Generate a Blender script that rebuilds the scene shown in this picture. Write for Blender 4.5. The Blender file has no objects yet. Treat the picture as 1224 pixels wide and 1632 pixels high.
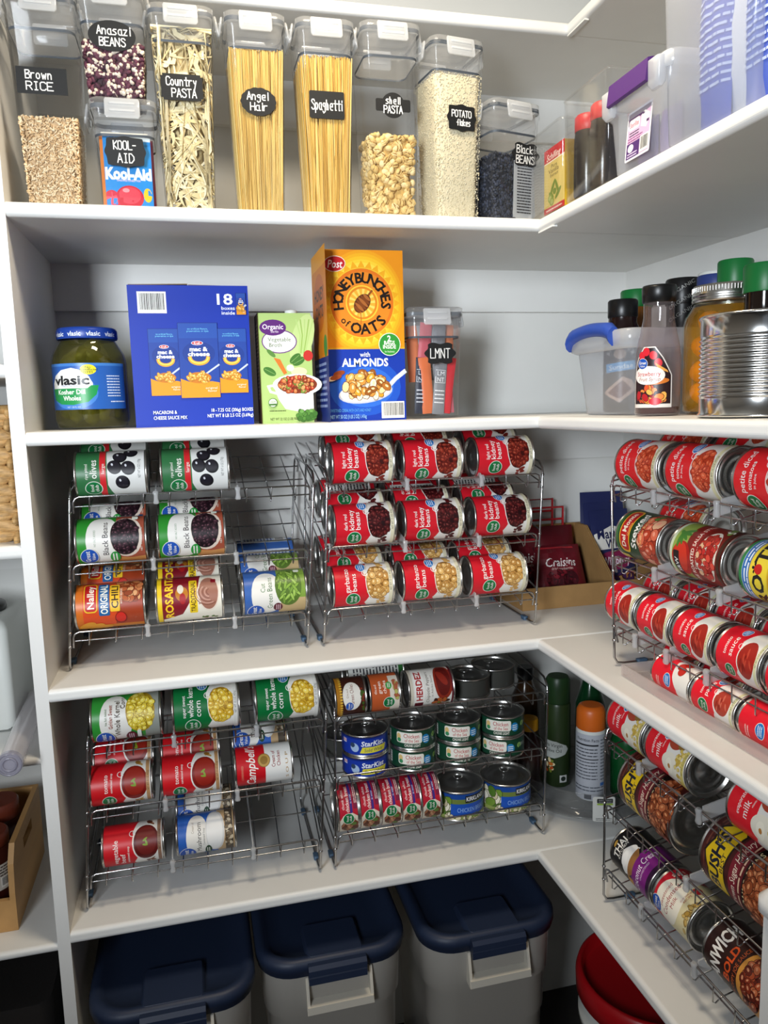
import bpy, math, random
from math import pi, sin, cos, radians, sqrt, atan2
from mathutils import Matrix, Vector
from mathutils.geometry import tessellate_polygon

S = bpy.context.scene
COL = S.collection

# ---------------------------------------------------------------- camera, light, exposure
cam_d = bpy.data.cameras.new('camera')
cam = bpy.data.objects.new('camera', cam_d)
COL.objects.link(cam)
cam.location = (-0.6533, -1.3957, 0.0275)
cam.rotation_euler = (1.4347, 0.0271, -0.2433)
cam_d.sensor_fit = 'VERTICAL'
cam_d.sensor_height = 32.0
cam_d.lens = 1233.83 * 32.0 / 1632.0
cam_d.clip_start = 0.02
S.camera = cam

S.view_settings.view_transform = 'Standard'
S.view_settings.look = 'None'
S.view_settings.gamma = 1.0
S.view_settings.use_curve_mapping = False
S.view_settings.exposure = -0.04
S.cycles.max_bounces = 12
S.cycles.transparent_max_bounces = 40
S.cycles.caustics_reflective = False
S.cycles.caustics_refractive = False

world = bpy.data.worlds.new('world')
S.world = world
world.use_nodes = True
world.node_tree.nodes['Background'].inputs[0].default_value = (0.80, 0.88, 1.0, 1)
world.node_tree.nodes['Background'].inputs[1].default_value = 0.15

def area(name, loc, target, sx, sy, power, color, spread=180):
    d = bpy.data.lights.new(name, 'AREA')
    d.shape = 'RECTANGLE'
    d.size = sx
    d.size_y = sy
    d.energy = power
    d.color = color
    d.spread = radians(spread)
    o = bpy.data.objects.new(name, d)
    COL.objects.link(o)
    o.location = loc
    o.rotation_euler = (Vector(target) - Vector(loc)).to_track_quat('-Z', 'Y').to_euler()
    return o
area('ceiling_lamp', (-0.40, -0.40, 1.06), (-0.40, -0.40, 0), 0.30, 0.30, 15.5, (1.0, 0.86, 0.66))
area('doorway_daylight', (-1.48, -1.95, 0.22), (-0.30, 0.2, 0.16), 0.42, 0.70, 15.0, (0.86, 0.93, 1.0), 80)

# ---------------------------------------------------------------- colours and materials
def lin(h):
    if not isinstance(h, str):
        return h
    h = h.lstrip('#')
    out = []
    for i in (0, 2, 4):
        c = int(h[i:i + 2], 16) / 255
        out.append(c / 12.92 if c <= 0.04045 else ((c + 0.055) / 1.055) ** 2.4)
    return tuple(out)

MATS = {}
def pmat(name, col, rough=0.5, metal=0.0, spec=0.5, noise=None, bump=None, trans=0.0, ior=1.45, coat=0.0, sss=0.0):
    if name in MATS:
        return MATS[name]
    m = bpy.data.materials.new(name)
    m.use_nodes = True
    nt = m.node_tree
    b = nt.nodes['Principled BSDF']
    c = lin(col)
    b.inputs['Base Color'].default_value = (*c, 1)
    b.inputs['Roughness'].default_value = rough
    b.inputs['Metallic'].default_value = metal
    b.inputs['Specular IOR Level'].default_value = spec
    b.inputs['Transmission Weight'].default_value = trans
    b.inputs['IOR'].default_value = ior
    b.inputs['Coat Weight'].default_value = coat
    if sss:
        b.inputs['Subsurface Weight'].default_value = sss
        b.inputs['Subsurface Radius'].default_value = (0.02, 0.02, 0.02)
    tc = nt.nodes.new('ShaderNodeTexCoord')
    if noise:
        sc, amt = noise[0], noise[1]
        n = nt.nodes.new('ShaderNodeTexNoise')
        n.inputs['Scale'].default_value = sc
        n.inputs['Detail'].default_value = 4
        if len(noise) > 2:
            mp = nt.nodes.new('ShaderNodeMapping')
            mp.inputs['Scale'].default_value = noise[2]
            nt.links.new(tc.outputs['Object'], mp.inputs[0])
            nt.links.new(mp.outputs[0], n.inputs['Vector'])
        else:
            nt.links.new(tc.outputs['Object'], n.inputs['Vector'])
        r = nt.nodes.new('ShaderNodeValToRGB')
        r.color_ramp.elements[0].position = 0.3
        r.color_ramp.elements[1].position = 0.7
        r.color_ramp.elements[0].color = (*[max(0, x * (1 - amt)) for x in c], 1)
        r.color_ramp.elements[1].color = (*[min(1, x * (1 + amt)) for x in c], 1)
        nt.links.new(n.outputs['Fac'], r.inputs[0])
        nt.links.new(r.outputs[0], b.inputs['Base Color'])
    if bump:
        n2 = nt.nodes.new('ShaderNodeTexNoise')
        n2.inputs['Scale'].default_value = bump[0]
        n2.inputs['Detail'].default_value = 5
        nt.links.new(tc.outputs['Object'], n2.inputs['Vector'])
        bp = nt.nodes.new('ShaderNodeBump')
        bp.inputs['Strength'].default_value = bump[1]
        bp.inputs['Distance'].default_value = bump[2]
        nt.links.new(n2.outputs['Fac'], bp.inputs['Height'])
        nt.links.new(bp.outputs[0], b.inputs['Normal'])
    MATS[name] = m
    return m

def clear_mat(name, tint, milk=0.0, milk_col=(0.8, 0.82, 0.85), gloss_rough=0.08, ior=1.4, gloss=1.0):
    """thin clear or cloudy plastic: see-through, a little milky, with a surface sheen"""
    m = bpy.data.materials.new(name)
    m.use_nodes = True
    nt = m.node_tree
    nt.nodes.clear()
    out = nt.nodes.new('ShaderNodeOutputMaterial')
    tr = nt.nodes.new('ShaderNodeBsdfTransparent')
    tr.inputs[0].default_value = (*tint, 1)
    gl = nt.nodes.new('ShaderNodeBsdfGlossy')
    gl.inputs['Roughness'].default_value = gloss_rough
    gl.inputs[0].default_value = (gloss, gloss, gloss, 1)
    fr = nt.nodes.new('ShaderNodeFresnel')
    ge = nt.nodes.new('ShaderNodeNewGeometry')
    im = nt.nodes.new('ShaderNodeMix')
    im.inputs[2].default_value = ior
    im.inputs[3].default_value = 1.0 / ior
    nt.links.new(ge.outputs['Backfacing'], im.inputs[0])
    nt.links.new(im.outputs[0], fr.inputs[0])
    inner = tr.outputs[0]
    if milk > 0:
        df = nt.nodes.new('ShaderNodeBsdfDiffuse')
        df.inputs[0].default_value = (*milk_col, 1)
        tl = nt.nodes.new('ShaderNodeBsdfTranslucent')
        tl.inputs[0].default_value = (*milk_col, 1)
        dm = nt.nodes.new('ShaderNodeMixShader')
        dm.inputs[0].default_value = 0.45
        nt.links.new(df.outputs[0], dm.inputs[1])
        nt.links.new(tl.outputs[0], dm.inputs[2])
        mm = nt.nodes.new('ShaderNodeMixShader')
        mm.inputs[0].default_value = milk
        nt.links.new(tr.outputs[0], mm.inputs[1])
        nt.links.new(dm.outputs[0], mm.inputs[2])
        inner = mm.outputs[0]
    mx = nt.nodes.new('ShaderNodeMixShader')
    nt.links.new(fr.outputs[0], mx.inputs[0])
    nt.links.new(inner, mx.inputs[1])
    nt.links.new(gl.outputs[0], mx.inputs[2])
    nt.links.new(mx.outputs[0], out.inputs[0])
    return m

def ink_mat(name, rough, spec=0.5):
    m = bpy.data.materials.new(name)
    m.use_nodes = True
    nt = m.node_tree
    b = nt.nodes['Principled BSDF']
    b.inputs['Roughness'].default_value = rough
    b.inputs['Specular IOR Level'].default_value = spec
    a = nt.nodes.new('ShaderNodeAttribute')
    a.attribute_name = 'ink'
    nt.links.new(a.outputs['Color'], b.inputs['Base Color'])
    return m

PAINT = pmat('white_paint', (0.71, 0.705, 0.68), 0.42, noise=(9, 0.02), bump=(60, 0.10, 0.002))
WALLP = pmat('wall_paint', (0.67, 0.665, 0.635), 0.6, noise=(4, 0.03), bump=(80, 0.08, 0.002))
DIMWALL = pmat('unseen_wall_dark', (0.30, 0.29, 0.28), 0.7)  # unseen walls coloured dark to cut bounce light
FLOORM = pmat('dark_floor', (0.022, 0.019, 0.017), 0.5, noise=(6, 0.4))
CHROME = pmat('chrome_wire', (0.44, 0.44, 0.45), 0.2, 1.0)
TIN = pmat('tin', (0.66, 0.65, 0.62), 0.27, 1.0)
TINDARK = pmat('tin_lid_dark_reflection', (0.34, 0.34, 0.34), 0.36, 1.0)  # the dark shelf reflected in the lids is put into the colour
PRINT = ink_mat('printed_label', 0.36, 0.4)
CARTON = ink_mat('printed_carton', 0.45, 0.25)
FOOD = ink_mat('dry_food', 0.65, 0.3)
CHALK = ink_mat('chalkboard_label', 0.55, 0.3)
CLEAR = clear_mat('clear_plastic', (0.985, 0.988, 0.992), 0.02, ior=1.22)
LIDC = clear_mat('clear_lid', (0.95, 0.955, 0.96), 0.14, (0.88, 0.89, 0.90), ior=1.3)
LATCH = clear_mat('latch_plastic', (0.9, 0.92, 0.94), 0.42, (0.90, 0.91, 0.92), ior=1.45)
CLOUDY = clear_mat('cloudy_plastic', (0.94, 0.95, 0.97), 0.36, (0.84, 0.86, 0.90), 0.2)
CLOUDY2 = clear_mat('cloudy_rim', (0.88, 0.90, 0.93), 0.62, (0.88, 0.89, 0.91), 0.2)
ACRYL = clear_mat('acrylic', (0.965, 0.965, 0.96), 0.02, ior=1.45)
GLASS = clear_mat('jar_glass', (0.93, 0.95, 0.92), 0.0, ior=1.5, gloss_rough=0.02)
CLIP = clear_mat('divider_plastic', (0.9, 0.9, 0.9), 0.55, (0.85, 0.85, 0.85))
TOTE = clear_mat('tote_plastic', (0.90, 0.87, 0.82), 0.70, (0.88, 0.83, 0.75), 0.3)
GASKET = pmat('gasket', '#3d444c', 0.5)
NAVY = pmat('navy_plastic', '#1e2940', 0.5, bump=(300, 0.1, 0.001))
FOOTM = pmat('rubber_foot', '#3f5871', 0.5)
BLACKP = pmat('black_plastic', '#0d0d0e', 0.35)
DARKV = pmat('dark_vanilla', '#140a08', 0.2)
REDCAP = pmat('red_cap', '#c4242c', 0.4)
PURPLE = pmat('purple_plastic', '#4a2068', 0.4)
BLUEP = pmat('blue_plastic', '#2b4aa0', 0.4)
GREENP = pmat('green_plastic', '#0f6a30', 0.4)
WOOD = pmat('pine_wood', '#b58a55', 0.55, noise=(14, 0.18, (1, 0.12, 1)))
CARD = pmat('kraft_card', '#9c7748', 0.7, noise=(30, 0.08))
WHITEP = pmat('white_plastic', '#d9dbd6', 0.35)
REDP = pmat('red_plastic', '#b3121a', 0.35)
STRAW = pmat('water_hyacinth', '#b8915c', 0.6, noise=(20, 0.35, (3, 3, 14)), bump=(120, 0.5, 0.003))
ORANGEP = pmat('orange_plastic', '#d2641c', 0.4)
YELLOWP = pmat('yellow_plastic', '#d79a12', 0.4)

# ---------------------------------------------------------------- mesh helpers
class MB:
    """collects faces, then links them as one mesh object"""
    def __init__(s):
        s.v, s.f, s.m, s.c, s.sm = [], [], [], [], []
        s.mat = 0
        s.col = (1, 1, 1)
        s.n = None
        s.M = None
    def add(s, vs, fs, smooth=False, col=None, mat=None):
        o = len(s.v)
        if s.M is not None:
            vs = [tuple(s.M @ Vector(p)) for p in vs]
        s.v += [tuple(p) for p in vs]
        c = lin(col) if col is not None else s.col
        mi = s.mat if mat is None else mat
        for f in fs:
            s.f.append([i + o for i in f])
            s.m.append(mi)
            s.c.append(c)
            s.sm.append(smooth)
    def box(s, lo, hi, col=None, mat=None):
        x0, y0, z0 = lo
        x1, y1, z1 = hi
        s.add([(x0, y0, z0), (x1, y0, z0), (x1, y1, z0), (x0, y1, z0), (x0, y0, z1), (x1, y0, z1), (x1, y1, z1), (x0, y1, z1)],
              [(3, 2, 1, 0), (4, 5, 6, 7), (0, 1, 5, 4), (1, 2, 6, 5), (2, 3, 7, 6), (3, 0, 4, 7)], False, col, mat)
    def rings(s, rings, cap0=True, cap1=True, closed=True, smooth=True, col=None, mat=None):
        n = len(rings[0])
        vs = [p for r in rings for p in r]
        fs = []
        for i in range(len(rings) - 1):
            for j in range(n if closed else n - 1):
                k = (j + 1) % n
                fs.append((i * n + j, i * n + k, (i + 1) * n + k, (i + 1) * n + j))
        s.add(vs, fs, smooth, col, mat)
        if cap0:
            s.add(rings[0], [tuple(range(n - 1, -1, -1))], False, col, mat)
        if cap1:
            s.add(rings[-1], [tuple(range(n))], False, col, mat)
    def rr(s, prof, cx=0, cy=0, seg=5, cap0=True, cap1=True, smooth=True, col=None, mat=None, flip=False):
        """loft of rounded rectangles: prof rows are (z, half width, half depth, corner radius)"""
        R = []
        for z, hw, hd, r in prof:
            r = min(r, hw, hd)
            ring = []
            for qx, qy, a0 in ((1, 1, 0), (-1, 1, 90), (-1, -1, 180), (1, -1, 270)):
                for k in range(seg + 1):
                    a = radians(a0 + 90 * k / seg)
                    ring.append((cx + qx * (hw - r) + r * cos(a), cy + qy * (hd - r) + r * sin(a), z))
            R.append(ring)
        s.rings(R, cap0, cap1, True, smooth, col, mat)
    def lathe(s, prof, n=40, cx=0, cy=0, cap0=True, cap1=True, col=None, mat=None):
        R = [[(cx + r * cos(2 * pi * k / n), cy + r * sin(2 * pi * k / n), z) for k in range(n)] for r, z in prof]
        s.rings(R, cap0, cap1, True, True, col, mat)
    def tube(s, pts, r, n=6, closed=False, col=None, mat=None):
        P = [Vector(p) for p in pts]
        m = len(P)
        R = []
        up = None
        for i in range(m):
            if closed:
                t = (P[(i + 1) % m] - P[i - 1]).normalized()
            else:
                a = P[max(i - 1, 0)]
                b = P[min(i + 1, m - 1)]
                t = (b - a).normalized()
            if up is None:
                up = Vector((0, 0, 1)) if abs(t.z) < 0.9 else Vector((1, 0, 0))
            e = t.cross(up)
            if e.length < 1e-6:
                e = t.cross(Vector((0.3, 0.9, 0.2)))
            e.normalize()
            up = e.cross(t).normalized()
            rr = r[i] if isinstance(r, (list, tuple)) else r
            R.append([P[i] + (e * cos(2 * pi * k / n) + up * sin(2 * pi * k / n)) * rr for k in range(n)])
        if closed:
            R.append(R[0])
        s.rings([[tuple(p) for p in q] for q in R], not closed, not closed, True, True, col, mat)
    def ellipsoid(s, c, rad, n=8, m=5, M=None, col=None, mat=None):
        vs = []
        for i in range(m + 1):
            t = pi * i / m
            for j in range(n):
                a = 2 * pi * j / n
                p = Vector((rad[0] * sin(t) * cos(a), rad[1] * sin(t) * sin(a), rad[2] * cos(t)))
                if M is not None:
                    p = M @ p
                vs.append((p.x + c[0], p.y + c[1], p.z + c[2]))
        fs = []
        for i in range(m):
            for j in range(n):
                k = (j + 1) % n
                fs.append((i * n + j, (i + 1) * n + j, (i + 1) * n + k, i * n + k))
        s.add(vs, fs, True, col, mat)
    def prism(s, poly, x0, x1, axis='x', col=None, mat=None, smooth=False):
        """outline in the plane across the axis, pulled along it"""
        def P(t, a, b):
            return (t, a, b) if axis == 'x' else ((a, t, b) if axis == 'y' else (a, b, t))
        n = len(poly)
        vs = [P(x0, *p) for p in poly] + [P(x1, *p) for p in poly]
        fs = [tuple(range(n)), tuple(range(2 * n - 1, n - 1, -1))]
        s.add(vs, fs, False, col, mat)
        s.add(vs, [(i, i + n, (i + 1) % n + n, (i + 1) % n) for i in range(n)], smooth, col, mat)
    def mesh(s, name, mats, weld=False):
        me = bpy.data.meshes.new(name)
        me.from_pydata(s.v, [], s.f)
        for m in (mats if isinstance(mats, (list, tuple)) else [mats]):
            me.materials.append(m)
        me.polygons.foreach_set('material_index', s.m)
        me.polygons.foreach_set('use_smooth', s.sm)
        at = me.attributes.new('ink', 'FLOAT_COLOR', 'CORNER')
        buf = []
        for f, c in zip(s.f, s.c):
            buf += [c[0], c[1], c[2], 1.0] * len(f)
        at.data.foreach_set('color', buf)
        me.update()
        if s.n is not None:
            me.normals_split_custom_set_from_vertices(s.n)
        return me
    def build(s, name, mats, parent=None, M=None):
        return link(name, s.mesh(name, mats), parent, M)

def link(name, me, parent=None, M=None):
    o = bpy.data.objects.new(name, me)
    COL.objects.link(o)
    if parent is not None:
        o.parent = parent
    if M is not None:
        o.matrix_local = M
    return o

def tag(o, label, cat, group=None, kind=None):
    o['label'] = label
    o['category'] = cat
    if group:
        o['group'] = group
    if kind:
        o['kind'] = kind
    return o

def thing(name, label, cat, loc=(0, 0, 0), rz=0.0, group=None, M=None):
    o = bpy.data.objects.new(name, None)
    o.empty_display_size = 0.02
    COL.objects.link(o)
    if M is not None:
        o.matrix_world = M
    else:
        o.location = loc
        o.rotation_euler = (0, 0, rz)
    return tag(o, label, cat, group)

def struct(o):
    o['kind'] = 'structure'
    return o

def mbox(lo, hi):
    b = MB()
    b.box(lo, hi)
    return b

def arc(cx, cy, r, a0, a1, n):
    return [(cx + r * cos(radians(a0 + (a1 - a0) * k / n)), cy + r * sin(radians(a0 + (a1 - a0) * k / n))) for k in range(n + 1)]

# ---------------------------------------------------------------- printed artwork
_TXT = {}
def text_mesh(s, bold=0.0, shear=0.0):
    k = (s, bold, shear)
    if k in _TXT:
        return _TXT[k]
    cu = bpy.data.curves.new('t', 'FONT')
    cu.body = s
    cu.size = 1.0
    cu.offset = bold
    cu.shear = shear
    cu.resolution_u = 2
    cu.fill_mode = 'FRONT'
    ob = bpy.data.objects.new('t', cu)
    me = ob.to_mesh()
    vs = [(v.co.x, v.co.y) for v in me.vertices]
    fs = [tuple(p.vertices) for p in me.polygons]
    ob.to_mesh_clear()
    bpy.data.objects.remove(ob)
    bpy.data.curves.remove(cu)
    if vs:
        x0 = min(p[0] for p in vs)
        x1 = max(p[0] for p in vs)
    else:
        x0 = x1 = 0
    _TXT[k] = (vs, fs, x0, x1)
    return _TXT[k]

# single-stroke hand lettering, drawn on a 4 x 6 grid (x to the right, y up)
HAND = {
 'A': ['00 26 40', '12 32'], 'B': ['00 06 36 45 34 03', '03 33 42 41 30 00'], 'C': ['45 36 16 05 01 10 30 41'],
 'D': ['00 06 26 44 42 20 00'], 'E': ['40 00 06 46', '03 33'], 'I': ['10 30', '20 26', '16 36'], 'K': ['00 06', '46 03 40'],
 'L': ['06 00 40'], 'M': ['00 06 23 46 40'], 'N': ['00 06 40 46'], 'O': ['16 36 45 41 30 10 01 05 16'],
 'P': ['00 06 36 45 44 33 03'], 'R': ['00 06 36 45 44 33 03', '23 40'], 'S': ['45 36 16 05 14 33 42 41 30 10 01'],
 'T': ['06 46', '26 20'], 'U': ['06 01 10 30 41 46'], 'H': ['00 06', '03 43', '40 46'],
 'a': ['34 14 03 01 10 30', '34 30 40'], 'b': ['06 00 20 32 23 03'], 'c': ['34 14 02 01 10 30'], 'e': ['02 32 34 14 03 01 10 30'],
 'f': ['36 25 20', '03 33'], 'g': ['34 14 03 12 32', '34 3(-1) 1(-2) 0(-1)'], 'h': ['06 00', '02 14 23 20'], 'i': ['14 10', '16 15'],
 'k': ['06 00', '34 02 30'], 'l': ['16 10'], 'n': ['04 00', '02 14 24 33 30'], 'o': ['14 03 01 10 20 31 33 24 14'],
 'p': ['04 0(-2)', '03 24 33 32 20 01'], 'r': ['04 00', '02 14 34'], 's': ['34 14 03 22 31 20 00'], 't': ['26 20 30', '04 44'],
 'u': ['04 01 10 20 34', '34 30'], 'w': ['04 10 23 30 44'], 'y': ['04 12', '34 1(-2)'], 'z': ['04 34 00 30'], '-': ['03 33'], ' ': []}
def hand_paths(ch):
    out = []
    for st in HAND[ch]:
        pts = []
        for tok in st.split():
            x = int(tok[0])
            y = int(tok[1:].strip('()'))
            pts.append((x, y))
        out.append(pts)
    return out

class Art:
    """a flat printed sheet in label units; polygons are stacked a hair apart"""
    def __init__(s):
        s.p = []
        s.k = 0
        s.T = None
    def poly1(s, pts, col):
        s.k += 1
        if s.T:
            ou, ov, sc, a = s.T
            ca, sa = cos(a) * sc, sin(a) * sc
            pts = [(ou + u * ca - v * sa, ov + u * sa + v * ca) for u, v in pts]
        s.p.append((pts, lin(col), s.k))
    def rect(s, u0, v0, u1, v1, col):
        s.poly1([(u0, v0), (u1, v0), (u1, v1), (u0, v1)], col)
    def ell(s, u, v, ru, rv, col, rot=0.0, n=24):
        ca, sa = cos(rot), sin(rot)
        s.poly1([(u + ru * cos(2 * pi * k / n) * ca - rv * sin(2 * pi * k / n) * sa, v + ru * cos(2 * pi * k / n) * sa + rv * sin(2 * pi * k / n) * ca) for k in range(n)], col)
    def poly(s, pts, col):
        tr = tessellate_polygon([[Vector((p[0], p[1], 0)) for p in pts]])
        k = s.k + 1
        for t in tr:
            q = [pts[i] for i in t]
            ar = (q[1][0] - q[0][0]) * (q[2][1] - q[0][1]) - (q[2][0] - q[0][0]) * (q[1][1] - q[0][1])
            if ar < 0:
                q = q[::-1]
            s.k = k - 1
            s.poly1(q, col)
    def rrect(s, u0, v0, u1, v1, r, col):
        pts = []
        for cx, cy, a in ((u1 - r, v1 - r, 0), (u0 + r, v1 - r, 90), (u0 + r, v0 + r, 180), (u1 - r, v0 + r, 270)):
            pts += arc(cx, cy, r, a, a + 90, 4)
        s.poly1(pts, col)
    def text(s, t, u, v, h, col, w=None, al='c', rot=0.0, bold=0.0, it=0.0):
        """h is the height of a capital, w the width it is squeezed into, (u, v) the middle (or left or right) of the line"""
        vs, fs, x0, x1 = text_mesh(t, bold, it)
        if not vs:
            return
        k = h / 0.70
        kx = k if w is None else w / (x1 - x0)
        ox = {'c': (x0 + x1) / 2, 'l': x0, 'r': x1}[al]
        ca, sa = cos(rot), sin(rot)
        q = []
        for x, y in vs:
            a = (x - ox) * kx
            b = (y - 0.35) * k
            q.append((u + a * ca - b * sa, v + a * sa + b * ca))
        s.k += 2
        k0 = s.k
        for f in fs:
            g = [q[i] for i in f]
            ar = sum(g[i][0] * g[(i + 1) % len(g)][1] - g[(i + 1) % len(g)][0] * g[i][1] for i in range(len(g)))
            s.k = k0 - 1
            s.poly1(g if ar > 0 else g[::-1], col)
    def arctext(s, t, u, v, r, a0, a1, h, col, bold=0.02, inside=False):
        n = len(t)
        for i, ch in enumerate(t):
            if ch == ' ':
                continue
            a = radians(a0 + (a1 - a0) * (i / max(1, n - 1)))
            s.text(ch, u + r * cos(a), v + r * sin(a), h, col, rot=(a + pi / 2 if inside else a - pi / 2), bold=bold)
    def stroke(s, pts, wd, col):
        """a ribbon of even width with mitred joints; it starts afresh at sharp turns"""
        runs = [[pts[0], pts[1]]]
        for p in pts[2:]:
            a, b = runs[-1][-2], runs[-1][-1]
            d1 = (b[0] - a[0], b[1] - a[1])
            d2 = (p[0] - b[0], p[1] - b[1])
            n = (sqrt(d1[0] ** 2 + d1[1] ** 2) * sqrt(d2[0] ** 2 + d2[1] ** 2)) or 1e-12
            if (d1[0] * d2[0] + d1[1] * d2[1]) / n < 0.25:
                runs.append([b, p])
            else:
                runs[-1].append(p)
        h = wd / 2
        for run in runs:
            m = len(run)
            dirs = []
            for i in range(m - 1):
                x, y = run[i + 1][0] - run[i][0], run[i + 1][1] - run[i][1]
                d = sqrt(x * x + y * y) or 1e-12
                dirs.append((x / d, y / d))
            Lp, Rp = [], []
            for i in range(m):
                a = dirs[max(i - 1, 0)]
                b = dirs[min(i, m - 2)]
                tx, ty = a[0] + b[0], a[1] + b[1]
                d = sqrt(tx * tx + ty * ty) or 1e-12
                tx, ty = tx / d, ty / d
                k = h / max(0.5, tx * a[0] + ty * a[1])
                ex = -h * 0.8 if i == 0 else (h * 0.8 if i == m - 1 else 0)
                x, y = run[i][0] + tx * ex, run[i][1] + ty * ex
                Lp.append((x - ty * k, y + tx * k))
                Rp.append((x + ty * k, y - tx * k))
            s.k += 1
            k0 = s.k
            for i in range(m - 1):
                s.k = k0 - 1
                s.poly1([Rp[i], Rp[i + 1], Lp[i + 1], Lp[i]], col)
    def hand(s, t, u, v, h, col, w, wd=None):
        wd = wd or h * 0.13
        adv = 0
        items = []
        for ch in t:
            wch = 2.2 if ch in 'il' else (5.6 if ch in 'MwNO' else (2.5 if ch == ' ' else 5.0))
            items.append((ch, adv))
            adv += wch
        kx = w / (adv - 1)
        ky = h / 6
        for ch, a in items:
            for st in hand_paths(ch):
                s.stroke([(u - w / 2 + (a + x) * kx, v - h / 2 + y * ky) for x, y in st], wd, col)
    def pile(s, u, v, ru, rv, size, cols, n, seed=1, asp=0.65, edge='#3a1a12', hi=None, sub=None):
        rnd = random.Random(seed)
        for _ in range(n):
            t = sqrt(rnd.random())
            a = rnd.random() * 2 * pi
            x, y = u + ru * t * cos(a) * 0.9, v + rv * t * sin(a) * 0.9
            r = size * rnd.uniform(0.8, 1.15)
            q = rnd.random() * pi
            s.ell(x, y, r * 1.12, r * asp * 1.15, edge, q, 9)
            s.ell(x, y, r, r * asp, rnd.choice(cols), q, 9)
            if hi:
                s.ell(x + r * 0.1, y + r * 0.15, r * 0.45, r * asp * 0.35, hi, q, 6)
    def bars(s, u, v, w, n, dv, col, h=None, seed=1):
        """lines of print too small to read"""
        rnd = random.Random(seed)
        h = h or dv * 0.45
        for i in range(n):
            y = v - i * dv
            x = u
            while x < u + w - 0.01 * w:
                L = min(rnd.uniform(0.08, 0.24) * w, u + w - x)
                s.rect(x, y - h / 2, x + L * 0.88, y + h / 2, col)
                x += L
    def barcode(s, u0, v0, u1, v1, seed=3, col='#1a1a1a'):
        rnd = random.Random(seed)
        s.rect(u0, v0, u1, v1, '#e8e6e0')
        x = u0 + (u1 - u0) * 0.08
        while x < u1 - (u1 - u0) * 0.08:
            w = (u1 - u0) * rnd.choice((0.012, 0.02, 0.03))
            s.rect(x, v0 + (v1 - v0) * 0.16, x + w, v1 - (v1 - v0) * 0.08, col)
            x += w + (u1 - u0) * rnd.choice((0.014, 0.022))

STEP = 7e-6
def bake_round(art, H, rad, z0=0.0, nstrip=54, base=2e-4, clip_u=None, out=None):
    """wraps the sheet round a can or bottle; rad is a number or a function of height"""
    b = out or MB()
    if b.n is None:
        b.n = [(0, 0, 1)] * len(b.v)
    rf = rad if callable(rad) else (lambda z: rad)
    rm = rf(z0 + H * 0.4)
    W = 2 * pi * rm / H
    ds = W / nstrip
    curved = callable(rad)
    dv = 0.06
    da = 2 * pi / nstrip
    def place(u, v, off, i):
        """on the flat facet of strip i, so that every layer of print stays parallel"""
        z = z0 + v * H
        if curved:
            j = math.floor(v / dv + 1e-9)
            t = v / dv - j
            R = rf(z0 + j * dv * H) * (1 - t) + rf(z0 + (j + 1) * dv * H) * t + off
        else:
            R = rm + off
        t = u / ds - i
        a0, a1 = i * da, (i + 1) * da
        return (R * (sin(a0) * (1 - t) + sin(a1) * t), -R * (cos(a0) * (1 - t) + cos(a1) * t), z)
    for pts, col, k in art.p:
        off = base + k * STEP
        pts = clip(clip(pts, 0, -W / 2, 1), 0, W / 2, -1)
        if len(pts) < 3:
            continue
        us = [p[0] for p in pts]
        i0 = math.floor((min(us) + 1e-7) / ds)
        i1 = math.floor((max(us) - 1e-7) / ds)
        for i in range(i0, i1 + 1):
            q = pts if i0 == i1 else clip(clip(pts, 0, i * ds, 1), 0, (i + 1) * ds, -1)
            if len(q) < 3:
                continue
            parts = [q]
            if curved:
                parts = []
                vv = [p[1] for p in q]
                for j in range(math.floor((min(vv) + 1e-7) / dv), math.floor((max(vv) - 1e-7) / dv) + 1):
                    g = clip(clip(q, 1, j * dv, 1), 1, (j + 1) * dv, -1)
                    if len(g) > 2:
                        parts.append(g)
            for g in parts:
                vs = []
                for u, v in g:
                    vs.append(place(u, v, off, i))
                    a = u / ds * da
                    b.n.append((sin(a), -cos(a), 0))
                b.add(vs, [tuple(range(len(vs)))], True, col)
    return b

def clip(pts, ax, val, sgn):
    out = []
    n = len(pts)
    for i in range(n):
        p, q = pts[i], pts[(i + 1) % n]
        dp, dq = (p[ax] - val) * sgn, (q[ax] - val) * sgn
        if dp >= 0:
            out.append(p)
        if (dp > 0 and dq < 0) or (dp < 0 and dq > 0):
            t = dp / (dp - dq)
            out.append((p[0] + (q[0] - p[0]) * t, p[1] + (q[1] - p[1]) * t))
    return out

def bake_flat(art, M, out, scale=1.0, base=2e-4, step=STEP):
    """lays the sheet on a flat face: u along M's x, v along M's z, outwards along M's -y"""
    for pts, col, k in art.p:
        vs = [tuple(M @ Vector((u * scale, -(base + k * step), v * scale))) for u, v in pts]
        out.add(vs, [tuple(range(len(vs)))], False, col)
    return out

# ---------------------------------------------------------------- can labels (u to the reader's right, v from the can's foot to its top)
RED, FGREEN, PAPER, BLUE = '#cd1a29', '#0d6b36', '#e4e0d8', '#1b6fb8'
WU = 2.3
def food_club(a, u, v, r=0.115):
    a.ell(u, v, r * 1.08, r * 1.08, PAPER)
    a.ell(u, v, r, r, '#1c7a44')
    a.ell(u, v, r * 0.86, r * 0.86, FGREEN)
    a.text('food', u + r * 0.02, v + r * 0.22, r * 0.42, PAPER, w=r * 1.15, bold=0.01)
    a.text('club', u + r * 0.02, v - r * 0.36, r * 0.42, PAPER, w=r * 1.1, bold=0.01)
def great_value(a, u, v, r=0.12):
    a.ell(u, v, r * 1.06, r * 0.98, PAPER)
    a.ell(u, v, r, r * 0.92, '#1d4fa8')
    a.text('Great', u, v + r * 0.18, r * 0.5, PAPER, w=r * 1.55, bold=0.015)
    a.text('Value', u, v - r * 0.42, r * 0.34, PAPER, w=r * 1.0, bold=0.01)
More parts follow.
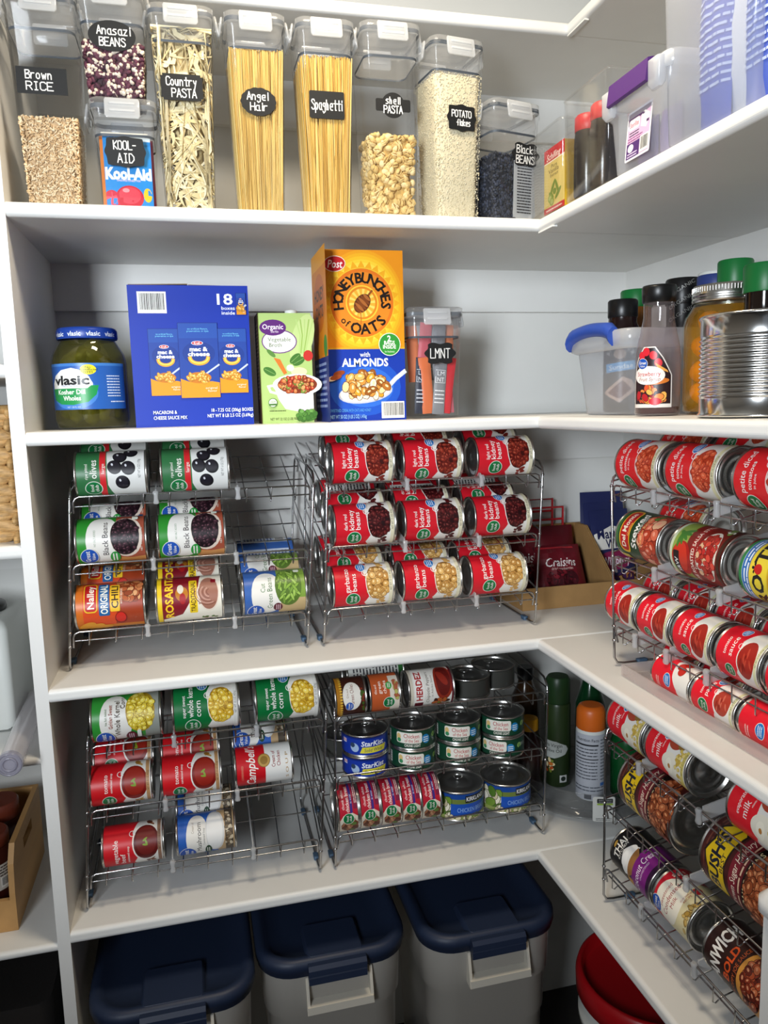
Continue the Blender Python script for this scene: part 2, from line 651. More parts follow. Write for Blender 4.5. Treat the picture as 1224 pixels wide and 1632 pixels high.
def back_panel(a, col='#d8d6d0', ink='#333338'):
    a.rect(0.66, 0.08, 1.0, 0.92, col)
    a.bars(0.69, 0.86, 0.28, 13, 0.06, ink, seed=5)
    a.rect(-1.06, 0.08, -0.70, 0.92, col)
    a.bars(-1.03, 0.86, 0.3, 9, 0.06, ink, seed=9)
    a.barcode(-1.02, 0.12, -0.74, 0.32)

def pic_beans(cols, edge, size=0.05, n=90, hi=None, asp=0.62):
    def f(a, u, v, ru, rv):
        a.ell(u, v, ru * 1.05, rv * 1.05, edge)
        a.pile(u, v, ru, rv, size, cols, n, 4, asp, edge, hi)
    return f
def pic_smooth(cols):
    def f(a, u, v, ru, rv):
        a.ell(u, v, ru * 1.08, rv * 1.08, PAPER)
        a.ell(u, v, ru, rv, cols[0])
        rnd = random.Random(3)
        for k in range(9):
            x = rnd.uniform(-0.5, 0.5) * ru
            y = rnd.uniform(-0.6, 0.6) * rv
            a.ell(u + x, v + y, ru * 0.28, rv * 0.1, cols[1 + k % (len(cols) - 1)], rnd.uniform(-0.6, 0.6), 10)
    return f

def fc_label(lines, pic, base=RED, low=PAPER, tail='#d9d2b4', pv=0.27, pu=0.03, ru=0.30, rv=0.19, logo=(-0.25, 0.70), blue=(0.33, 0.53), sprinkle=None, loop=True, split=0.47):
    a = Art()
    a.rect(-WU, 0, WU, 1, base)
    s = split
    a.poly([(-0.62, 0), (0.62, 0), (0.60, s - 0.10), (0.36, s - 0.02), (0.22, s + 0.03), (0.12, s + 0.01), (-0.05, s), (-0.22, s - 0.05), (-0.36, s + 0.02), (-0.60, s - 0.08)], low)
    if sprinkle:
        a.pile(-0.36, 0.22, 0.12, 0.12, 0.045, sprinkle, 7, 8, 0.6, sprinkle[0])
        a.pile(0.42, 0.16, 0.10, 0.10, 0.045, sprinkle, 6, 9, 0.6, sprinkle[0])
    pic(a, pu, pv, ru, rv)
    if loop:
        pts = arc(pu + ru * 0.55, pv + rv * 1.08, 0.05, -60, 250, 10)
        a.stroke(pts, 0.010, '#f2eee8')
        pts = [(pu + ru * cos(t) * 1.07, pv + rv * sin(t) * 1.07) for t in [0.5 + 0.12 * k for k in range(20)]]
        a.stroke(pts, 0.011, '#efeae2')
    a.rect(-0.5, 0.015, 0.5, 0.075, tail)
    a.text('NET WT 15 OZ (425g)', 0.05, 0.045, 0.035, '#2b2b2b', w=0.34)
    food_club(a, *logo)
    if blue:
        a.ell(blue[0], blue[1], 0.105, 0.085, '#e8e8e8')
        a.ell(blue[0], blue[1], 0.095, 0.075, BLUE)
        a.bars(blue[0] - 0.065, blue[1] + 0.035, 0.13, 3, 0.033, '#dbe8f4')
    for t, u, v, h, w in lines:
        a.text(t, u, v, h, '#f4efe8', w=w, al='l', bold=0.004)
    back_panel(a)
    return a

KID_L = pic_beans(['#7d2418', '#8e2f20', '#6b1a12'], '#3d0d0a', hi='#b0553e')
KID_D = pic_beans(['#4a1214', '#5c191a', '#38090d'], '#22060a', hi='#7d3a36')
GARB = pic_beans(['#c99a54', '#d8ad68', '#b98745'], '#8a5f28', 0.055, 80, '#ecd09a', 0.9)
CORNP = pic_beans(['#e0b93a', '#efd057', '#d2a42a'], '#a97f14', 0.05, 95, '#f7e594', 0.8)
def pic_dice(a, u, v, ru, rv):
    a.ell(u, v, ru * 1.1, rv * 1.1, PAPER)
    a.ell(u, v, ru, rv, '#b23a20')
    a.pile(u, v, ru, rv, 0.05, ['#cc4a28', '#b83a1e', '#d85c38'], 70, 6, 0.7, '#8c2412', '#e6825c')

LABELS = {}
def L(name, r, length):
    def deco(f):
        LABELS[name] = (r, length, f)
        return f
    return deco
R15, L15 = 0.0425, 0.128
LABELS['kidney_light'] = (R15, L15, lambda: fc_label([('light red', -0.10, 0.845, 0.06, 0.26), ('kidney', -0.10, 0.745, 0.085, 0.34), ('beans', -0.10, 0.64, 0.085, 0.29)], KID_L, sprinkle=['#7d2418', '#8e2f20']))
LABELS['kidney_dark'] = (R15, L15, lambda: fc_label([('dark red', -0.10, 0.845, 0.06, 0.26), ('kidney', -0.10, 0.745, 0.085, 0.34), ('beans', -0.10, 0.64, 0.085, 0.29)], KID_D, sprinkle=['#4a1214', '#5c191a']))
LABELS['garbanzo'] = (R15, L15, lambda: fc_label([('garbanzo', -0.12, 0.80, 0.085, 0.42), ('beans', -0.10, 0.68, 0.085, 0.29)], GARB, sprinkle=['#c99a54', '#d8ad68']))
LABELS['petite'] = (R15, L15, lambda: fc_label([('petite diced', -0.16, 0.84, 0.09, 0.5), ('tomatoes', -0.12, 0.72, 0.065, 0.32), ('in juice', -0.1, 0.64, 0.04, 0.16)], pic_dice, base='#de2228', tail='#d9d2a8', logo=(-0.30, 0.72)))
LABELS['sauce'] = (0.039, 0.092, lambda: fc_label([('tomato', -0.10, 0.80, 0.075, 0.32), ('sauce', -0.10, 0.66, 0.10, 0.36)], pic_smooth(['#9c2418', '#b9402c', '#7d160e']), base='#dc182a', tail='#d6d2a6', logo=(-0.36, 0.66), blue=(0.42, 0.62), pu=-0.06, ru=0.34, rv=0.2))
LABELS['paste'] = (0.031, 0.100, lambda: fc_label([('tomato', -0.02, 0.78, 0.06, 0.24), ('paste', -0.02, 0.66, 0.085, 0.28)], pic_smooth(['#a83828', '#c4604c', '#8c2418']), base='#dc182a', tail='#d6d2a6', logo=(-0.20, 0.70), blue=(0.36, 0.56), pu=0.0, ru=0.22, rv=0.18))
def paste_side():
    a = LABELS['paste'][2]()
    a2 = Art()
    a2.rect(-WU, 0, WU, 1, '#dc182a')
    a2.poly([(-0.7, 0), (0.7, 0), (0.7, 0.42), (0.3, 0.52), (0.0, 0.42), (-0.2, 0.30), (-0.7, 0.34)], PAPER)
    for x, y in ((0.25, 0.36), (0.36, 0.28), (0.16, 0.27)):
        a2.ell(x, y, 0.09, 0.085, '#8c1a12')
        a2.ell(x, y, 0.08, 0.075, '#c0281c')
    a2.ell(-0.1, 0.55, 0.13, 0.10, PAPER)
    a2.ell(-0.1, 0.55, 0.12, 0.09, BLUE)
    a2.bars(-0.18, 0.59, 0.16, 3, 0.035, '#dbe8f4')
    a2.bars(-0.3, 0.85, 0.2, 2, 0.05, '#f0b8b0')
    return a2
LABELS['paste_side'] = (0.031, 0.100, paste_side)
def milk_pic(a, u, v, ru, rv):
    a.ell(u - 0.12, v + 0.08, 0.2, 0.2, '#e9e2cf')
    a.ell(u - 0.14, v + 0.10, 0.13, 0.08, '#f3ecd8')
    a.ell(u - 0.14, v + 0.10, 0.04, 0.03, '#b57a35')
    a.ell(u + 0.26, v + 0.1, 0.13, 0.15, '#a8452f')
    a.ell(u + 0.30, v - 0.04, 0.12, 0.1, '#8c6a34')
    a.pile(u - 0.05, v - 0.14, 0.4, 0.10, 0.03, ['#d8bb58', '#c7a544', '#e6d080'], 45, 4, 0.8, '#a88a30')
LABELS['evap'] = (R15, 0.112, lambda: fc_label([('evaporated', -0.08, 0.80, 0.065, 0.36), ('milk', -0.08, 0.67, 0.10, 0.24), ('vitamin D added', 0.1, 0.58, 0.03, 0.26)], milk_pic, base='#de1a28', tail='#d6c46a', logo=(0.52, 0.44), blue=(0.34, 0.60), loop=False))
LABELS['fc_corn'] = (R15, L15, lambda: fc_label([('super sweet', -0.12, 0.85, 0.055, 0.34), ('whole kernel', -0.12, 0.745, 0.09, 0.56), ('corn', -0.12, 0.63, 0.09, 0.24)], CORNP, base='#0b6b34', tail='#d8d6ce', logo=(-0.28, 0.72), blue=(0.40, 0.55)))
def soup_pic(c1, c2):
    def f(a, u, v, ru, rv):
        a.ell(u, v, ru * 1.12, rv * 1.1, PAPER)
        a.ell(u, v, ru, rv, c1)
        a.ell(u + 0.03, v, ru * 0.82, rv * 0.8, c2)
        for dx, dy, q in ((0, 0, 0.4), (0.05, 0.02, 2.2), (-0.04, 0.02, 1.4)):
            a.ell(u + dx, v + dy, 0.05, 0.018, '#7d9a2a', q, 8)
    return f
LABELS['tomato_soup'] = (0.0375, 0.1155, lambda: fc_label([('tomato', -0.10, 0.76, 0.075, 0.32), ('condensed soup', -0.10, 0.665, 0.04, 0.34)], soup_pic('#7c1710', '#96261a'), base='#cb1820', tail='#b98d5e', logo=(-0.28, 0.71), blue=None, sprinkle=['#b98d3e', '#a2702a'], ru=0.32, rv=0.22))
LABELS['beef_soup'] = (0.0375, 0.1155, lambda: fc_label([('vegetable', -0.34, 0.80, 0.085, 0.46), ('beef', -0.34, 0.68, 0.085, 0.22), ('condensed soup', -0.34, 0.585, 0.04, 0.34)], soup_pic('#5b1412', '#6f201c'), base='#cd1c26', tail='#8c6a55', logo=(-0.60, 0.72), blue=None, sprinkle=['#7c4a2a', '#5a2a1a'], ru=0.32, rv=0.22))

@L('olives', R15, L15)
def _():
    a = Art()
    a.rect(-WU, 0, WU, 1, '#2f6a3e')
    a.rect(-0.62, 0.57, 0.62, 0.66, '#c8242a')
    a.poly([(-0.62, 0), (0.62, 0), (0.60, 0.50), (0.40, 0.56), (0.15, 0.55), (-0.2, 0.55), (-0.45, 0.46), (-0.62, 0.34)], '#d6d6d2')
    a.text('ripe pitted', 0.02, 0.86, 0.045, PAPER, w=0.24)
    a.text('olives', 0.06, 0.755, 0.10, PAPER, w=0.30, bold=0.01)
    a.text('large', 0.06, 0.615, 0.05, PAPER, w=0.16)
    food_club(a, -0.26, 0.76, 0.12)
    for u, v in ((0.26, 0.36), (0.08, 0.44), (0.06, 0.24), (-0.17, 0.33), (0.36, 0.20)):
        a.ell(u, v, 0.115, 0.105, '#0c0b10', 0.4)
        a.ell(u + 0.01, v + 0.01, 0.095, 0.085, '#1d1a22', 0.4)
        a.ell(u + 0.04, v + 0.035, 0.022, 0.015, '#c9c9d0', 0.3)
    a.text('NET WT 6 OZ (170g)', 0.05, 0.08, 0.04, '#3a3a3a', w=0.3)
    back_panel(a)
    return a

@L('black_beans', R15, L15)
def _():
    a = Art()
    a.rect(-WU, 0, WU, 1, '#2c8a2c')
    a.rect(-0.62, 0, 0.62, 0.42, '#9a4a34')
    a.poly([(-0.62, 0), (-0.3, 0), (-0.33, 0.2), (-0.30, 0.42), (-0.62, 0.42)], '#c88a4e')
    a.ell(0.0, 0.62, 0.47, 0.25, PAPER)
    a.text('NO SALT ADDED', 0.05, 0.74, 0.03, '#4c7a4c', w=0.26)
    a.text('Black Beans', 0.04, 0.585, 0.085, '#30262a', w=0.56, bold=0.006)
    a.ell(0.06, 0.27, 0.36, 0.24, '#d4c3b4')
    a.ell(0.07, 0.29, 0.33, 0.215, '#1d1016')
    a.pile(0.07, 0.29, 0.33, 0.21, 0.038, ['#2c1820', '#3a2029', '#24121a'], 100, 5, 0.7, '#12080c', '#67434c')
    great_value(a, -0.25, 0.83, 0.14)
    a.ell(-0.28, 0.45, 0.11, 0.075, '#1f8a34')
    a.bars(-0.36, 0.475, 0.16, 2, 0.045, PAPER)
    a.rrect(0.34, 0.09, 0.42, 0.18, 0.02, '#dfe4d4')
    a.text('NET WT 15.25 OZ', 0.0, 0.05, 0.03, '#e8d8c8', w=0.36)
    back_panel(a, '#c9d2de', '#27408c')
    a.rect(0.64, 0.03, 1.06, 0.1, '#1f6fae')
    return a

@L('green_beans', R15, L15)
def _():
    a = Art()
    a.rect(-WU, 0, WU, 1, '#3a62a8')
    a.rect(-0.62, 0, 0.62, 0.44, '#c0a676')
    a.rect(-0.1, 0.0, 0.62, 0.46, '#7c9a3e')
    a.ell(-0.02, 0.64, 0.42, 0.25, PAPER)
    a.text('Cut', 0.10, 0.70, 0.075, '#4c7a3a', w=0.15)
    a.text('Green Beans', 0.0, 0.59, 0.085, '#3f6a30', w=0.56)
    a.ell(0.12, 0.28, 0.36, 0.22, '#55702a')
    rnd = random.Random(6)
    for _ in range(46):
        t, q = sqrt(rnd.random()) * 0.85, rnd.random() * 6.3
        u, v, g = 0.12 + 0.33 * t * cos(q), 0.28 + 0.20 * t * sin(q), rnd.uniform(-1, 1)
        a.ell(u, v, 0.085, 0.026, '#3c5a1a', g, 10)
        a.ell(u, v, 0.078, 0.02, rnd.choice(['#86a842', '#9aba56', '#74963a']), g, 10)
    great_value(a, -0.34, 0.82, 0.15)
    a.ell(-0.26, 0.46, 0.09, 0.075, '#5a1c2a')
    a.bars(-0.32, 0.485, 0.12, 3, 0.03, '#d8b8c0')
    a.rrect(0.36, 0.08, 0.44, 0.17, 0.02, '#dfe4d4')
    back_panel(a, '#c9d2de', '#27408c')
    return a

@L('gv_corn', R15, L15)
def _():
    a = Art()
    a.rect(-WU, 0, WU, 1, '#2f8c33')
    a.rect(-0.62, 0, 0.62, 0.22, '#8c9088')
    a.ell(-0.02, 0.65, 0.46, 0.24, PAPER)
    a.ell(0.12, 0.28, 0.36, 0.22, '#a9881e')
    a.pile(0.12, 0.28, 0.35, 0.21, 0.045, ['#dcc23c', '#e9d558', '#cdb02c'], 100, 5, 0.8, '#9c7d16', '#f3e78e')
    a.text('No Salt Added', 0.06, 0.80, 0.03, '#4c7a4c', w=0.24)
    a.text('Golden Sweet', 0.06, 0.73, 0.055, '#a0381c', w=0.36)
    a.text('Whole Kernel', 0.02, 0.63, 0.08, '#4a3a2a', w=0.56)
    a.text('Corn', 0.26, 0.545, 0.07, '#4a3a2a', w=0.18)
    great_value(a, -0.32, 0.82, 0.15)
    a.ell(-0.30, 0.43, 0.10, 0.08, '#5a1424')
    a.bars(-0.36, 0.46, 0.12, 3, 0.03, '#d8b8c0')
    a.rrect(-0.36, 0.28, -0.18, 0.34, 0.02, '#e0e0d8')
    back_panel(a, '#c9d2de', '#2a6a30')
    return a

@L('mushroom', 0.0375, 0.1155)
def _():
    a = Art()
    a.rect(-WU, 0, WU, 1, '#2a5cb0')
    a.rect(-0.62, 0, 0.62, 0.30, '#b89a72')
    a.ell(0.02, 0.66, 0.46, 0.20, PAPER)
    a.text('Cream of', 0.22, 0.74, 0.045, '#9a8a7a', w=0.2)
    a.text('Mushroom', 0.02, 0.635, 0.085, '#2f2a2a', w=0.56)
    a.text('Condensed Soup', 0.04, 0.545, 0.035, '#5a5a5a', w=0.3)
    a.ell(0.12, 0.34, 0.42, 0.17, '#d2d0cc')
    a.ell(0.12, 0.35, 0.38, 0.145, '#e6e4e0')
    a.rect(-0.55, 0.02, 0.6, 0.16, '#4c4236')
    a.pile(0.1, 0.10, 0.4, 0.06, 0.04, ['#77654e', '#c6b79c', '#5c4a38'], 26, 5, 0.7, '#2c241c')
    great_value(a, -0.30, 0.84, 0.16)
    a.ell(-0.25, 0.47, 0.12, 0.06, '#123c22')
    a.bars(-0.32, 0.49, 0.14, 2, 0.035, PAPER)
    back_panel(a, '#c9d2de', '#27408c')
    return a

@L('chili', R15, L15)
def _():
    a = Art()
    a.rect(-WU, 0, WU, 1, '#d0481e')
    a.rect(-WU, 0.90, WU, 1, '#cc6a1e')
    a.poly([(-0.62, 0), (0.62, 0), (0.62, 0.42), (0.3, 0.34), (-0.62, 0.46)], '#9a3a1c')
    a.rect(-0.62, 0, -0.36, 1, '#c9781f')
    a.pile(0.28, 0.20, 0.28, 0.20, 0.06, ['#b05c34', '#c87a4a', '#8e3f20', '#d8a070'], 60, 7, 0.7, '#5c2412')
    for x, y in ((-0.36, 0.85), (-0.45, 0.6), (-0.40, 0.72)):
        a.ell(x, y, 0.08, 0.14, '#d9922a', 0.5)
    a.ell(-0.22, 0.34, 0.11, 0.09, '#7c120e')
    a.ell(-0.21, 0.34, 0.09, 0.075, '#c8281e')
    a.rrect(-0.10, 0.68, 0.42, 0.88, 0.06, '#e2b526')
    a.rrect(-0.08, 0.695, 0.40, 0.865, 0.05, '#b81a1c')
    a.text('Nalley', 0.16, 0.78, 0.10, '#f4ead8', w=0.40, bold=0.02)
    a.rrect(-0.16, 0.50, 0.40, 0.66, 0.02, '#1f5c94')
    a.text('ORIGINAL', 0.12, 0.58, 0.105, '#f0ede0', w=0.50, bold=0.02)
    a.rrect(-0.10, 0.345, 0.36, 0.49, 0.02, '#e8b82c')
    a.text('CHILI', 0.14, 0.418, 0.10, '#2a160c', w=0.38, bold=0.02)
    a.text('WITH BEANS', 0.14, 0.32, 0.035, '#f0e0c8', w=0.26)
    back_panel(a, '#d9a54a', '#5a1c10')
    return a

@L('refried', R15, L15)
def _():
    a = Art()
    a.rect(-WU, 0, WU, 1, '#7c1220')
    a.rect(-WU, 0.93, WU, 1, '#e6c320')
    a.poly([(-0.62, 0), (0.62, 0), (0.62, 0.30), (0.2, 0.36), (-0.25, 0.62), (-0.36, 0.92), (-0.62, 0.92)], '#e2dccc')
    a.text('ROSARITA', 0.12, 0.82, 0.12, '#f0c424', w=0.86, bold=0.03)
    a.ell(0.10, 0.62, 0.12, 0.10, '#b8741c')
    a.ell(0.18, 0.64, 0.08, 0.05, '#d8d0c0')
    a.ell(0.02, 0.61, 0.09, 0.05, '#a31a1c')
    a.rrect(-0.24, 0.38, 0.34, 0.505, 0.02, '#e6c320')
    a.text('TRADITIONAL', 0.05, 0.443, 0.075, '#3a1a10', w=0.52, bold=0.015)
    a.text('Refried Beans', 0.06, 0.345, 0.04, '#8c1a1c', w=0.3)
    a.ell(0.10, 0.20, 0.32, 0.17, '#e0d0c0')
    a.ell(0.10, 0.20, 0.29, 0.15, '#9c6a58')
    for k in range(7):
        a.stroke(arc(0.1, 0.2 - 0.02 + 0.006 * k, 0.05 + 0.033 * k * 0.8, 20 + k * 8, 160 + k * 9, 8), 0.014, '#c09484' if k % 2 else '#7f4f40')
    a.pile(-0.42, 0.2, 0.08, 0.15, 0.03, ['#7c4a34', '#4f7a2a'], 8, 3)
    a.rrect(0.26, 0.08, 0.34, 0.16, 0.01, '#7c1220')
    back_panel(a, '#c9cfdc', '#32507c')
    return a

@L('campbell', 0.0375, 0.1155)
def _():
    a = Art()
    a.rect(-WU, 0, WU, 1, '#e4e2dd')
    a.rect(-WU, 0.48, WU, 1, '#c5141f')
    a.text('Campbell\'s', 0.10, 0.745, 0.16, '#f2eee6', w=0.86, bold=0.012, it=0.35)
    a.text('CONDENSED', -0.04, 0.90, 0.035, '#d8a080', w=0.28)
    a.ell(0.16, 0.50, 0.125, 0.115, '#6e5220')
    a.ell(0.16, 0.50, 0.115, 0.105, '#b8924a')
    a.ell(0.16, 0.50, 0.075, 0.07, '#8e6c2c')
    a.text('Cream of', 0.17, 0.33, 0.065, '#8c1a20', w=0.3, bold=0.012)
    a.text('Chicken', 0.17, 0.235, 0.065, '#8c1a20', w=0.28, bold=0.012)
    a.text('S O U P', 0.02, 0.085, 0.05, '#a87f2e', w=0.5)
    back_panel(a, '#d6d4ce')
    return a

@L('del_monte', R15, L15)
def _():
    a = Art()
    a.rect(-WU, 0, WU, 1, '#1c3f24')
    a.rect(-WU, 0.95, WU, 1, '#3a6a34')
    a.poly([(-0.62, 0), (0.62, 0), (0.62, 0.34), (0.2, 0.42), (-0.62, 0.42)], '#a33a22')
    a.pile(0.0, 0.2, 0.55, 0.2, 0.10, ['#c2482c', '#d4684a', '#b03a20', '#e0b08a'], 34, 7, 0.8, '#7c2012', '#e89a80')
    a.pile(0.44, 0.24, 0.14, 0.12, 0.05, ['#4f8a3a', '#3c6f2a'], 10, 3)
    a.rrect(-0.30, 0.64, 0.42, 0.90, 0.10, '#e4b422')
    a.rrect(-0.27, 0.66, 0.39, 0.88, 0.09, '#b51c1c')
    a.text('Del Monte', 0.06, 0.79, 0.10, '#f2e6d0', w=0.54, bold=0.02)
    a.text('Quality', 0.06, 0.69, 0.04, '#f0c860', w=0.2)
    a.text('Stewed', 0.08, 0.53, 0.12, '#f2efe6', w=0.56, bold=0.02)
    a.text('TOMATOES', 0.16, 0.44, 0.045, '#f2efe6', w=0.28)
    a.text('Mexican Recipe', 0.08, 0.36, 0.055, '#e8c078', w=0.46)
    a.rect(-0.5, 0.8, -0.36, 0.98, '#d8c04a')
    return a

@L('salsa_tomato', R15, L15)
def _():
    a = Art()
    a.rect(-WU, 0, WU, 1, '#7a2018')
    a.rect(-WU, 0.92, WU, 1, '#c9d2b4')
    a.poly([(-0.62, 0.6), (0.62, 0.74), (0.62, 0.95), (-0.62, 0.95)], '#8ca44a')
    a.ell(-0.12, 0.76, 0.24, 0.19, '#a81c14')
    a.ell(-0.10, 0.78, 0.20, 0.15, '#cc3420')
    for k in range(5):
        a.ell(0.14 + 0.03 * k, 0.86 - 0.02 * k, 0.12, 0.03, '#3f7a2c', 0.5 * k)
    a.rrect(-0.44, 0.80, -0.02, 0.92, 0.02, '#16181a')
    a.text('S&W', -0.22, 0.86, 0.07, '#f0f0ea', w=0.22, bold=0.01)
    a.rrect(-0.50, 0.46, 0.56, 0.58, 0.04, '#96201c')
    a.text('FIRE ROASTED SALSA STYLE', 0.04, 0.535, 0.06, '#f2e8d6', w=0.94, bold=0.01)
    a.text('Tomatoes', -0.06, 0.455, 0.05, '#f2e8d6', w=0.3)
    a.ell(0.0, 0.27, 0.36, 0.18, '#e6dccb')
    a.pile(0.0, 0.27, 0.35, 0.17, 0.045, ['#c2302a', '#d64a3a', '#a82018', '#e2b48c', '#b83a2a'], 80, 6, 0.8, '#641410')
    a.pile(0.48, 0.18, 0.14, 0.14, 0.05, ['#dfe0c4', '#7ca04a', '#eceada'], 16, 3)
    a.rect(-0.55, 0.0, 0.55, 0.06, '#3f2418')
    return a

@L('ro_tel', R15, L15)
def _():
    a = Art()
    a.rect(-WU, 0, WU, 1, '#d9b32c')
    a.rect(-WU, 0.84, WU, 1, '#dfe4e8')
    a.rect(-WU, 0.955, WU, 1, '#2f7f46')
    a.rrect(-0.5, 0.84, 0.55, 0.95, 0.02, '#2c6cb4')
    a.bars(-0.45, 0.91, 0.9, 2, 0.045, '#e8eef4')
    a.rect(-0.65, 0.56, 0.65, 0.83, '#ecd23c')
    a.text('RO*TEL', 0.06, 0.70, 0.17, '#1a1a1a', w=0.98, bold=0.03)
    a.ell(0.02, 0.70, 0.06, 0.06, '#c8281e')
    a.rrect(-0.30, 0.42, 0.50, 0.54, 0.05, '#c88a1c')
    a.text('Original', 0.1, 0.48, 0.085, '#7c1a14', w=0.42, bold=0.01)
    a.poly([(-0.65, 0), (0.65, 0), (0.65, 0.28), (0.1, 0.40), (-0.65, 0.36)], '#3c7a34')
    a.pile(0.0, 0.18, 0.5, 0.16, 0.07, ['#c23a26', '#d65a3c', '#6c9a3a'], 50, 7, 0.75, '#6e1a10')
    return a

@L('bush', 0.058, 0.153)
def _():
    a = Art()
    a.rect(-WU, 0, WU, 1, '#471a18')
    a.rect(-WU, 0.46, WU, 0.58, '#7a1e2c')
    a.bars(-0.6, 0.95, 1.2, 2, 0.04, '#6f3a2c', seed=5)
    a.poly([(-0.36, 0.64), (-0.30, 0.60), (0.02, 0.64), (0.42, 0.60), (0.48, 0.66), (0.44, 0.84), (0.36, 0.92), (0.20, 0.90), (0.05, 0.96), (-0.12, 0.90), (-0.28, 0.93), (-0.40, 0.84)], '#1c1410')
    a.poly([(-0.34, 0.66), (-0.29, 0.625), (0.02, 0.66), (0.41, 0.625), (0.455, 0.67), (0.42, 0.83), (0.35, 0.895), (0.20, 0.875), (0.05, 0.935), (-0.12, 0.875), (-0.27, 0.905), (-0.38, 0.83)], '#e3bd18')
    a.text('BUSH\'S', 0.03, 0.79, 0.135, '#15192c', w=0.60, bold=0.035)
    a.text('BEST', 0.04, 0.685, 0.05, '#15192c', w=0.2, bold=0.01)
    a.text('Brown Sugar Hickory', 0.06, 0.52, 0.075, '#ecdcc6', w=0.74, it=0.2)
    a.rect(-WU, 0.40, WU, 0.455, '#62141e')
    a.bars(-0.4, 0.43, 0.9, 1, 0.04, '#d8b89a')
    a.poly([(-0.35, 0.30), (0.6, 0.30), (0.6, 0.39), (-0.28, 0.39)], '#120c0a')
    a.text('BAKED BEANS', 0.10, 0.345, 0.06, '#e2cf9c', w=0.56, bold=0.01)
    a.ell(0.06, 0.16, 0.44, 0.21, '#4f1e10')
    a.pile(0.06, 0.16, 0.43, 0.20, 0.055, ['#9c4e2a', '#b0623a', '#87401f'], 90, 7, 0.7, '#4a1a0c', '#cf8a5c')
    return a

@L('coconut', 0.043, 0.126)
def _():
    a = Art()
    a.rect(-WU, 0, WU, 1, '#141214')
    a.rect(-WU, 0.0, WU, 0.44, '#7a1f78')
    a.poly([(-0.65, 0.3), (-0.3, 0.3), (-0.34, 0.9), (-0.65, 1.0)], '#a02a1c')
    a.text('THAI', 0.10, 0.86, 0.12, '#f0ece2', w=0.34, bold=0.02)
    a.text('KITCHEN', 0.10, 0.77, 0.045, '#f0ece2', w=0.3)
    a.ell(0.10, 0.95, 0.06, 0.025, '#b08a3a')
    a.poly([(-0.2, 0.52), (0.32, 0.52), (0.26, 0.66), (0.12, 0.74), (-0.08, 0.70)], '#d9d6d2')
    a.ell(0.06, 0.60, 0.25, 0.10, '#e6e4e0')
    a.ell(0.02, 0.65, 0.13, 0.06, '#f0eeea')
    a.poly([(-0.2, 0.54), (0.30, 0.54), (0.22, 0.42), (-0.1, 0.42)], '#9a6a3a')
    a.rect(-0.32, 0.40, -0.18, 0.54, '#c88a2c')
    a.text('Coconut Cream', 0.10, 0.30, 0.11, '#f2eaf0', w=0.74)
    a.text('UNSWEETENED', 0.1, 0.20, 0.035, '#e2c8e0', w=0.3)
    a.rect(-WU, 0.0, WU, 0.07, '#2c1030')
    return a

@L('condensed', 0.043, 0.097)
def _():
    a = Art()
    a.rect(-WU, 0, WU, 1, '#dccfa2')
    a.poly([(-1.3, 0.55), (-0.9, 0.40), (-0.5, 0.60), (-0.2, 0.50), (0.2, 0.40), (0.45, 0.58), (0.8, 0.45), (1.3, 0.55), (1.3, 1), (-1.3, 1)], '#c41a2c')
    rnd = random.Random(2)
    for k in range(30):
        a.ell(rnd.uniform(0.2, 0.8), rnd.uniform(0.45, 0.9), 0.018, 0.018, '#e8d8c0', 0, 8)
    a.ell(0.02, 0.60, 0.46, 0.33, '#efe8d6')
    a.text('Sweetened', 0.05, 0.75, 0.08, '#a83a3a', w=0.46)
    a.text('Condensed', 0.05, 0.615, 0.105, '#a02030', w=0.62, bold=0.004)
    a.text('Milk', 0.05, 0.48, 0.09, '#a02030', w=0.22)
    great_value(a, -0.22, 0.90, 0.15)
    a.ell(0.52, 0.30, 0.09, 0.09, '#b0242c')
    a.text('SECURE UNDER LABEL', 0.30, 0.34, 0.035, '#a03030', w=0.3)
    a.text('RECIPE', 0.28, 0.28, 0.045, '#a03030', w=0.2)
    a.pile(0.1, 0.08, 0.4, 0.07, 0.05, ['#c8a860', '#b08c40'], 22, 4)
    return a

@L('manwich', R15, L15)
def _():
    a = Art()
    a.rect(-WU, 0, WU, 1, '#2c1512')
    a.text('MANWICH', 0.02, 0.80, 0.17, '#e9e4dc', w=0.86, bold=0.03)
    a.text('BOLD', 0.06, 0.585, 0.10, '#d2501e', w=0.44, bold=0.03)
    a.text('SLOPPY JOE SAUCE', 0.06, 0.47, 0.05, '#c05a2a', w=0.62)
    a.ell(0.10, 0.19, 0.46, 0.24, '#c98a3c')
    a.ell(0.12, 0.17, 0.38, 0.19, '#4f1a10')
    a.pile(0.12, 0.17, 0.37, 0.18, 0.055, ['#7c2c18', '#964022', '#5e1c10', '#b0603c'], 70, 6, 0.75, '#2c0c08', '#c88a68')
    return a

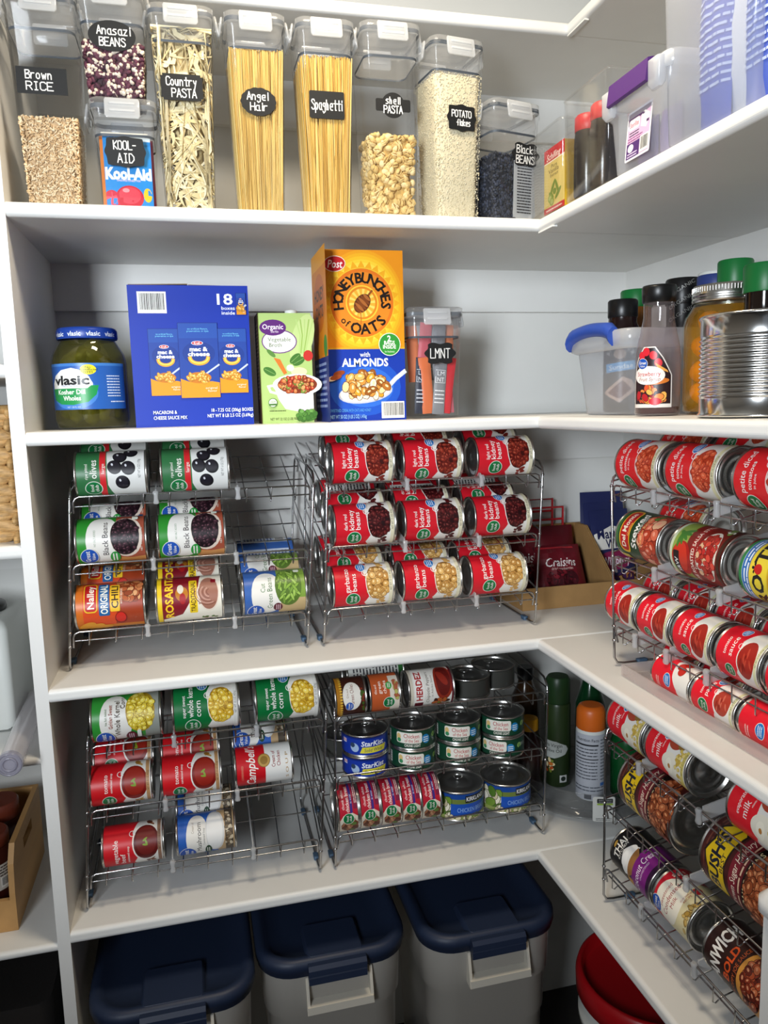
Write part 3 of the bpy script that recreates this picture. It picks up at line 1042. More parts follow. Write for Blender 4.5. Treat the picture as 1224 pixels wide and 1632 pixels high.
@L('chipotle', 0.039, 0.100)
def _():
    a = Art()
    a.rect(-WU, 0, WU, 1, '#ddd9d0')
    a.rect(-WU, 0.93, WU, 1, '#c9c0ae')
    a.rect(-0.62, 0.68, 0.7, 0.90, '#e6e2da')
    a.rect(-0.62, 0.70, -0.28, 0.90, '#5c1620')
    a.text('HERDEZ', 0.14, 0.80, 0.14, '#a3161c', w=0.72, bold=0.03)
    a.text('Chipotle Peppers', 0.08, 0.60, 0.07, '#4a3a2c', w=0.76, it=0.15)
    a.text('in Adobo Sauce', 0.1, 0.50, 0.045, '#6e5c4a', w=0.5)
    a.ell(0.20, 0.22, 0.46, 0.22, '#8c2a1a')
    a.ell(0.22, 0.22, 0.38, 0.17, '#5e1410')
    a.ell(0.26, 0.24, 0.2, 0.08, '#8c281c', 0.5)
    a.pile(-0.36, 0.28, 0.16, 0.2, 0.07, ['#7c9a3a', '#d8c8a0', '#b05a2a', '#3c1a12'], 14, 3)
    a.rect(-WU, 0.0, WU, 0.04, '#5c1620')
    return a

@L('chiles_brown', 0.039, 0.066)
def _():
    a = Art()
    a.rect(-WU, 0, WU, 1, '#3c1c14')
    a.rect(-WU, 0.86, WU, 1, '#a8701c')
    for k in range(-16, 17):
        a.ell(k * 0.1, 0.84, 0.04, 0.05, '#d6a83a', 0, 8)
    a.ell(0.10, 0.46, 0.52, 0.33, '#e6e0d4')
    a.text('Diced', 0.2, 0.62, 0.07, '#8a6a4a', w=0.3)
    a.text('Green Chiles', 0.16, 0.46, 0.13, '#7c2018', w=0.72)
    great_value(a, -0.26, 0.56, 0.15)
    a.pile(-0.1, 0.1, 0.5, 0.1, 0.06, ['#5c7a2c', '#3c5a1c', '#7a2c1a'], 20, 3)
    return a

@L('chiles_orange', 0.039, 0.066)
def _():
    a = Art()
    a.rect(-WU, 0, WU, 1, '#b8552a')
    a.rect(-0.8, 0.0, 0.8, 0.34, '#d8cdbc')
    a.text('diced', 0.1, 0.86, 0.09, '#f2e6d8', w=0.34, al='l')
    a.text('green', 0.1, 0.70, 0.12, '#f2e6d8', w=0.46, al='l', bold=0.005)
    a.text('chiles', 0.1, 0.52, 0.12, '#f2e6d8', w=0.48, al='l', bold=0.005)
    food_club(a, -0.24, 0.38, 0.2)
    a.ell(0.38, 0.36, 0.14, 0.11, '#3f9a44')
    a.bars(0.3, 0.39, 0.17, 2, 0.06, PAPER)
    a.pile(0.2, 0.14, 0.4, 0.12, 0.08, ['#c87a4a', '#b0b060', '#a85a3c'], 14, 3, 0.7, '#7c4a2a')
    return a

# upright tins: v up in the picture
@L('tuna_green', 0.0485, 0.046)
def _():
    a = Art()
    a.rect(-4, 0, 4, 1, '#14402c')
    a.rect(-4, 0.0, 4, 0.05, '#0c2c1e')
    a.rrect(-0.95, 0.30, 0.55, 0.92, 0.12, '#e6e2d6')
    a.text('Chicken', -0.06, 0.73, 0.24, '#b5202c', w=0.88, bold=0.006)
    a.text('of the Sea', -0.04, 0.47, 0.20, '#b5202c', w=0.80, bold=0.003)
    a.ell(-0.80, 0.66, 0.13, 0.18, '#d8b878')
    a.ell(-0.78, 0.46, 0.12, 0.12, '#3f8a5a')
    a.ell(0.80, 0.50, 0.24, 0.28, '#1f7fb8', 0.5)
    a.bars(0.64, 0.6, 0.32, 3, 0.12, '#e6f0f6')
    a.text('CHUNK LIGHT', 0.0, 0.18, 0.16, '#e6e2d6', w=0.92, bold=0.02)
    for k in range(3):
        a.stroke(arc(1.38, 0.6, 0.14 - 0.04 * k, -60, 260, 10), 0.03, '#9cc86a')
    a.text('170 CAL', 1.75, 0.6, 0.18, '#dfe8dc', w=0.5)
    a.rect(2.1, 0.2, 2.6, 0.85, '#d8d8d0')
    a.bars(2.15, 0.75, 0.4, 4, 0.14, '#26303a')
    a.rect(-2.3, 0.2, -1.5, 0.85, '#d8d8d0')
    a.bars(-2.25, 0.75, 0.7, 4, 0.14, '#26303a')
    return a

@L('tuna_blue', 0.0485, 0.046)
def _():
    a = Art()
    a.rect(-4, 0, 4, 1, '#15339a')
    a.rect(-4, 0.9, 4, 1, '#0e2474')
    a.text('StarKist', 0.55, 0.66, 0.28, '#eef0f2', w=1.35, bold=0.02, it=0.15)
    a.poly([(-0.2, 0.12), (1.3, 0.12), (1.42, 0.46), (-0.05, 0.46)], '#d9cf3c')
    a.text('Solid White', 0.6, 0.29, 0.2, '#1c2c5c', w=1.1, it=0.15)
    a.ell(-0.5, 0.42, 0.24, 0.26, '#9fb6d6', 0.6)
    a.ell(-0.62, 0.56, 0.14, 0.14, '#2d3f5c')
    a.rect(-1.35, 0.6, -1.05, 0.82, '#d8dce4')
    a.rect(-1.35, 0.66, -1.05, 0.70, '#b5202c')
    a.rect(-1.35, 0.74, -1.05, 0.78, '#b5202c')
    return a

@L('chicken_big', 0.056, 0.066)
def _():
    a = Art()
    a.rect(-3, 0, 3, 1, '#6a7a3a')
    a.rect(-3, 0.80, 3, 1, '#1a4590')
    a.pile(-0.75, 0.42, 0.55, 0.42, 0.22, ['#d9d2bc', '#6f8f34', '#a83a26', '#e6dfcb', '#4f7426', '#c9bf9c'], 34, 9, 0.7, '#3c4a1c')
    a.rect(-0.25, 0.16, 1.6, 0.62, '#1d4fae')
    a.rect(0.30, 0.66, 1.6, 0.93, '#10161f')
    a.text('KIRKLAND', 0.74, 0.80, 0.16, '#e8e8e8', w=0.8, bold=0.02)
    a.text('CHICKEN BREAST', 0.62, 0.38, 0.17, '#8fb4e8', w=1.25)
    a.rect(-3, 0.0, 3, 0.14, '#8c9a52')
    a.pile(0.4, 0.07, 0.9, 0.06, 0.10, ['#d9cfae', '#6f8f34', '#b8ab80'], 22, 4)
    return a

@L('chicken_small', 0.0485, 0.046)
def _():
    a = Art()
    a.rect(-4, 0, 4, 1, '#b01c30')
    a.rect(-4, 0.28, 4, 0.42, '#3c2a78')
    a.rect(-0.1, 0.0, 4, 0.22, '#7c1a3c')
    a.text('chunk white', 0.45, 0.80, 0.15, '#f0e4e0', w=1.1)
    a.text('chicken breast', 0.50, 0.56, 0.20, '#f4ece6', w=1.5, bold=0.006)
    a.text('in water', 0.45, 0.35, 0.10, '#e6dff0', w=0.5)
    a.bars(0.2, 0.14, 1.0, 2, 0.09, '#e8c8c0')
    a.poly([(-1.8, 0), (-0.5, 0), (-0.3, 0.3), (-0.42, 0.8), (-0.7, 1), (-1.8, 1)], '#d6cbb8')
    a.ell(-1.15, 0.4, 0.5, 0.5, '#7c4a30')
    a.pile(-1.15, 0.4, 0.5, 0.5, 0.16, ['#a86a48', '#c08a64', '#8c4a2c', '#5c2c1a', '#5f7a34'], 40, 4, 0.7, '#3c1a10')
    food_club(a, -0.62, 0.52, 0.30)
    return a

@L('shade_dark_tin', 0.0485, 0.046)
def _():
    a = Art()
    a.rect(-4, 0, 4, 1, '#3a3a36')  # shadow on the tin's side put into one flat dark colour
    return a

@L('lime_tin', R15, L15)
def _():
    a = Art()
    a.rect(-WU, 0, WU, 1, '#d9dad4')
    a.bars(-0.5, 0.9, 1.0, 14, 0.06, '#3a3a40', seed=12)
    a.rect(-0.6, 0.0, 0.6, 0.08, '#2a6a30')
    return a

# ---------------------------------------------------------------- cans
CAN_ME = {}
def can_meshes(kind):
    if kind in CAN_ME:
        return CAN_ME[kind]
    r, H, f = LABELS[kind]
    rim = 0.0042
    b = MB()
    rb = r - 0.0012
    b.lathe([(0.0, 0.004), (r * 0.35, 0.004), (r * 0.38, 0.0052), (r * 0.62, 0.0052), (r * 0.65, 0.0038), (r * 0.84, 0.0038), (r * 0.87, 0.006), (r - 0.0036, 0.0062), (r - 0.0026, 0.0006), (r - 0.0014, 0.0), (r + 0.0003, 0.0004), (r + 0.0008, 0.0016), (r + 0.0004, 0.003), (rb, rim),
             (rb, H - rim), (r + 0.0004, H - 0.003), (r + 0.0008, H - 0.0016), (r + 0.0003, H - 0.0004), (r - 0.0014, H), (r - 0.0026, H - 0.0006), (r - 0.0034, H - 0.0062)], 48, cap0=False, cap1=False)
    lid = MB()
    zt = H - 0.006
    lid.lathe([(0.0, zt - 0.0004), (r * 0.36, zt - 0.0004), (r * 0.40, zt + 0.0007), (r * 0.64, zt + 0.0007), (r * 0.67, zt - 0.0006), (r * 0.84, zt - 0.0006), (r * 0.87, zt + 0.0002), (r - 0.003, zt)], 48, cap0=False, cap1=False)
    art = f()
    hl = H - 2 * rim - 0.0006
    lb = bake_round(art, hl, r - 0.0006, rim + 0.0003)
    tab = MB()
    tab.M = Matrix.Translation((0, r * 0.42, zt + 0.002)) @ Matrix.Rotation(radians(-6), 4, 'X')
    ring = [(0.0085 * cos(t) * r / 0.05, 0.013 * sin(t) * r / 0.05, 0) for t in [2 * pi * k / 16 for k in range(16)]]
    tab.tube(ring, 0.0011, 5, True)
    tab.rr([(-0.0008, 0.006, 0.005, 0.003), (0.0008, 0.006, 0.005, 0.003)], 0, 0.014 * r / 0.05, 3)
    CAN_ME[kind] = (b.mesh('can_body', TIN), lid.mesh('lid', TINDARK), lb.mesh('label', PRINT), tab.mesh('pull_tab', TIN))
    return CAN_ME[kind]

def make_can(kind, name, M, label, group, cat='can', tab=False, lid=True):
    body, lidm, lab, tabm = can_meshes(kind)
    t = thing(name, label, cat, group=group, M=M)
    link('can_body', body, t)
    link('label', lab, t)
    if lid:
        l = link('lid', lidm, t)
        if tab:
            link('pull_tab', tabm, l)
    return t

# ---------------------------------------------------------------- the room
ZF, ZCEIL = -1.62, 1.10
YW, XW = 0.428, 0.450
TH = 0.0235
ZA, ZB, ZC, ZD, ZE = 0.3684, 0.0, -0.447, -0.9062, 0.7645
XP0, XP1 = -0.9435, -0.9215
def slab(name, lo, hi, mat):
    return struct(mbox(lo, hi).build(name, mat))
slab('floor', (-1.9, -2.45, ZF - 0.05), (XW + 0.05, YW + 0.05, ZF), FLOORM)
slab('ceiling', (-1.9, -2.45, ZCEIL), (XW + 0.05, YW + 0.05, ZCEIL + 0.05), WALLP)
slab('wall_back', (-1.9, YW, ZF), (XW + 0.05, YW + 0.05, ZCEIL), WALLP)
slab('wall_right', (XW, -2.45, ZF), (XW + 0.05, YW, ZCEIL), WALLP)
slab('wall_left', (-1.9, -2.45, ZF), (-1.85, YW, ZCEIL), DIMWALL)
b = MB()
b.box((-1.85, -2.45, ZF), (-1.75, -2.40, ZCEIL))
b.box((-0.75, -2.45, ZF), (XW, -2.40, ZCEIL))
b.box((-1.75, -2.45, 0.75), (-0.75, -2.40, ZCEIL))
struct(b.build('wall_front', DIMWALL))
# ledger strips that carry the shelves along the walls
n = 1
for z, lo in ((ZE, 0.098), (ZA, 0.098), (ZB, 0.095), (ZC, 0.098), (ZD, 0.098)):
    slab('trim_%d' % n, (XP1, 0.411, z - TH - lo), (XW - 0.018, YW, z - TH), PAINT)
    n += 1
    slab('trim_%d' % n, (XW - 0.018, -1.15, z - TH - lo), (XW, YW, z - TH), PAINT)
    n += 1
for z in (0.113, -0.189, -0.567, -0.923):
    slab('trim_%d' % n, (-1.85, 0.411, z - TH - 0.09), (XP0, YW, z - TH), PAINT)
    n += 1
tag(mbox((XP0, 0.0, ZF), (XP1, YW, ZCEIL)).build('divider_panel', PAINT), 'tall white upright board at the left end of the pantry shelves', 'panel')

def board(name, x0, x1, y0, y1, z, th, label, front):
    """a shelf board with a rounded nosing; front is the side the nosing faces"""
    r = min(0.008, th * 0.45)
    if front == 'y':
        prof = [(y1, z - th), (y1, z)] + [(y0 + r - r * sin(radians(a)), z - r + r * cos(radians(a))) for a in range(0, 91, 15)] + [(y0 + r - r * cos(radians(a)), z - th + r - r * sin(radians(a))) for a in range(0, 91, 15)]
        b = MB()
        b.prism(prof, x0, x1, 'x', smooth=False)
    else:
        prof = [(x1, z - th), (x1, z)] + [(x0 + r - r * sin(radians(a)), z - r + r * cos(radians(a))) for a in range(0, 91, 15)] + [(x0 + r - r * cos(radians(a)), z - th + r - r * sin(radians(a))) for a in range(0, 91, 15)]
        b = MB()
        b.prism(prof, y0, y1, 'y', smooth=False)
    return tag(b.build(name, PAINT), label, 'shelf', 'white painted pantry shelves')
SB = [(ZE, 0.1, 0.109, 'topmost white shelf board along the back wall, above the dry goods', 'topmost white shelf board along the right wall, above the plastic tubs'),
      (ZA, 0.0, 0.0, 'white back shelf board under the row of pasta containers', 'white right shelf board under the clear plastic tubs'),
      (ZB, 0.0, 0.0, 'white back shelf board under the pickle jar and cereal box', 'white right shelf board under the plain silver can and peach jar'),
      (ZC, 0.0, 0.0, 'white back shelf board under the kidney bean and olive racks', 'white right shelf board under the tomato can rack'),
      (ZD, 0.0, 0.0, 'lowest white back shelf board, above the lidded storage totes', 'lowest white right shelf board, above the red lidded bucket')]
for z, fy, fx, l1, l2 in SB:
    board('pantry_shelf', XP1, XW, fy, YW, z, TH, l1, 'y')
    board('pantry_shelf', fx, XW, -0.636 if z == ZD else -1.15, fy - 0.0006, z - 0.0012, TH - 0.0002, l2, 'x')
for z, th, l in ((0.113, TH, 'white shelf board left of the upright, above the woven basket'), (-0.189, TH, 'white shelf board left of the upright, under the woven basket'),
                 (-0.567, 0.014, 'white shelf board left of the upright, under the white appliance'), (-0.923, 0.016, 'white shelf board left of the upright, under the wooden crate')):
    board('pantry_shelf', -1.6, XP0, 0.0, YW, z, th, l, 'y')
slab('trim_30', (0.109, 0.03, ZE - TH - 0.0045), (0.118, 0.0985, ZE - TH - 0.0016), PAINT)
slab('trim_31', (0.0005, -0.06, ZA - TH - 0.0045), (0.010, -0.0006, ZA - TH - 0.0016), PAINT)

# ---------------------------------------------------------------- wire can racks
RW, RD = 0.445, 0.292
LIPZ = (0.326, 0.201, 0.075)
def rack(label, origin, rz, kx=0.06, slope=12.3, W=RW, dividers=((0.147, 0.295),) * 3, group='wire can racks'):
    t = thing('can_rack', label, 'can rack', origin, radians(rz), group)
    ts = math.tan(radians(slope))
    def sh(p):
        return (p[0] + kx * p[2], p[1], p[2])
    def wire(b, pts, r, n=6, closed=False):
        b.tube([sh(p) for p in pts], r, n, closed)
    for x in (0.0, W):
        b = MB()
        zt = 0.335
        path = [(x, 0.05, 0.004), (x, 0.02, 0.004), (x, 0.006, 0.006), (x, 0.0, 0.016), (x, 0.0, 0.10), (x, 0.0, 0.22), (x, 0.0, zt - 0.012), (x, 0.004, zt + 0.004), (x, 0.02, zt + 0.016), (x, 0.10, zt + 0.024), (x, RD - 0.02, zt + 0.030), (x, RD - 0.004, zt + 0.022), (x, RD, zt + 0.004), (x, RD, 0.016), (x, RD - 0.006, 0.006), (x, RD - 0.02, 0.004)]
        wire(b, path, 0.0023, 7, True)
        for z in LIPZ:
            for dz in (0.004, -0.022):
                b.ellipsoid(sh((x, 0.0, z + dz - 0.006)), (0.0042, 0.0036, 0.0032), 6, 4)
        # the two sloping wires that carry each tier
        for z in LIPZ:
            for dz in (0.0, 0.026):
                wire(b, [(x, 0.0, z - 0.020 + dz), (x, RD, z - 0.020 + dz + RD * ts)], 0.0016, 5)
        b.build('side_frame', CHROME, t)
        for y in (0.055, RD - 0.05):
            f = MB()
            f.M = Matrix.Translation((x, y, 0.0045))
            f.rr([(-0.0043, 0.0045, 0.010, 0.004), (0.0035, 0.0055, 0.011, 0.004), (0.0045, 0.004, 0.009, 0.003)], 0, 0, 3)
            f.build('rubber_foot', FOOTM, t)
    for z, dv in zip(LIPZ, dividers):
        zf = z - 0.020
        b = MB()
        # front lip: a bent rail with short hooks, and the grid wires behind it
        x0, x1 = 0.006, W - 0.006
        wire(b, [(x0, 0.004, z - 0.030), (x0, 0.0, z - 0.010), (x0 + 0.003, 0.0, z - 0.003), (x0 + 0.010, 0.0, z), (x1 - 0.010, 0.0, z), (x1 - 0.003, 0.0, z - 0.003), (x1, 0.0, z - 0.010), (x1, 0.004, z - 0.030)], 0.0019, 6)
        for y in (0.007, RD * 0.36, RD * 0.68, RD):
            wire(b, [(x0, y, zf + y * ts), (x1, y, zf + y * ts)], 0.0015, 5)
        nx = 9
        for k in range(nx):
            x = 0.034 + (W - 0.068) * k / (nx - 1)
            wire(b, [(x, RD, zf + RD * ts), (x, 0.012, zf - 0.002 + 0.012 * ts), (x, 0.002, zf - 0.007), (x, -0.0025, zf - 0.004), (x, -0.002, z)], 0.0012, 5)
        b.build('wire_shelf', CHROME, t)
        for x in dv:
            d = MB()
            fin = [(0.004, zf + 0.002), (RD - 0.01, zf + 0.002 + RD * ts), (RD - 0.01, zf + 0.018 + RD * ts), (0.006, zf + 0.026)]
            d.prism([(p[0], p[1]) for p in fin], x - 0.0014 + kx * z, x + 0.0014 + kx * z, 'x')
            d.M = Matrix.Translation((x + kx * z, -0.001, z - 0.006))
            d.rr([(-0.014, 0.0045, 0.003, 0.003), (-0.011, 0.0055, 0.0045, 0.004), (-0.005, 0.0038, 0.004, 0.003), (0.002, 0.004, 0.004, 0.003), (0.007, 0.0058, 0.005, 0.004), (0.010, 0.004, 0.003, 0.003)], 0, 0, 3)
            d.build('divider', CLIP, t)
    return t

COLW = ('left', 'middle', 'right')
ROWW = ('front', 'second', 'rearmost')
def rack_can(kind, name, desc, group, rack_o, rz, slope, tier, cx, row, where, roll=10.0, up=False, level=0, tab=True, radius=None, yoff=0.0, dz=0.0, twist=0.0, xs=0.0):
    r, H, _ = LABELS[kind]
    ts = radians(slope)
    zf = LIPZ[tier] - 0.0185 + 0.0016
    if up:
        y = 0.004 + r + row * (2 * r + 0.001) + yoff
        p = Vector((cx, y * cos(ts), zf + y * sin(ts) + level * H + dz))
        loc = Matrix.Translation(p) @ Matrix.Rotation(ts, 4, 'X') @ Matrix.Rotation(radians(roll), 4, 'Z')
    else:
        d = 0.003 + r + row * (2 * r + 0.0008) + yoff
        p = Vector((cx + xs, d * cos(ts), zf + d * sin(ts) + r / cos(ts) + dz))
        loc = Matrix.Translation(p) @ Matrix.Rotation(radians(twist), 4, 'Z') @ Matrix.Translation((H / 2, 0, 0)) @ Matrix.Rotation(radians(-90), 4, 'Y') @ Matrix.Rotation(radians(roll), 4, 'Z')
    M = Matrix.Translation(rack_o) @ Matrix.Rotation(radians(rz), 4, 'Z') @ loc
    return make_can(kind, name, M, desc + ', ' + where, group, tab=up and tab)

RACKS = {
 'UL': ((-0.899, 0.093, ZC), 0, 12.3, 0.075, 'upper left rack', RW),
 'UM': ((-0.421, 0.090, ZC), 0, 12.3, 0.055, 'upper middle rack', 0.456),
 'LL': ((-0.898, 0.053, ZD), 0, 12.3, 0.075, 'lower left rack', RW),
 'LM': ((-0.421, 0.053, ZD), 0, 1.5, 0.030, 'lower middle rack', 0.458),
 'RU': ((0.060, -0.190, ZC), -90, 12.3, -0.055, 'upper right rack', RW),
 'RL': ((0.045, -0.188, ZD), -90, 12.3, 0.0, 'lower right rack', RW)}
DIV = {'UL': ((0.150, 0.300), (0.147, 0.300), (0.138, 0.300)), 'UM': ((0.162, 0.320),) * 3, 'LL': ((0.154, 0.309), (0.140, 0.275), (0.155, 0.309)),
       'LM': ((), (), ()), 'RU': ((0.130, 0.285), (0.130, 0.290), (0.070, 0.160, 0.260)), 'RL': ((0.110, 0.270), (0.245,), (0.125, 0.270))}
RLAB = {'UL': 'chrome wire can rack holding the olive and chili cans', 'UM': 'chrome wire can rack full of kidney and garbanzo bean cans',
        'LL': 'chrome wire can rack with corn and soup cans, half empty', 'LM': 'chrome wire can rack holding flat tuna and chicken tins',
        'RU': 'chrome wire can rack on the right holding tomato cans', 'RL': 'chrome wire can rack at lower right with milk and baked beans'}
for k, (o, rz, sl, kx, nm, W) in RACKS.items():
    rack(RLAB[k], o, rz, kx, sl, W, DIV[k])

TIER = ('top', 'middle', 'bottom')
def cans(rk, tier, items):
    """items: (kind, object name, words, x of the middle, how many deep, label roll, kinds of those behind)"""
    o, rz, sl, kx, nm, W = RACKS[rk]
    grp = 'cans on the ' + nm
    for kind, name, desc, cx, deep, pos, roll, behind in items:
        for i in range(deep):
            kd = kind
            ds = desc
            if i and behind:
                kd, ds = behind[min(i - 1, len(behind) - 1)]
            where = '%s in %s row, %s tier of the %s' % (pos, ('front', 'second', 'third')[i], TIER[tier], nm)
            rr = roll if i == 0 else (roll + (38, -150, 75)[i - 1] + 17 * ((int(cx * 100) % 5) - 2))
            rack_can(kd, name, ds, grp, o, rz, sl, tier, cx, i, where, rr)

cans('UL', 0, [('olives', 'olive_can', 'green olive can', 0.0975, 2, 'left', 8, None), ('olives', 'olive_can', 'green olive can', 0.248, 2, 'middle', 3, None)])
cans('UL', 1, [('black_beans', 'bean_can', 'green black bean can', 0.089, 2, 'left', 6, None), ('black_beans', 'bean_can', 'green black bean can', 0.2345, 2, 'middle', 12, None)])
cans('UL', 2, [('chili', 'chili_can', 'orange chili can', 0.078, 3, 'left', 12, None), ('refried', 'bean_can', 'yellow topped refried bean can', 0.2235, 2, 'middle', 10, None), ('green_beans', 'bean_can', 'blue green bean can', 0.3865, 3, 'right', 8, None)])
for t, kd, ds, xs in ((0, 'kidney_light', 'light red kidney bean can', (0.0935, 0.2375, 0.394)), (1, 'kidney_dark', 'dark red kidney bean can', (0.0935, 0.238, 0.388)), (2, 'garbanzo', 'red garbanzo bean can', (0.087, 0.232, 0.3785))):
    cans('UM', t, [(kd, 'bean_can', ds, xs[i], 2 if t == 0 else 3, COLW[i], (8, 4, 14)[i] + t * 2, None) for i in range(3)])
cans('LL', 0, [('gv_corn', 'corn_can', 'lime green corn can', 0.0945, 2, 'left', 10, [('fc_corn', 'green corn can')]), ('fc_corn', 'corn_can', 'dark green corn can', 0.241, 2, 'middle', 16, None), ('fc_corn', 'corn_can', 'dark green corn can', 0.397, 2, 'right', 12, None)])
cans('LL', 1, [('tomato_soup', 'soup_can', 'red tomato soup can', 0.077, 2, 'left', 14, None), ('tomato_soup', 'soup_can', 'red tomato soup can', 0.2055, 2, 'middle', 14, None), ('campbell', 'soup_can', 'red and white soup can', 0.3445, 2, 'right', 8, [('mushroom', 'blue mushroom soup can')])])
cans('LL', 2, [('beef_soup', 'soup_can', 'red vegetable beef soup can', 0.090, 1, 'left', 20, None), ('mushroom', 'soup_can', 'blue mushroom soup can', 0.2265, 2, 'middle', 8, None)])
cans('RU', 0, [('petite', 'tomato_can', 'red diced tomato can', 0.050, 2, 'leftmost', 8, None), ('petite', 'tomato_can', 'red diced tomato can', 0.197, 2, 'second', 6, None), ('petite', 'tomato_can', 'red diced tomato can', 0.355, 2, 'third', 4, None)])
cans('RU', 1, [('del_monte', 'tomato_can', 'green stewed tomato can', 0.055, 2, 'leftmost', 14, [('petite', 'red tomato can')]), ('salsa_tomato', 'tomato_can', 'roasted salsa tomato can', 0.213, 1, 'second', 10, None), ('ro_tel', 'tomato_can', 'yellow chili tomato can', 0.372, 1, 'third', 10, None)])
cans('RU', 2, [('sauce', 'sauce_can', 'tomato sauce can', x, 2, w, r, None) for x, w, r in ((0.004, 'leftmost', 14), (0.106, 'second', 16), (0.208, 'third', 18), (0.312, 'fourth', 22), (0.412, 'fifth', 18))])
cans('RL', 0, [('evap', 'milk_can', 'red evaporated milk can', 0.053, 1, 'leftmost', 8, None), ('evap', 'milk_can', 'red evaporated milk can', 0.175, 2, 'second', 10, None), ('evap', 'milk_can', 'red evaporated milk can', 0.379, 1, 'third', 14, None)])
cans('RL', 1, [('bush', 'bean_can', 'large maroon baked bean can', 0.116, 1, 'leftmost', 4, None), ('bush', 'bean_can', 'large maroon baked bean can', 0.345, 1, 'second', 8, None)])
cans('RL', 2, [('coconut', 'milk_can', 'purple coconut cream can', 0.080, 1, 'leftmost', 14, None), ('condensed', 'milk_can', 'cream condensed milk can', 0.200, 1, 'second', 22, None), ('manwich', 'sauce_can', 'brown sloppy joe can', 0.347, 1, 'third', 14, None)])

# the rack of flat tins: standing stacks and tins on their sides
o, rz, sl, kx, nm, W = RACKS['LM']
G = 'tins on the lower middle rack'
def lm(kind, name, desc, tier, cx, row, where, **kw):
    return rack_can(kind, name, desc, G, o, rz, sl, tier, cx, row, where, **kw)
lm('chiles_brown', 'chili_can', 'small brown green chile can', 0, 0.045, 0, 'leftmost in the top tier', roll=12)
lm('chiles_orange', 'chili_can', 'small orange diced chile can', 0, 0.116, 0, 'second from left in the top tier', roll=8)
lm('lime_tin', 'food_can', 'can showing its printed back', 0, 0.120, 0, 'behind the orange chile can', roll=20, yoff=0.10)
lm('chipotle', 'chili_can', 'white and maroon chipotle pepper can', 0, 0.214, 0, 'third along the top tier', roll=10)
lm('shade_dark_tin', 'tuna_tin', 'tin coloured dark for shade, lying flat', 0, 0.318, 0, 'just right of the chipotle pepper can', up=True, yoff=0.03)
lm('shade_dark_tin', 'tuna_tin', 'ring pull tin coloured dark for shade', 0, 0.392, 1, 'rightmost in the top tier', up=True, yoff=-0.03)
for lv, w in ((0, 'lower'), (1, 'upper')):
    lm('tuna_blue', 'tuna_tin', 'blue and yellow tuna tin', 1, 0.080, 0, w + ' of the stack at middle tier left', up=True, level=lv, roll=-16)
    for cx, p in ((0.183, 'second stack'), (0.284, 'third stack'), (0.384, 'rightmost stack')):
        lm('tuna_green', 'tuna_tin', 'dark green tuna tin', 1, cx, 0, w + ' of the %s in the middle tier' % p, up=True, level=lv, roll={0.183: -16, 0.284: -12, 0.384: -22}[cx] + (0 if lv else -12 if cx > 0.3 else 4))
lm('shade_dark_tin', 'tuna_tin', 'dark flat tin', 1, 0.052, 1, 'behind the blue tuna tins', up=True, yoff=-0.006)
for i, cx in enumerate((0.034, 0.079, 0.124, 0.167, 0.210)):
    lm('chicken_small', 'chicken_tin', 'small red chicken breast tin on its side', 2, cx, 0, '%s of five from the left' % ('first', 'second', 'third', 'fourth', 'fifth')[i], roll=24 + (i * 7) % 5, xs=-0.002)
lm('chicken_big', 'chicken_tin', 'large blue banded chicken tin', 2, 0.284, 0, 'beside the five small red tins', up=True, roll=-20)
lm('chicken_big', 'chicken_tin', 'large blue banded chicken tin', 2, 0.394, 0, 'rightmost in the bottom tier', up=True, roll=-16)

# tomato paste cans lying in a clear tray in front of the right rack
tr = MB()
ty0, ty1 = -0.72, -0.238
tr.box((0.048, ty0, ZC + 0.0004), (0.215, ty1, ZC + 0.0022))
tr.box((0.046, ty0, ZC + 0.0004), (0.0485, ty1, ZC + 0.020))
tr.box((0.046, ty1, ZC + 0.0004), (0.215, ty1 + 0.0025, ZC + 0.020))
tag(tr.build('storage_tray', clear_mat('tray_plastic', (0.96, 0.94, 0.93), 0.3, (0.88, 0.80, 0.78))), 'low clear plastic tray under the tomato paste cans', 'tray')
def paste(kind, x, y, roll, where):
    r, H, _ = LABELS[kind]
    M = Matrix.Translation((x, y, ZC + 0.0024 + r)) @ Matrix.Rotation(radians(-90), 4, 'Z') @ Matrix.Translation((H / 2, 0, 0)) @ Matrix.Rotation(radians(-90), 4, 'Y') @ Matrix.Rotation(radians(roll), 4, 'Z')
    make_can(kind, 'tomato_paste_can', M, 'small red tomato paste can ' + where, 'tomato paste cans in the clear tray')
LABELS['paste'] = (0.0295, 0.100, LABELS['paste'][2])
LABELS['paste_side'] = (0.0295, 0.100, LABELS['paste_side'][2])
paste('paste_side', 0.082, -0.362, 20, 'at the far end of the front row')
paste('paste', 0.082, -0.465, 24, 'second in the front row, lettering facing out')
paste('paste_side', 0.082, -0.570, 22, 'third in the front row, with a tomato picture')
paste('paste', 0.142, -0.300, 12, 'in the back row, behind the first one')
paste('paste', 0.142, -0.405, 60, 'second in the back row, in the rack shadow')

# ---------------------------------------------------------------- more builders
def grid_clip(pts, du, dv):
    out = []
    us = [p[0] for p in pts]
    for i in range(math.floor(min(us) / du), math.floor((max(us) - 1e-9) / du) + 1):
        q = clip(clip(pts, 0, i * du, 1), 0, (i + 1) * du, -1)
        if len(q) < 3:
            continue
        vs = [p[1] for p in q]
        for j in range(math.floor(min(vs) / dv), math.floor((max(vs) - 1e-9) / dv) + 1):
            g = clip(clip(q, 1, j * dv, 1), 1, (j + 1) * dv, -1)
            if len(g) > 2:
                out.append(g)
    return out

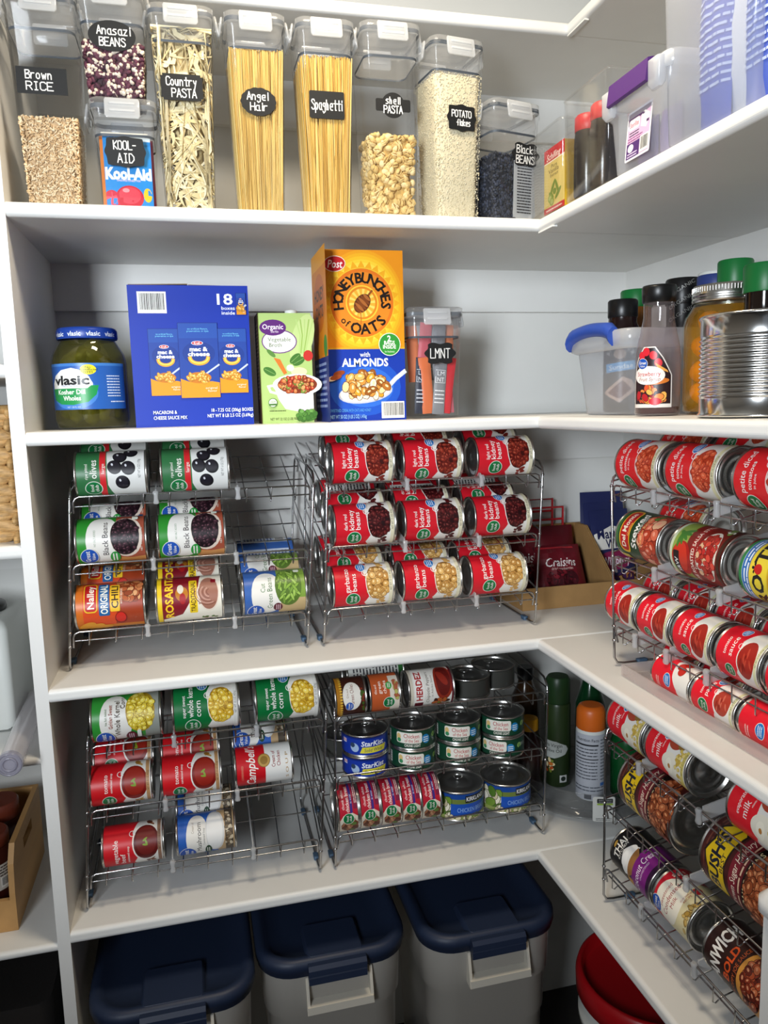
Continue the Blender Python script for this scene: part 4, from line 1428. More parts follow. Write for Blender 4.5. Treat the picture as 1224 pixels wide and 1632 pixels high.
def pouch(w, h, t, base, art=None, n=10, crimp=0.06):
    """a filled bag standing in the x-z plane, front towards -y; art in units of its height, middle at u = 0"""
    b = MB()
    def th(x, z):
        a = min(1, abs(x) / (w / 2))
        c = min(1, abs(z / h - 0.5) * 2 / (1 - crimp))
        wr = 1 + (0.10 * sin(x / w * 19 + z / h * 7) + 0.08 * sin(z / h * 23 - x / w * 11) if t > 0.016 else 0)
        return t / 2 * wr * max(0.0, (1 - a ** 3)) ** 0.7 * max(0.0, (1 - c ** 4)) ** 0.7 + 0.0006
    for sgn in (-1, 1):
        vs, fs = [], []
        for i in range(n + 1):
            for j in range(n + 1):
                x, z = -w / 2 + w * i / n, h * j / n
                vs.append((x, sgn * th(x, z), z))
        for i in range(n):
            for j in range(n):
                q = (i * (n + 1) + j, (i + 1) * (n + 1) + j, (i + 1) * (n + 1) + j + 1, i * (n + 1) + j + 1)
                fs.append(q if sgn < 0 else q[::-1])
        b.add(vs, fs, True, base)
    if art:
        for pts, col, k in art.p:
            pts = clip(clip(pts, 0, -w / h / 2 + 1e-4, 1), 0, w / h / 2 - 1e-4, -1)
            if len(pts) < 3:
                continue
            for q in grid_clip(pts, w / h / n, 1.0 / n):
                vs = [(u * h, -(bil(th, u * h, v * h, w, h, n) + 6e-4 + k * STEP), v * h) for u, v in q]
                b.add(vs, [tuple(range(len(vs)))], True, col)
    return b

def bil(th, x, z, w, h, n):
    fx = min(max((x + w / 2) / w * n, 0), n - 1e-6)
    fz = min(max(z / h * n, 0), n - 1e-6)
    i, j = int(fx), int(fz)
    a, c = fx - i, fz - j
    T = lambda p, q: th(-w / 2 + w * p / n, h * q / n)
    return (T(i, j) * (1 - a) + T(i + 1, j) * a) * (1 - c) + (T(i, j + 1) * (1 - a) + T(i + 1, j + 1) * a) * c

def carton_mesh(w, d, h, base, front=None, side=None, top=None, flap=False):
    """front-left-bottom corner at the origin; art in units of the height"""
    b = MB()
    e = 0.0012
    b.M = Matrix.Translation((w / 2, d / 2, 0))
    b.rr([(0, w / 2 - e, d / 2 - e, e), (e, w / 2, d / 2, 2 * e), (h - e, w / 2, d / 2, 2 * e), (h, w / 2 - e, d / 2 - e, e)], 0, 0, 2, smooth=False, col=base)
    b.M = None
    if front:
        bake_flat(front, Matrix.Identity(4), b, h)
    if side:
        bake_flat(side, Matrix.Translation((0, d, 0)) @ Matrix.Rotation(radians(-90), 4, 'Z'), b, h)
    return b

def solid(bm, name, mat, t, **kw):
    return bm.build(name, mat, t)

def chalk_art(lines, shape):
    a = Art()
    K, W = '#121314', '#d8d8d6'
    if shape == 'rect':
        a.rect(-0.038, -0.020, 0.038, 0.020, K)
    elif shape == 'oval':
        a.ell(0, 0, 0.037, 0.023, K, 0, 32)
    elif shape == 'notch':
        a.rect(-0.034, -0.017, 0.034, 0.017, K)
        a.rect(-0.031, -0.0205, 0.031, 0.0205, K)
    elif shape == 'plaque':
        a.rrect(-0.032, -0.0105, 0.032, 0.0105, 0.003, K)
        a.ell(0, 0, 0.0215, 0.0215, K, 0, 32)
    elif shape == 'round_rect':
        a.rrect(-0.031, -0.0225, 0.031, 0.0225, 0.003, K)
    else:
        pts = []
        nl, amp, rx, ry = {'scallop': (14, 0.05, 0.030, 0.0225), 'bracket': (8, 0.03, 0.032, 0.0235), 'wavy': (8, 0.045, 0.029, 0.0225), 'cloud': (6, 0.10, 0.030, 0.020)}[shape]
        for k in range(72):
            t = 2 * pi * k / 72
            sq = 1.0 if shape == 'scallop' else 1 / max(abs(cos(t)), abs(sin(t))) ** 0.55
            m = 1 + amp * (abs(cos(nl * t / 2)) - 0.5) if shape == 'scallop' else 1 + amp * cos(nl * t)
            pts.append((rx * sq * m * cos(t), ry * sq * m * sin(t)))
        a.poly(pts, K)
    for t, u, v, h, w in lines:
        a.hand(t, u, v, h, W, w, 0.0017)
    return a

def clip_container(label, x, y, z, h, wb, wt, wl, art=None, art_z=0.16, art_x=0.0, rz=0.0, dr=1.0, group='clip lid food containers'):
    """clear square food container with a four-latch lid; its front faces -y"""
    t = thing('food_container', label, 'food container', (x, y, z), radians(rz), group)
    zl = h - 0.030
    hw = lambda zz: wb / 2 + (wt - wb) / 2 * min(1, zz / zl)
    cr = 0.016
    b = MB()
    b.rr([(0.0, hw(0) - 0.006, (hw(0) - 0.006) * dr, cr * 0.8), (0.004, hw(0), hw(0) * dr, cr), (zl, hw(zl), hw(zl) * dr, cr), (zl + 0.004, hw(zl) + 0.0025, (hw(zl) + 0.0025) * dr, cr + 0.002), (zl + 0.020, hw(zl) + 0.0025, (hw(zl) + 0.0025) * dr, cr + 0.002)], 0, 0, 5, True, False)
    b.build('body', CLEAR, t)
    g = MB()
    w0 = hw(zl)
    g.rr([(zl + 0.013, w0 + 0.001, (w0 + 0.001) * dr, cr), (zl + 0.020, w0 + 0.001, (w0 + 0.001) * dr, cr)], 0, 0, 5, False, False)
    g.rr([(zl - 0.030, w0 - 0.004, (w0 - 0.004) * dr, cr), (zl - 0.026, w0 - 0.0035, (w0 - 0.0035) * dr, cr)], 0, 0, 5, False, False)
    g.build('gasket', GASKET, t)
    l = MB()
    L2 = wl / 2 - 0.005
    l.rr([(zl - 0.028, w0 - 0.004, (w0 - 0.004) * dr, cr), (zl + 0.018, w0 - 0.003, (w0 - 0.003) * dr, cr)], 0, 0, 5, True, False)
    l.rr([(zl + 0.010, L2, L2 * dr, cr), (zl + 0.016, L2 + 0.001, (L2 + 0.001) * dr, cr), (zl + 0.027, L2 + 0.001, (L2 + 0.001) * dr, cr), (h, L2 - 0.003, (L2 - 0.003) * dr, cr)], 0, 0, 5, False, True)
    l.build('lid', LIDC, t)
    for k in range(4):
        c = MB()
        lw = 0.028 if k % 2 == 0 else 0.028 * dr
        dist = L2 * (dr if k % 2 == 0 else 1.0)
        c.M = Matrix.Rotation(pi / 2 * k, 4, 'Z') @ Matrix.Translation((0, -dist - 0.0035, zl + 0.026)) @ Matrix.Rotation(radians(-10), 4, 'X')
        # flap, and the window frame moulded on it
        c.rr([(-0.032, lw - 0.003, 0.0012, 0.001), (-0.029, lw, 0.0022, 0.002), (-0.003, lw, 0.0022, 0.002), (0.0, lw - 0.002, 0.0012, 0.001)], 0, 0, 3)
        for zz in (-0.009, -0.021):
            c.rr([(zz - 0.0015, lw * 0.72, 0.0036, 0.001), (zz + 0.0015, lw * 0.72, 0.0036, 0.001)], 0, 0, 2)
        c.build('latch', LATCH, t)
    if art:
        s = MB()
        rs = 1.0
        sl = math.atan2((wt - wb) / 2 * dr, zl)
        yy = -hw(art_z) * dr
        s.M = None
        M = Matrix.Translation((art_x, yy - 0.0008, art_z)) @ Matrix.Rotation(sl, 4, 'X')
        bake_flat(art, M, s, 1.0, 1e-4, 1.5e-5)
        s.build('label_sticker', CHALK, t)
    return t, hw

def food(name, b, label, x, y, z, rz=0.0, cat='dry food'):
    o = b.build(name, FOOD)
    o.location = (x, y, z)
    o.rotation_euler = (0, 0, radians(rz))
    return tag(o, label, cat, None, 'stuff')

def fill_block(b, hw, z0, z1, inset, col, dr=1.0, bump=0.004, seed=1):
    rnd = random.Random(seed)
    n = 8
    rows = [(z0 + (z1 - z0) * k / n, hw(z0 + (z1 - z0) * k / n) - inset, (hw(z0 + (z1 - z0) * k / n) - inset) * dr, 0.013) for k in range(n + 1)]
    b.rr(rows, 0, 0, 4, col=col)

def on_faces(hw, z0, z1, inset, rnd, dr=1.0, faces=('f', 'l', 'r', 't'), wts=None):
    f = rnd.choices(faces, wts or [3, 1.6, 1.6, 1.0][:len(faces)])[0]
    z = rnd.uniform(z0, z1)
    w = hw(z) - inset
    s = rnd.uniform(-1, 1)
    if f == 'f':
        return Vector((s * w, -w * dr, z)), Vector((0, -1, 0))
    if f == 'l':
        return Vector((-w, s * w * dr, z)), Vector((-1, 0, 0))
    if f == 'r':
        return Vector((w, s * w * dr, z)), Vector((1, 0, 0))
    w = hw(z1) - inset
    return Vector((rnd.uniform(-1, 1) * w, rnd.uniform(-1, 1) * w * dr, z1)), Vector((0, 0, 1))

def grains(b, hw, z0, z1, n, rad, cols, seed, dr=1.0, inset=0.004, patch=None, sides=(7, 5), flat=True):
    rnd = random.Random(seed)
    for _ in range(n):
        p, nm = on_faces(hw, z0, z1, inset, rnd, dr)
        q = nm.to_track_quat('Z', 'Y').to_matrix() @ Matrix.Rotation(rnd.uniform(0, 6.3), 3, 'Z') @ Matrix.Rotation(rnd.uniform(-0.6, 0.6), 3, 'X')
        s = rnd.uniform(0.85, 1.15)
        c = rnd.choice(cols)
        b.ellipsoid(p, (rad[0] * s, rad[1] * s, rad[2] * s), sides[0], sides[1], q, c)
        if patch and rnd.random() < patch[1]:
            b.ellipsoid(p + q @ Vector((rad[0] * 0.35, 0, rad[2] * 0.25)), (rad[0] * 0.7 * s, rad[1] * 0.9 * s, rad[2] * 0.95 * s), sides[0], sides[1], q, rnd.choice(patch[0]))

# ---------------------------------------------------------------- top shelf: the row of clear food containers
YA = 0.075
H1 = 0.326
t, hw = clip_container('tall clear container of brown rice, far left of the top row', -0.849, 0.068, ZA, H1, 0.086, 0.108, 0.116,
                       chalk_art([('Brown', -0.004, 0.009, 0.012, 0.040), ('RICE', -0.004, -0.008, 0.012, 0.040)], 'rect'), 0.190, -0.004)
b = MB()
fill_block(b, hw, 0.004, 0.136, 0.0055, '#c4a57c')
grains(b, hw, 0.006, 0.138, 3300, (0.0037, 0.0013, 0.0013), ['#d8ba90', '#c9a97e', '#e2caa4', '#bf9e74', '#e8d6b4'], 3, sides=(5, 3))
food('brown_rice', b, 'brown rice filling the lower part of the leftmost container', -0.849, 0.068, ZA)

t, hw = clip_container('short clear container holding blue drink mix packets, under the bean container', -0.7325, 0.066, ZA, 0.172, 0.086, 0.102, 0.116,
                       chalk_art([('KOOL-', 0, 0.010, 0.013, 0.036), ('AID', 0.0, -0.010, 0.014, 0.026)], 'bracket'), 0.088, 0.0)
hwk = hw
t, hw = clip_container('clear container of purple speckled beans, stacked on a shorter container', -0.741, 0.068, ZA + 0.1722, 0.172, 0.088, 0.106, 0.118,
                       chalk_art([('Anasazi', 0.003, 0.008, 0.012, 0.052), ('BEANS', 0, -0.009, 0.012, 0.040)], 'oval'), 0.094, 0.0)
b = MB()
fill_block(b, hw, 0.004, 0.082, 0.006, '#3a1f28')
grains(b, hw, 0.006, 0.084, 760, (0.0060, 0.0038, 0.0036), ['#46222f', '#54293a', '#341a24', '#d6c6b4', '#5e3140', '#4a2634'], 5, patch=(['#d8cab8', '#cbb9a6'], 0.25))
food('speckled_beans', b, 'purple and cream speckled beans in the upper stacked container', -0.741, 0.068, ZA + 0.1722)

t, hw = clip_container('tall clear container of wide flat noodles, third along the top row', -0.631, 0.070, ZA, H1, 0.084, 0.104, 0.116,
                       chalk_art([('Country', 0, 0.009, 0.013, 0.050), ('PASTA', 0.003, -0.009, 0.013, 0.040)], 'notch'), 0.196, -0.004)
b = MB()
fill_block(b, hw, 0.004, 0.275, 0.019, '#c3b080')
rnd = random.Random(11)
for _ in range(240):
    p, nm = on_faces(hw, 0.010, 0.285, 0.0155, rnd, 1.0)
    q = nm.to_track_quat('Z', 'Y').to_matrix() @ Matrix.Rotation(rnd.uniform(0, 6.3), 3, 'Z')
    ln, wd = rnd.uniform(0.018, 0.036), rnd.uniform(0.0034, 0.0044)
    bend, curl = rnd.uniform(-50, 50), rnd.uniform(0.2, 1.0)
    rings = []
    N = 7
    for k in range(N):
        s = k / (N - 1) * 2 - 1
        a = bend * s
        x = s * ln
        yv = bend * 0.00028 * s * s * ln / 0.02 * 10
        zz = min(0.010, 0.005 * (1 - curl * s * s) + rnd.uniform(-0.0006, 0.0006))
        tw = s * curl * 0.9
        cy, cz = cos(tw) * wd, sin(tw) * wd
        ring = [Vector((x, yv - cy, zz - cz)), Vector((x, yv + cy, zz + cz)), Vector((x, yv + cy, zz + cz + 0.0013)), Vector((x, yv - cy, zz - cz + 0.0013))]
        ring = [p + q @ v for v in ring]
        for v in ring:
            lim = hw(max(0.0, min(v.z, 0.29))) - 0.0025
            v.x = max(-lim, min(lim, v.x))
            v.y = max(-lim, min(lim, v.y))
            v.z = max(0.004, min(0.291, v.z))
        rings.append([tuple(v) for v in ring])
    b.rings(rings, True, True, True, False, rnd.choice(['#d9cba2', '#cfbf92', '#e2d6b2', '#c6b484']))
food('wide_noodles', b, 'wide curled egg noodles in the third tall container', -0.631, 0.070, ZA)

def strands(b, hw, zt, n, r, cols, seed, lean, jag):
    rnd = random.Random(seed)
    fill_block(b, hw, 0.004, zt - 0.02, 0.010, cols[0])
    for k in range(n):
        face = rnd.choices('flrd', [4, 1.4, 1.4, 2])[0]
        lay = rnd.uniform(0.0035, 0.009)
        s = rnd.uniform(-1, 1)
        s2 = max(-1, min(1, s * 0.97 + rnd.gauss(0, lean) + lean * 0.5))
        def at(sv, z):
            w = hw(z) - lay
            if face == 'f':
                return (sv * w, -w, z)
            if face == 'l':
                return (-w, sv * w, z)
            if face == 'r':
                return (w, sv * w, z)
            return (sv * w, rnd.uniform(-0.9, 0.9) * w, z)
        top = zt + rnd.uniform(-jag, jag)
        P = [at(s, 0.005), at((s + s2) / 2, top / 2), at(s2, top)]
        if face == 'd':
            yy = rnd.uniform(-0.8, 0.8) * (hw(0.0) - 0.006)
            P = [(s * (hw(0) - 0.006), yy, 0.2), (s2 * (hw(0) - 0.006), yy, top)]
        b.tube(P, r, 4, False, rnd.choice(cols))
t, hw = clip_container('tall clear container of thin pale noodles, scalloped black label', -0.5085, 0.070, ZA, H1, 0.080, 0.100, 0.112,
                       chalk_art([('Angel', -0.001, 0.009, 0.012, 0.036), ('Hair', 0.001, -0.008, 0.012, 0.030)], 'scallop'), 0.182, 0.0)
b = MB()
strands(b, hw, 0.266, 620, 0.0007, ['#c9a75c', '#d3b36a', '#bf9a4e', '#dcc07c'], 5, 0.10, 0.003)
food('thin_noodles', b, 'bundle of fine angel hair strands behind the scalloped label', -0.5085, 0.070, ZA)
t, hw = clip_container('tall clear container of spaghetti, plain rectangular black label', -0.3875, 0.070, ZA, H1, 0.080, 0.100, 0.112,
                       chalk_art([('Spaghetti', 0, 0.0, 0.016, 0.054)], 'round_rect'), 0.184, -0.002)
b = MB()
strands(b, hw, 0.262, 430, 0.0011, ['#c8a14e', '#d6b062', '#b98f3f', '#dfbf78'], 9, 0.12, 0.004)
food('spaghetti', b, 'bundle of golden spaghetti strands behind the rectangular label', -0.3875, 0.070, ZA)

t, hw = clip_container('tall clear container half full of shell pasta', -0.270, 0.072, ZA, H1 + 0.004, 0.090, 0.106, 0.118,
                       chalk_art([('shell', 0, 0.008, 0.011, 0.026), ('PASTA', 0, -0.007, 0.012, 0.034)], 'plaque'), 0.190, 0.0)
b = MB()
fill_block(b, hw, 0.004, 0.136, 0.011, '#c4a05c')
rnd = random.Random(21)
for _ in range(420):
    p, nm = on_faces(hw, 0.010, 0.142, 0.0085, rnd)
    q = nm.to_track_quat('Z', 'Y').to_matrix() @ Matrix.Rotation(rnd.uniform(0, 6.3), 3, 'Z') @ Matrix.Rotation(rnd.choice([0, pi, 0.5, -0.6]) + rnd.uniform(-0.4, 0.4), 3, 'X')
    c = rnd.choice(['#dcc084', '#d2b474', '#e4cc96', '#cbaa68'])
    R0 = rnd.uniform(0.0050, 0.0060)
    b.ellipsoid(p, (R0 * 1.25, R0 * 0.95, R0 * 0.85), 10, 7, q, c)
    if rnd.random() < 0.62:
        # the mouth of the shell: two lips round a slit whose shade is coloured in
        b.ellipsoid(p + q @ Vector((0, 0, R0 * 0.42)), (R0 * 1.02, R0 * 0.42, R0 * 0.50), 9, 5, q, '#93703a')
        for sg in (-1, 1):
            b.ellipsoid(p + q @ Vector((0, sg * R0 * 0.46, R0 * 0.55)), (R0 * 1.0, R0 * 0.20, R0 * 0.42), 8, 5, q, c)
    else:
        for sg in (-0.5, 0.0, 0.5):
            b.ellipsoid(p + q @ Vector((0, sg * R0, R0 * 0.30)), (R0 * 1.1, R0 * 0.13, R0 * 0.60), 8, 5, q, c)
food('shell_pasta', b, 'small shell pasta filling the lower half of its container', -0.270, 0.072, ZA)

t, hw = clip_container('tall clear container of cream potato flakes', -0.150, 0.076, ZA, H1 - 0.010, 0.090, 0.106, 0.116,
                       chalk_art([('POTATO', 0, 0.007, 0.011, 0.040), ('flakes', 0.004, -0.008, 0.010, 0.028)], 'wavy'), 0.178, 0.004, rz=8)
b = MB()
fill_block(b, hw, 0.004, 0.252, 0.005, '#d2c6a6')
rnd = random.Random(8)
for _ in range(3600):
    p, nm = on_faces(hw, 0.006, 0.256, 0.0044, rnd, 1.0, wts=[3, 2.2, 1.0, 0.8])
    q = nm.to_track_quat('Z', 'Y').to_matrix() @ Matrix.Rotation(rnd.uniform(0, 6.3), 3, 'Z') @ Matrix.Rotation(rnd.uniform(-0.5, 0.5), 3, 'X')
    s = rnd.uniform(0.4, 1.0)
    b.ellipsoid(p, (0.0024 * s, 0.0015 * s, 0.0005), 5, 3, q, rnd.choice(['#d9cfb0', '#d4c9a8', '#dfd6ba', '#d0c5a4']))
food('potato_flakes', b, 'cream coloured dried potato flakes filling their tall container', -0.150, 0.076, ZA, 8)

t, hw = clip_container('short clear container of black beans at the shelf corner', -0.042, 0.080, ZA, 0.216, 0.092, 0.112, 0.122,
                       chalk_art([('Black', -0.002, 0.009, 0.013, 0.038), ('BEANS', -0.001, -0.009, 0.013, 0.042)], 'cloud'), 0.122, 0.020, rz=14)
b = MB()
fill_block(b, hw, 0.004, 0.118, 0.006, '#1a1d26')
grains(b, hw, 0.006, 0.121, 1300, (0.0040, 0.0027, 0.0026), ['#20242f', '#2a2f3c', '#181b22', '#323848'], 15, inset=0.0062)
food('black_beans', b, 'dried black beans in the short corner container', -0.042, 0.080, ZA, 14)
a = Art()
a.poly([(-0.026, -0.048), (-0.018, -0.056), (0.022, -0.056), (0.028, -0.048), (0.020, 0.050), (-0.018, 0.050)], '#a9abac')
a.bars(-0.017, 0.040, 0.034, 17, 0.0053, '#2c2c30', 0.0022, 4)
b = MB()
b.box((-0.024, 0.0005, -0.054), (0.024, 0.0015, 0.048), '#a9abac')
bake_flat(a, Matrix.Identity(4), b, 1.0, 3e-4, 1e-5)
o = b.build('instruction_slip', CARTON)
o.matrix_world = Matrix.Translation((-0.042, 0.080, ZA)) @ Matrix.Rotation(radians(14), 4, 'Z') @ Matrix.Translation((0.020, -0.0482, 0.063)) @ Matrix.Rotation(radians(2.6), 4, 'X')
tag(o, 'grey printed cooking slip tucked inside the black bean container', 'paper slip')

# packets of drink mix in the short container
def packet_art(blue=True):
    a = Art()
    a.rect(-0.38, 0, 0.38, 1, '#1f7fc4')
    a.rect(-0.38, 0.93, 0.38, 1, '#c8d8e4')
    a.text('Kool-Aid', 0.0, 0.46, 0.16, '#f0f2f4', w=0.66, bold=0.05)
    a.text('UNSWEETENED MIX', 0, 0.36, 0.03, '#e8c8d0', w=0.34)
    a.ell(0.0, 0.12, 0.20, 0.17, '#b8182c')
    a.ell(0.0, 0.15, 0.16, 0.12, '#d63a48')
    a.ell(-0.26, 0.08, 0.12, 0.14, '#c02038')
    a.ell(-0.26, 0.10, 0.08, 0.09, '#dd4a58')
    a.ell(0.26, 0.16, 0.06, 0.10, '#e8b41e')
    a.ell(-0.05, 0.22, 0.05, 0.03, '#ef8a90')
    return a
pk = [(0.002, -0.034, 0.112, '#1f7fc4', True, 1, 'blue drink mix packet at the front of the short container'),
      (-0.004, -0.026, 0.114, '#d2741e', False, -2, 'orange drink mix packet directly behind the blue one'),
      (0.006, -0.018, 0.112, '#8a2c50', False, 2, 'plum drink mix packet behind the orange one'),
      (-0.002, -0.010, 0.125, '#d8d2c0', False, -1, 'cream packet standing tallest in the short container')]
for dx, dy, hh, c, ar, rzz, lb in pk:
    p = pouch(0.076, hh, 0.006, c, packet_art() if ar else None, 8)
    o = p.build('drink_mix_packet', CARTON)
    o.location = (-0.7325 + dx, 0.066 + dy, ZA + 0.005)
    o.rotation_euler = (0, 0, radians(rzz))
    tag(o, lb, 'packet', 'drink mix packets')

# ---------------------------------------------------------------- top right shelf
def acrylic_bin(label, x0, x1, y0, y1, h, handle=True):
    t = thing('acrylic_bin', label, 'clear bin', ((x0 + x1) / 2, (y0 + y1) / 2, ZA), 0, 'clear acrylic bins')
    b = MB()
    hx, hy = (x1 - x0) / 2, abs(y1 - y0) / 2
    b.rr([(0.0, hx - 0.006, hy - 0.008, 0.006), (0.003, hx - 0.003, hy - 0.005, 0.008), (h, hx, hy, 0.010)], 0, 0, 4, True, False)
    b.rr([(0.003, hx - 0.005, hy - 0.007, 0.007), (h, hx - 0.0022, hy - 0.0022, 0.009)], 0, 0, 4, True, False)
    b.build('body', ACRYL, t)
    r = MB()
    ring = []
    for qx, qy, a0 in ((1, 1, 0), (-1, 1, 90), (-1, -1, 180), (1, -1, 270)):
        for k in range(5):
            a = radians(a0 + 22.5 * k)
            ring.append((qx * (hx - 0.010) + 0.010 * cos(a), qy * (hy - 0.010) + 0.010 * sin(a), h))
    r.tube(ring, 0.0019, 5, True)
    r.build('rim', ACRYL, t)
    return t
acrylic_bin('clear acrylic bin at the corner holding a yellow extract box', 0.004, 0.30, 0.056, -0.084, 0.150)
acrylic_bin('clear acrylic bin holding two dark bottles with red caps', 0.004, 0.30, -0.090, -0.240, 0.170)

def R90(x, y, z, extra=0.0):
    """for things on the right wall, whose front faces -x"""
    return Matrix.Translation((x, y, z)) @ Matrix.Rotation(radians(-90 + extra), 4, 'Z')
a = Art()
a.rect(0, 0, 0.72, 1, '#d9bf6a')
a.rect(0, 0.80, 0.72, 1, '#bf1a20')
a.text('Schilling', 0.34, 0.87, 0.10, '#f0e6d8', w=0.5, it=0.3, bold=0.01)
a.rect(0, 0.78, 0.72, 0.795, '#f0e6d8')
a.text('Pure', 0.36, 0.71, 0.06, '#4a3a1c', w=0.2)
a.text('Vanilla', 0.34, 0.64, 0.07, '#4a3a1c', w=0.36)
a.text('Extract', 0.36, 0.57, 0.05, '#4a3a1c', w=0.28)
for x, y, ru, rv, q in ((0.3, 0.36, 0.16, 0.04, 0.9), (0.46, 0.36, 0.14, 0.035, 2.1), (0.26, 0.26, 0.1, 0.04, 2.6), (0.5, 0.25, 0.13, 0.04, 0.6), (0.38, 0.3, 0.06, 0.05, 0)):
    a.ell(x, y, ru, rv, '#7a8a2c', q)
for x, y in ((0.22, 0.22), (0.28, 0.16)):
    a.ell(x, y, 0.08, 0.065, '#8f9c3a')
    a.ell(x, y, 0.05, 0.04, '#b5b86a')
a.rect(0, 0, 0.72, 0.09, '#bf1a20')
a.bars(0.08, 0.045, 0.56, 1, 0.05, '#e8c8b8')
o = carton_mesh(0.080, 0.040, 0.113, '#b8941c', a, None).build('extract_box', CARTON)
o.matrix_world = R90(0.013, 0.000, ZA + 0.004)
tag(o, 'small yellow and red extract box standing in the corner bin', 'box')
o = carton_mesh(0.080, 0.040, 0.113, '#a81820').build('extract_box', CARTON)
o.matrix_world = R90(0.060, -0.008, ZA + 0.004)
tag(o, 'red extract box hidden behind the yellow one', 'box')

def bottle(name, label, cat, x, y, z, prof, capprof, mat, capmat, group=None, art=None, ah=0.05, az=0.03, rz=0, capname='cap', ar=None, parts=()):
    t = thing(name, label, cat, (x, y, z), radians(rz), group)
    b = MB()
    b.lathe(prof, 32)
    b.build('body', mat, t)
    c = MB()
    c.lathe(capprof, 32)
    c.build(capname, capmat, t)
    if art:
        bake_round(art, ah, ar, az).build('label', PRINT, t)
    return t
def vprof(r, h):
    return [(r * 0.9, 0), (r, 0.004), (r, h * 0.62), (r * 0.97, h * 0.72), (r * 0.90, h * 0.80)]
for x, y, w, in ((0.032, -0.129, 'nearest the acrylic corner'), (0.032, -0.183, 'beside the purple latched box'), (0.090, -0.200, 'behind the front two')):
    h = 0.134
    t = bottle('vanilla_bottle', 'dark extract bottle with red cap, ' + w, 'bottle', x, y, ZA + 0.004, vprof(0.0235, h), [(0.0215, h * 0.80), (0.0222, h * 0.805), (0.0222, h - 0.004), (0.019, h)], DARKV, REDCAP, 'dark bottles with red caps')

# latched storage box with a purple clip
t = thing('latch_box', 'small clear storage box with a purple latch and sticker', 'storage box', (0.15, -0.322, ZA), 0)
b = MB()
hx, hy = 0.146, 0.074
b.rr([(0.0, hx - 0.010, hy - 0.008, 0.012), (0.004, hx - 0.006, hy - 0.004, 0.014), (0.080, hx, hy + 0.002, 0.016), (0.088, hx + 0.004, hy + 0.010, 0.018), (0.112, hx + 0.004, hy + 0.012, 0.018)], 0, 0, 5, True, False)
b.build('body', CLOUDY, t)
b = MB()
b.rr([(0.106, hx + 0.004, hy + 0.014, 0.018), (0.110, hx + 0.006, hy + 0.018, 0.02), (0.124, hx + 0.006, hy + 0.018, 0.02), (0.128, hx + 0.002, hy + 0.014, 0.018)], 0, 0, 5, True, True)
for s in (-1, 1):
    b.M = Matrix.Translation((-hx - 0.006, s * (hy - 0.012), 0.09))
    b.rr([(-0.006, 0.003, 0.010, 0.003), (0.0, 0.008, 0.014, 0.006), (0.032, 0.008, 0.016, 0.006)], 0, 0, 3)
    b.M = None
b.build('lid', CLOUDY2, t)
b = MB()
b.M = Matrix.Translation((-hx - 0.010, 0.0, 0.108))
b.prism([(-0.008, -0.010), (-0.004, -0.012), (0.006, -0.006), (0.012, 0.017), (0.006, 0.022), (-0.004, 0.020)], -0.052, 0.052, 'y')
b.build('latch', PURPLE, t)
a = Art()
a.rrect(-0.5, -0.05, 0.5, 1.05, 0.05, '#dcd8dc')
a.rect(-0.45, 0.0, 0.45, 1.0, '#c9a6c4')
a.poly([(-0.45, 0.74), (0.45, 0.92), (0.45, 1.0), (-0.45, 1.0)], '#4a2858')
a.rrect(-0.42, 0.62, 0.02, 0.86, 0.06, '#d9d2d8')
a.text('Sterilite', -0.20, 0.74, 0.11, '#b03a54', w=0.36, bold=0.01)
a.poly([(0.08, 0.60), (0.30, 0.52), (0.42, 0.70), (0.42, 0.80), (0.2, 0.92), (0.08, 0.84)], '#d8d6d8')
a.rect(0.12, 0.84, 0.2, 0.88, '#4a2858')
a.rect(0.3, 0.62, 0.4, 0.68, '#4a2858')
a.bars(-0.38, 0.56, 0.4, 2, 0.06, '#3a2848')
a.bars(-0.42, 0.44, 0.6, 2, 0.06, '#8a4a80')
a.rect(-0.45, 0.0, 0.08, 0.34, '#4a2868')
a.ell(-0.28, 0.22, 0.12, 0.09, '#dcd8dc')
a.bars(-0.4, 0.10, 0.4, 2, 0.06, '#cfc0d8')
a.barcode(0.10, 0.02, 0.44, 0.38)
b = MB()
bake_flat(a, R90(-hx - 0.0035, -0.010, 0.012) @ Matrix.Rotation(radians(-4.6), 4, 'X'), b, 0.064, 2e-4)
b.build('label_sticker', PRINT, t)
# things in the box, seen cloudily
for k, (yy, c) in enumerate(((-0.03, '#b89ac0'), (0.028, '#8a74b0'))):
    p = pouch(0.05, 0.07, 0.02, c)
    o = p.build('foil_pouch', CARTON)
    o.matrix_world = R90(0.045, -0.322 + yy, ZA + 0.006)
    tag(o, ('lilac pouch inside the purple latched box', 'violet pouch inside the purple latched box')[k], 'pouch', 'pouches in the latched box')

def tub(label, y0, y1, h):
    cy = (y0 + y1) / 2
    t = thing('storage_tub', label, 'storage tub', (0.175, cy, ZA), 0, 'tall cloudy storage tubs')
    hx, hy = 0.171, abs(y0 - y1) / 2
    b = MB()
    b.rr([(0.0, hx - 0.010, hy - 0.010, 0.012), (0.005, hx - 0.004, hy - 0.004, 0.014), (h - 0.03, hx, hy + 0.014, 0.018)], 0, 0, 5, True, False)
    b.build('body', CLOUDY, t)
    r = MB()
    r.rr([(h - 0.034, hx, hy + 0.013, 0.018), (h - 0.030, hx + 0.006, hy + 0.017, 0.02), (h, hx + 0.006, hy + 0.018, 0.02)], 0, 0, 5, False, False)
    r.build('rim', CLOUDY2, t)
    return t
tub('tall cloudy tub of blue bags, beside the purple latched box', -0.386, -0.562, 0.30)
tub('tall cloudy tub at the right picture edge', -0.604, -0.780, 0.30)
def bag_art(c, ink, seed):
    a = Art()
    a.bars(-0.16, 0.86, 0.3, 20, 0.036, ink, 0.013, seed)
    return a
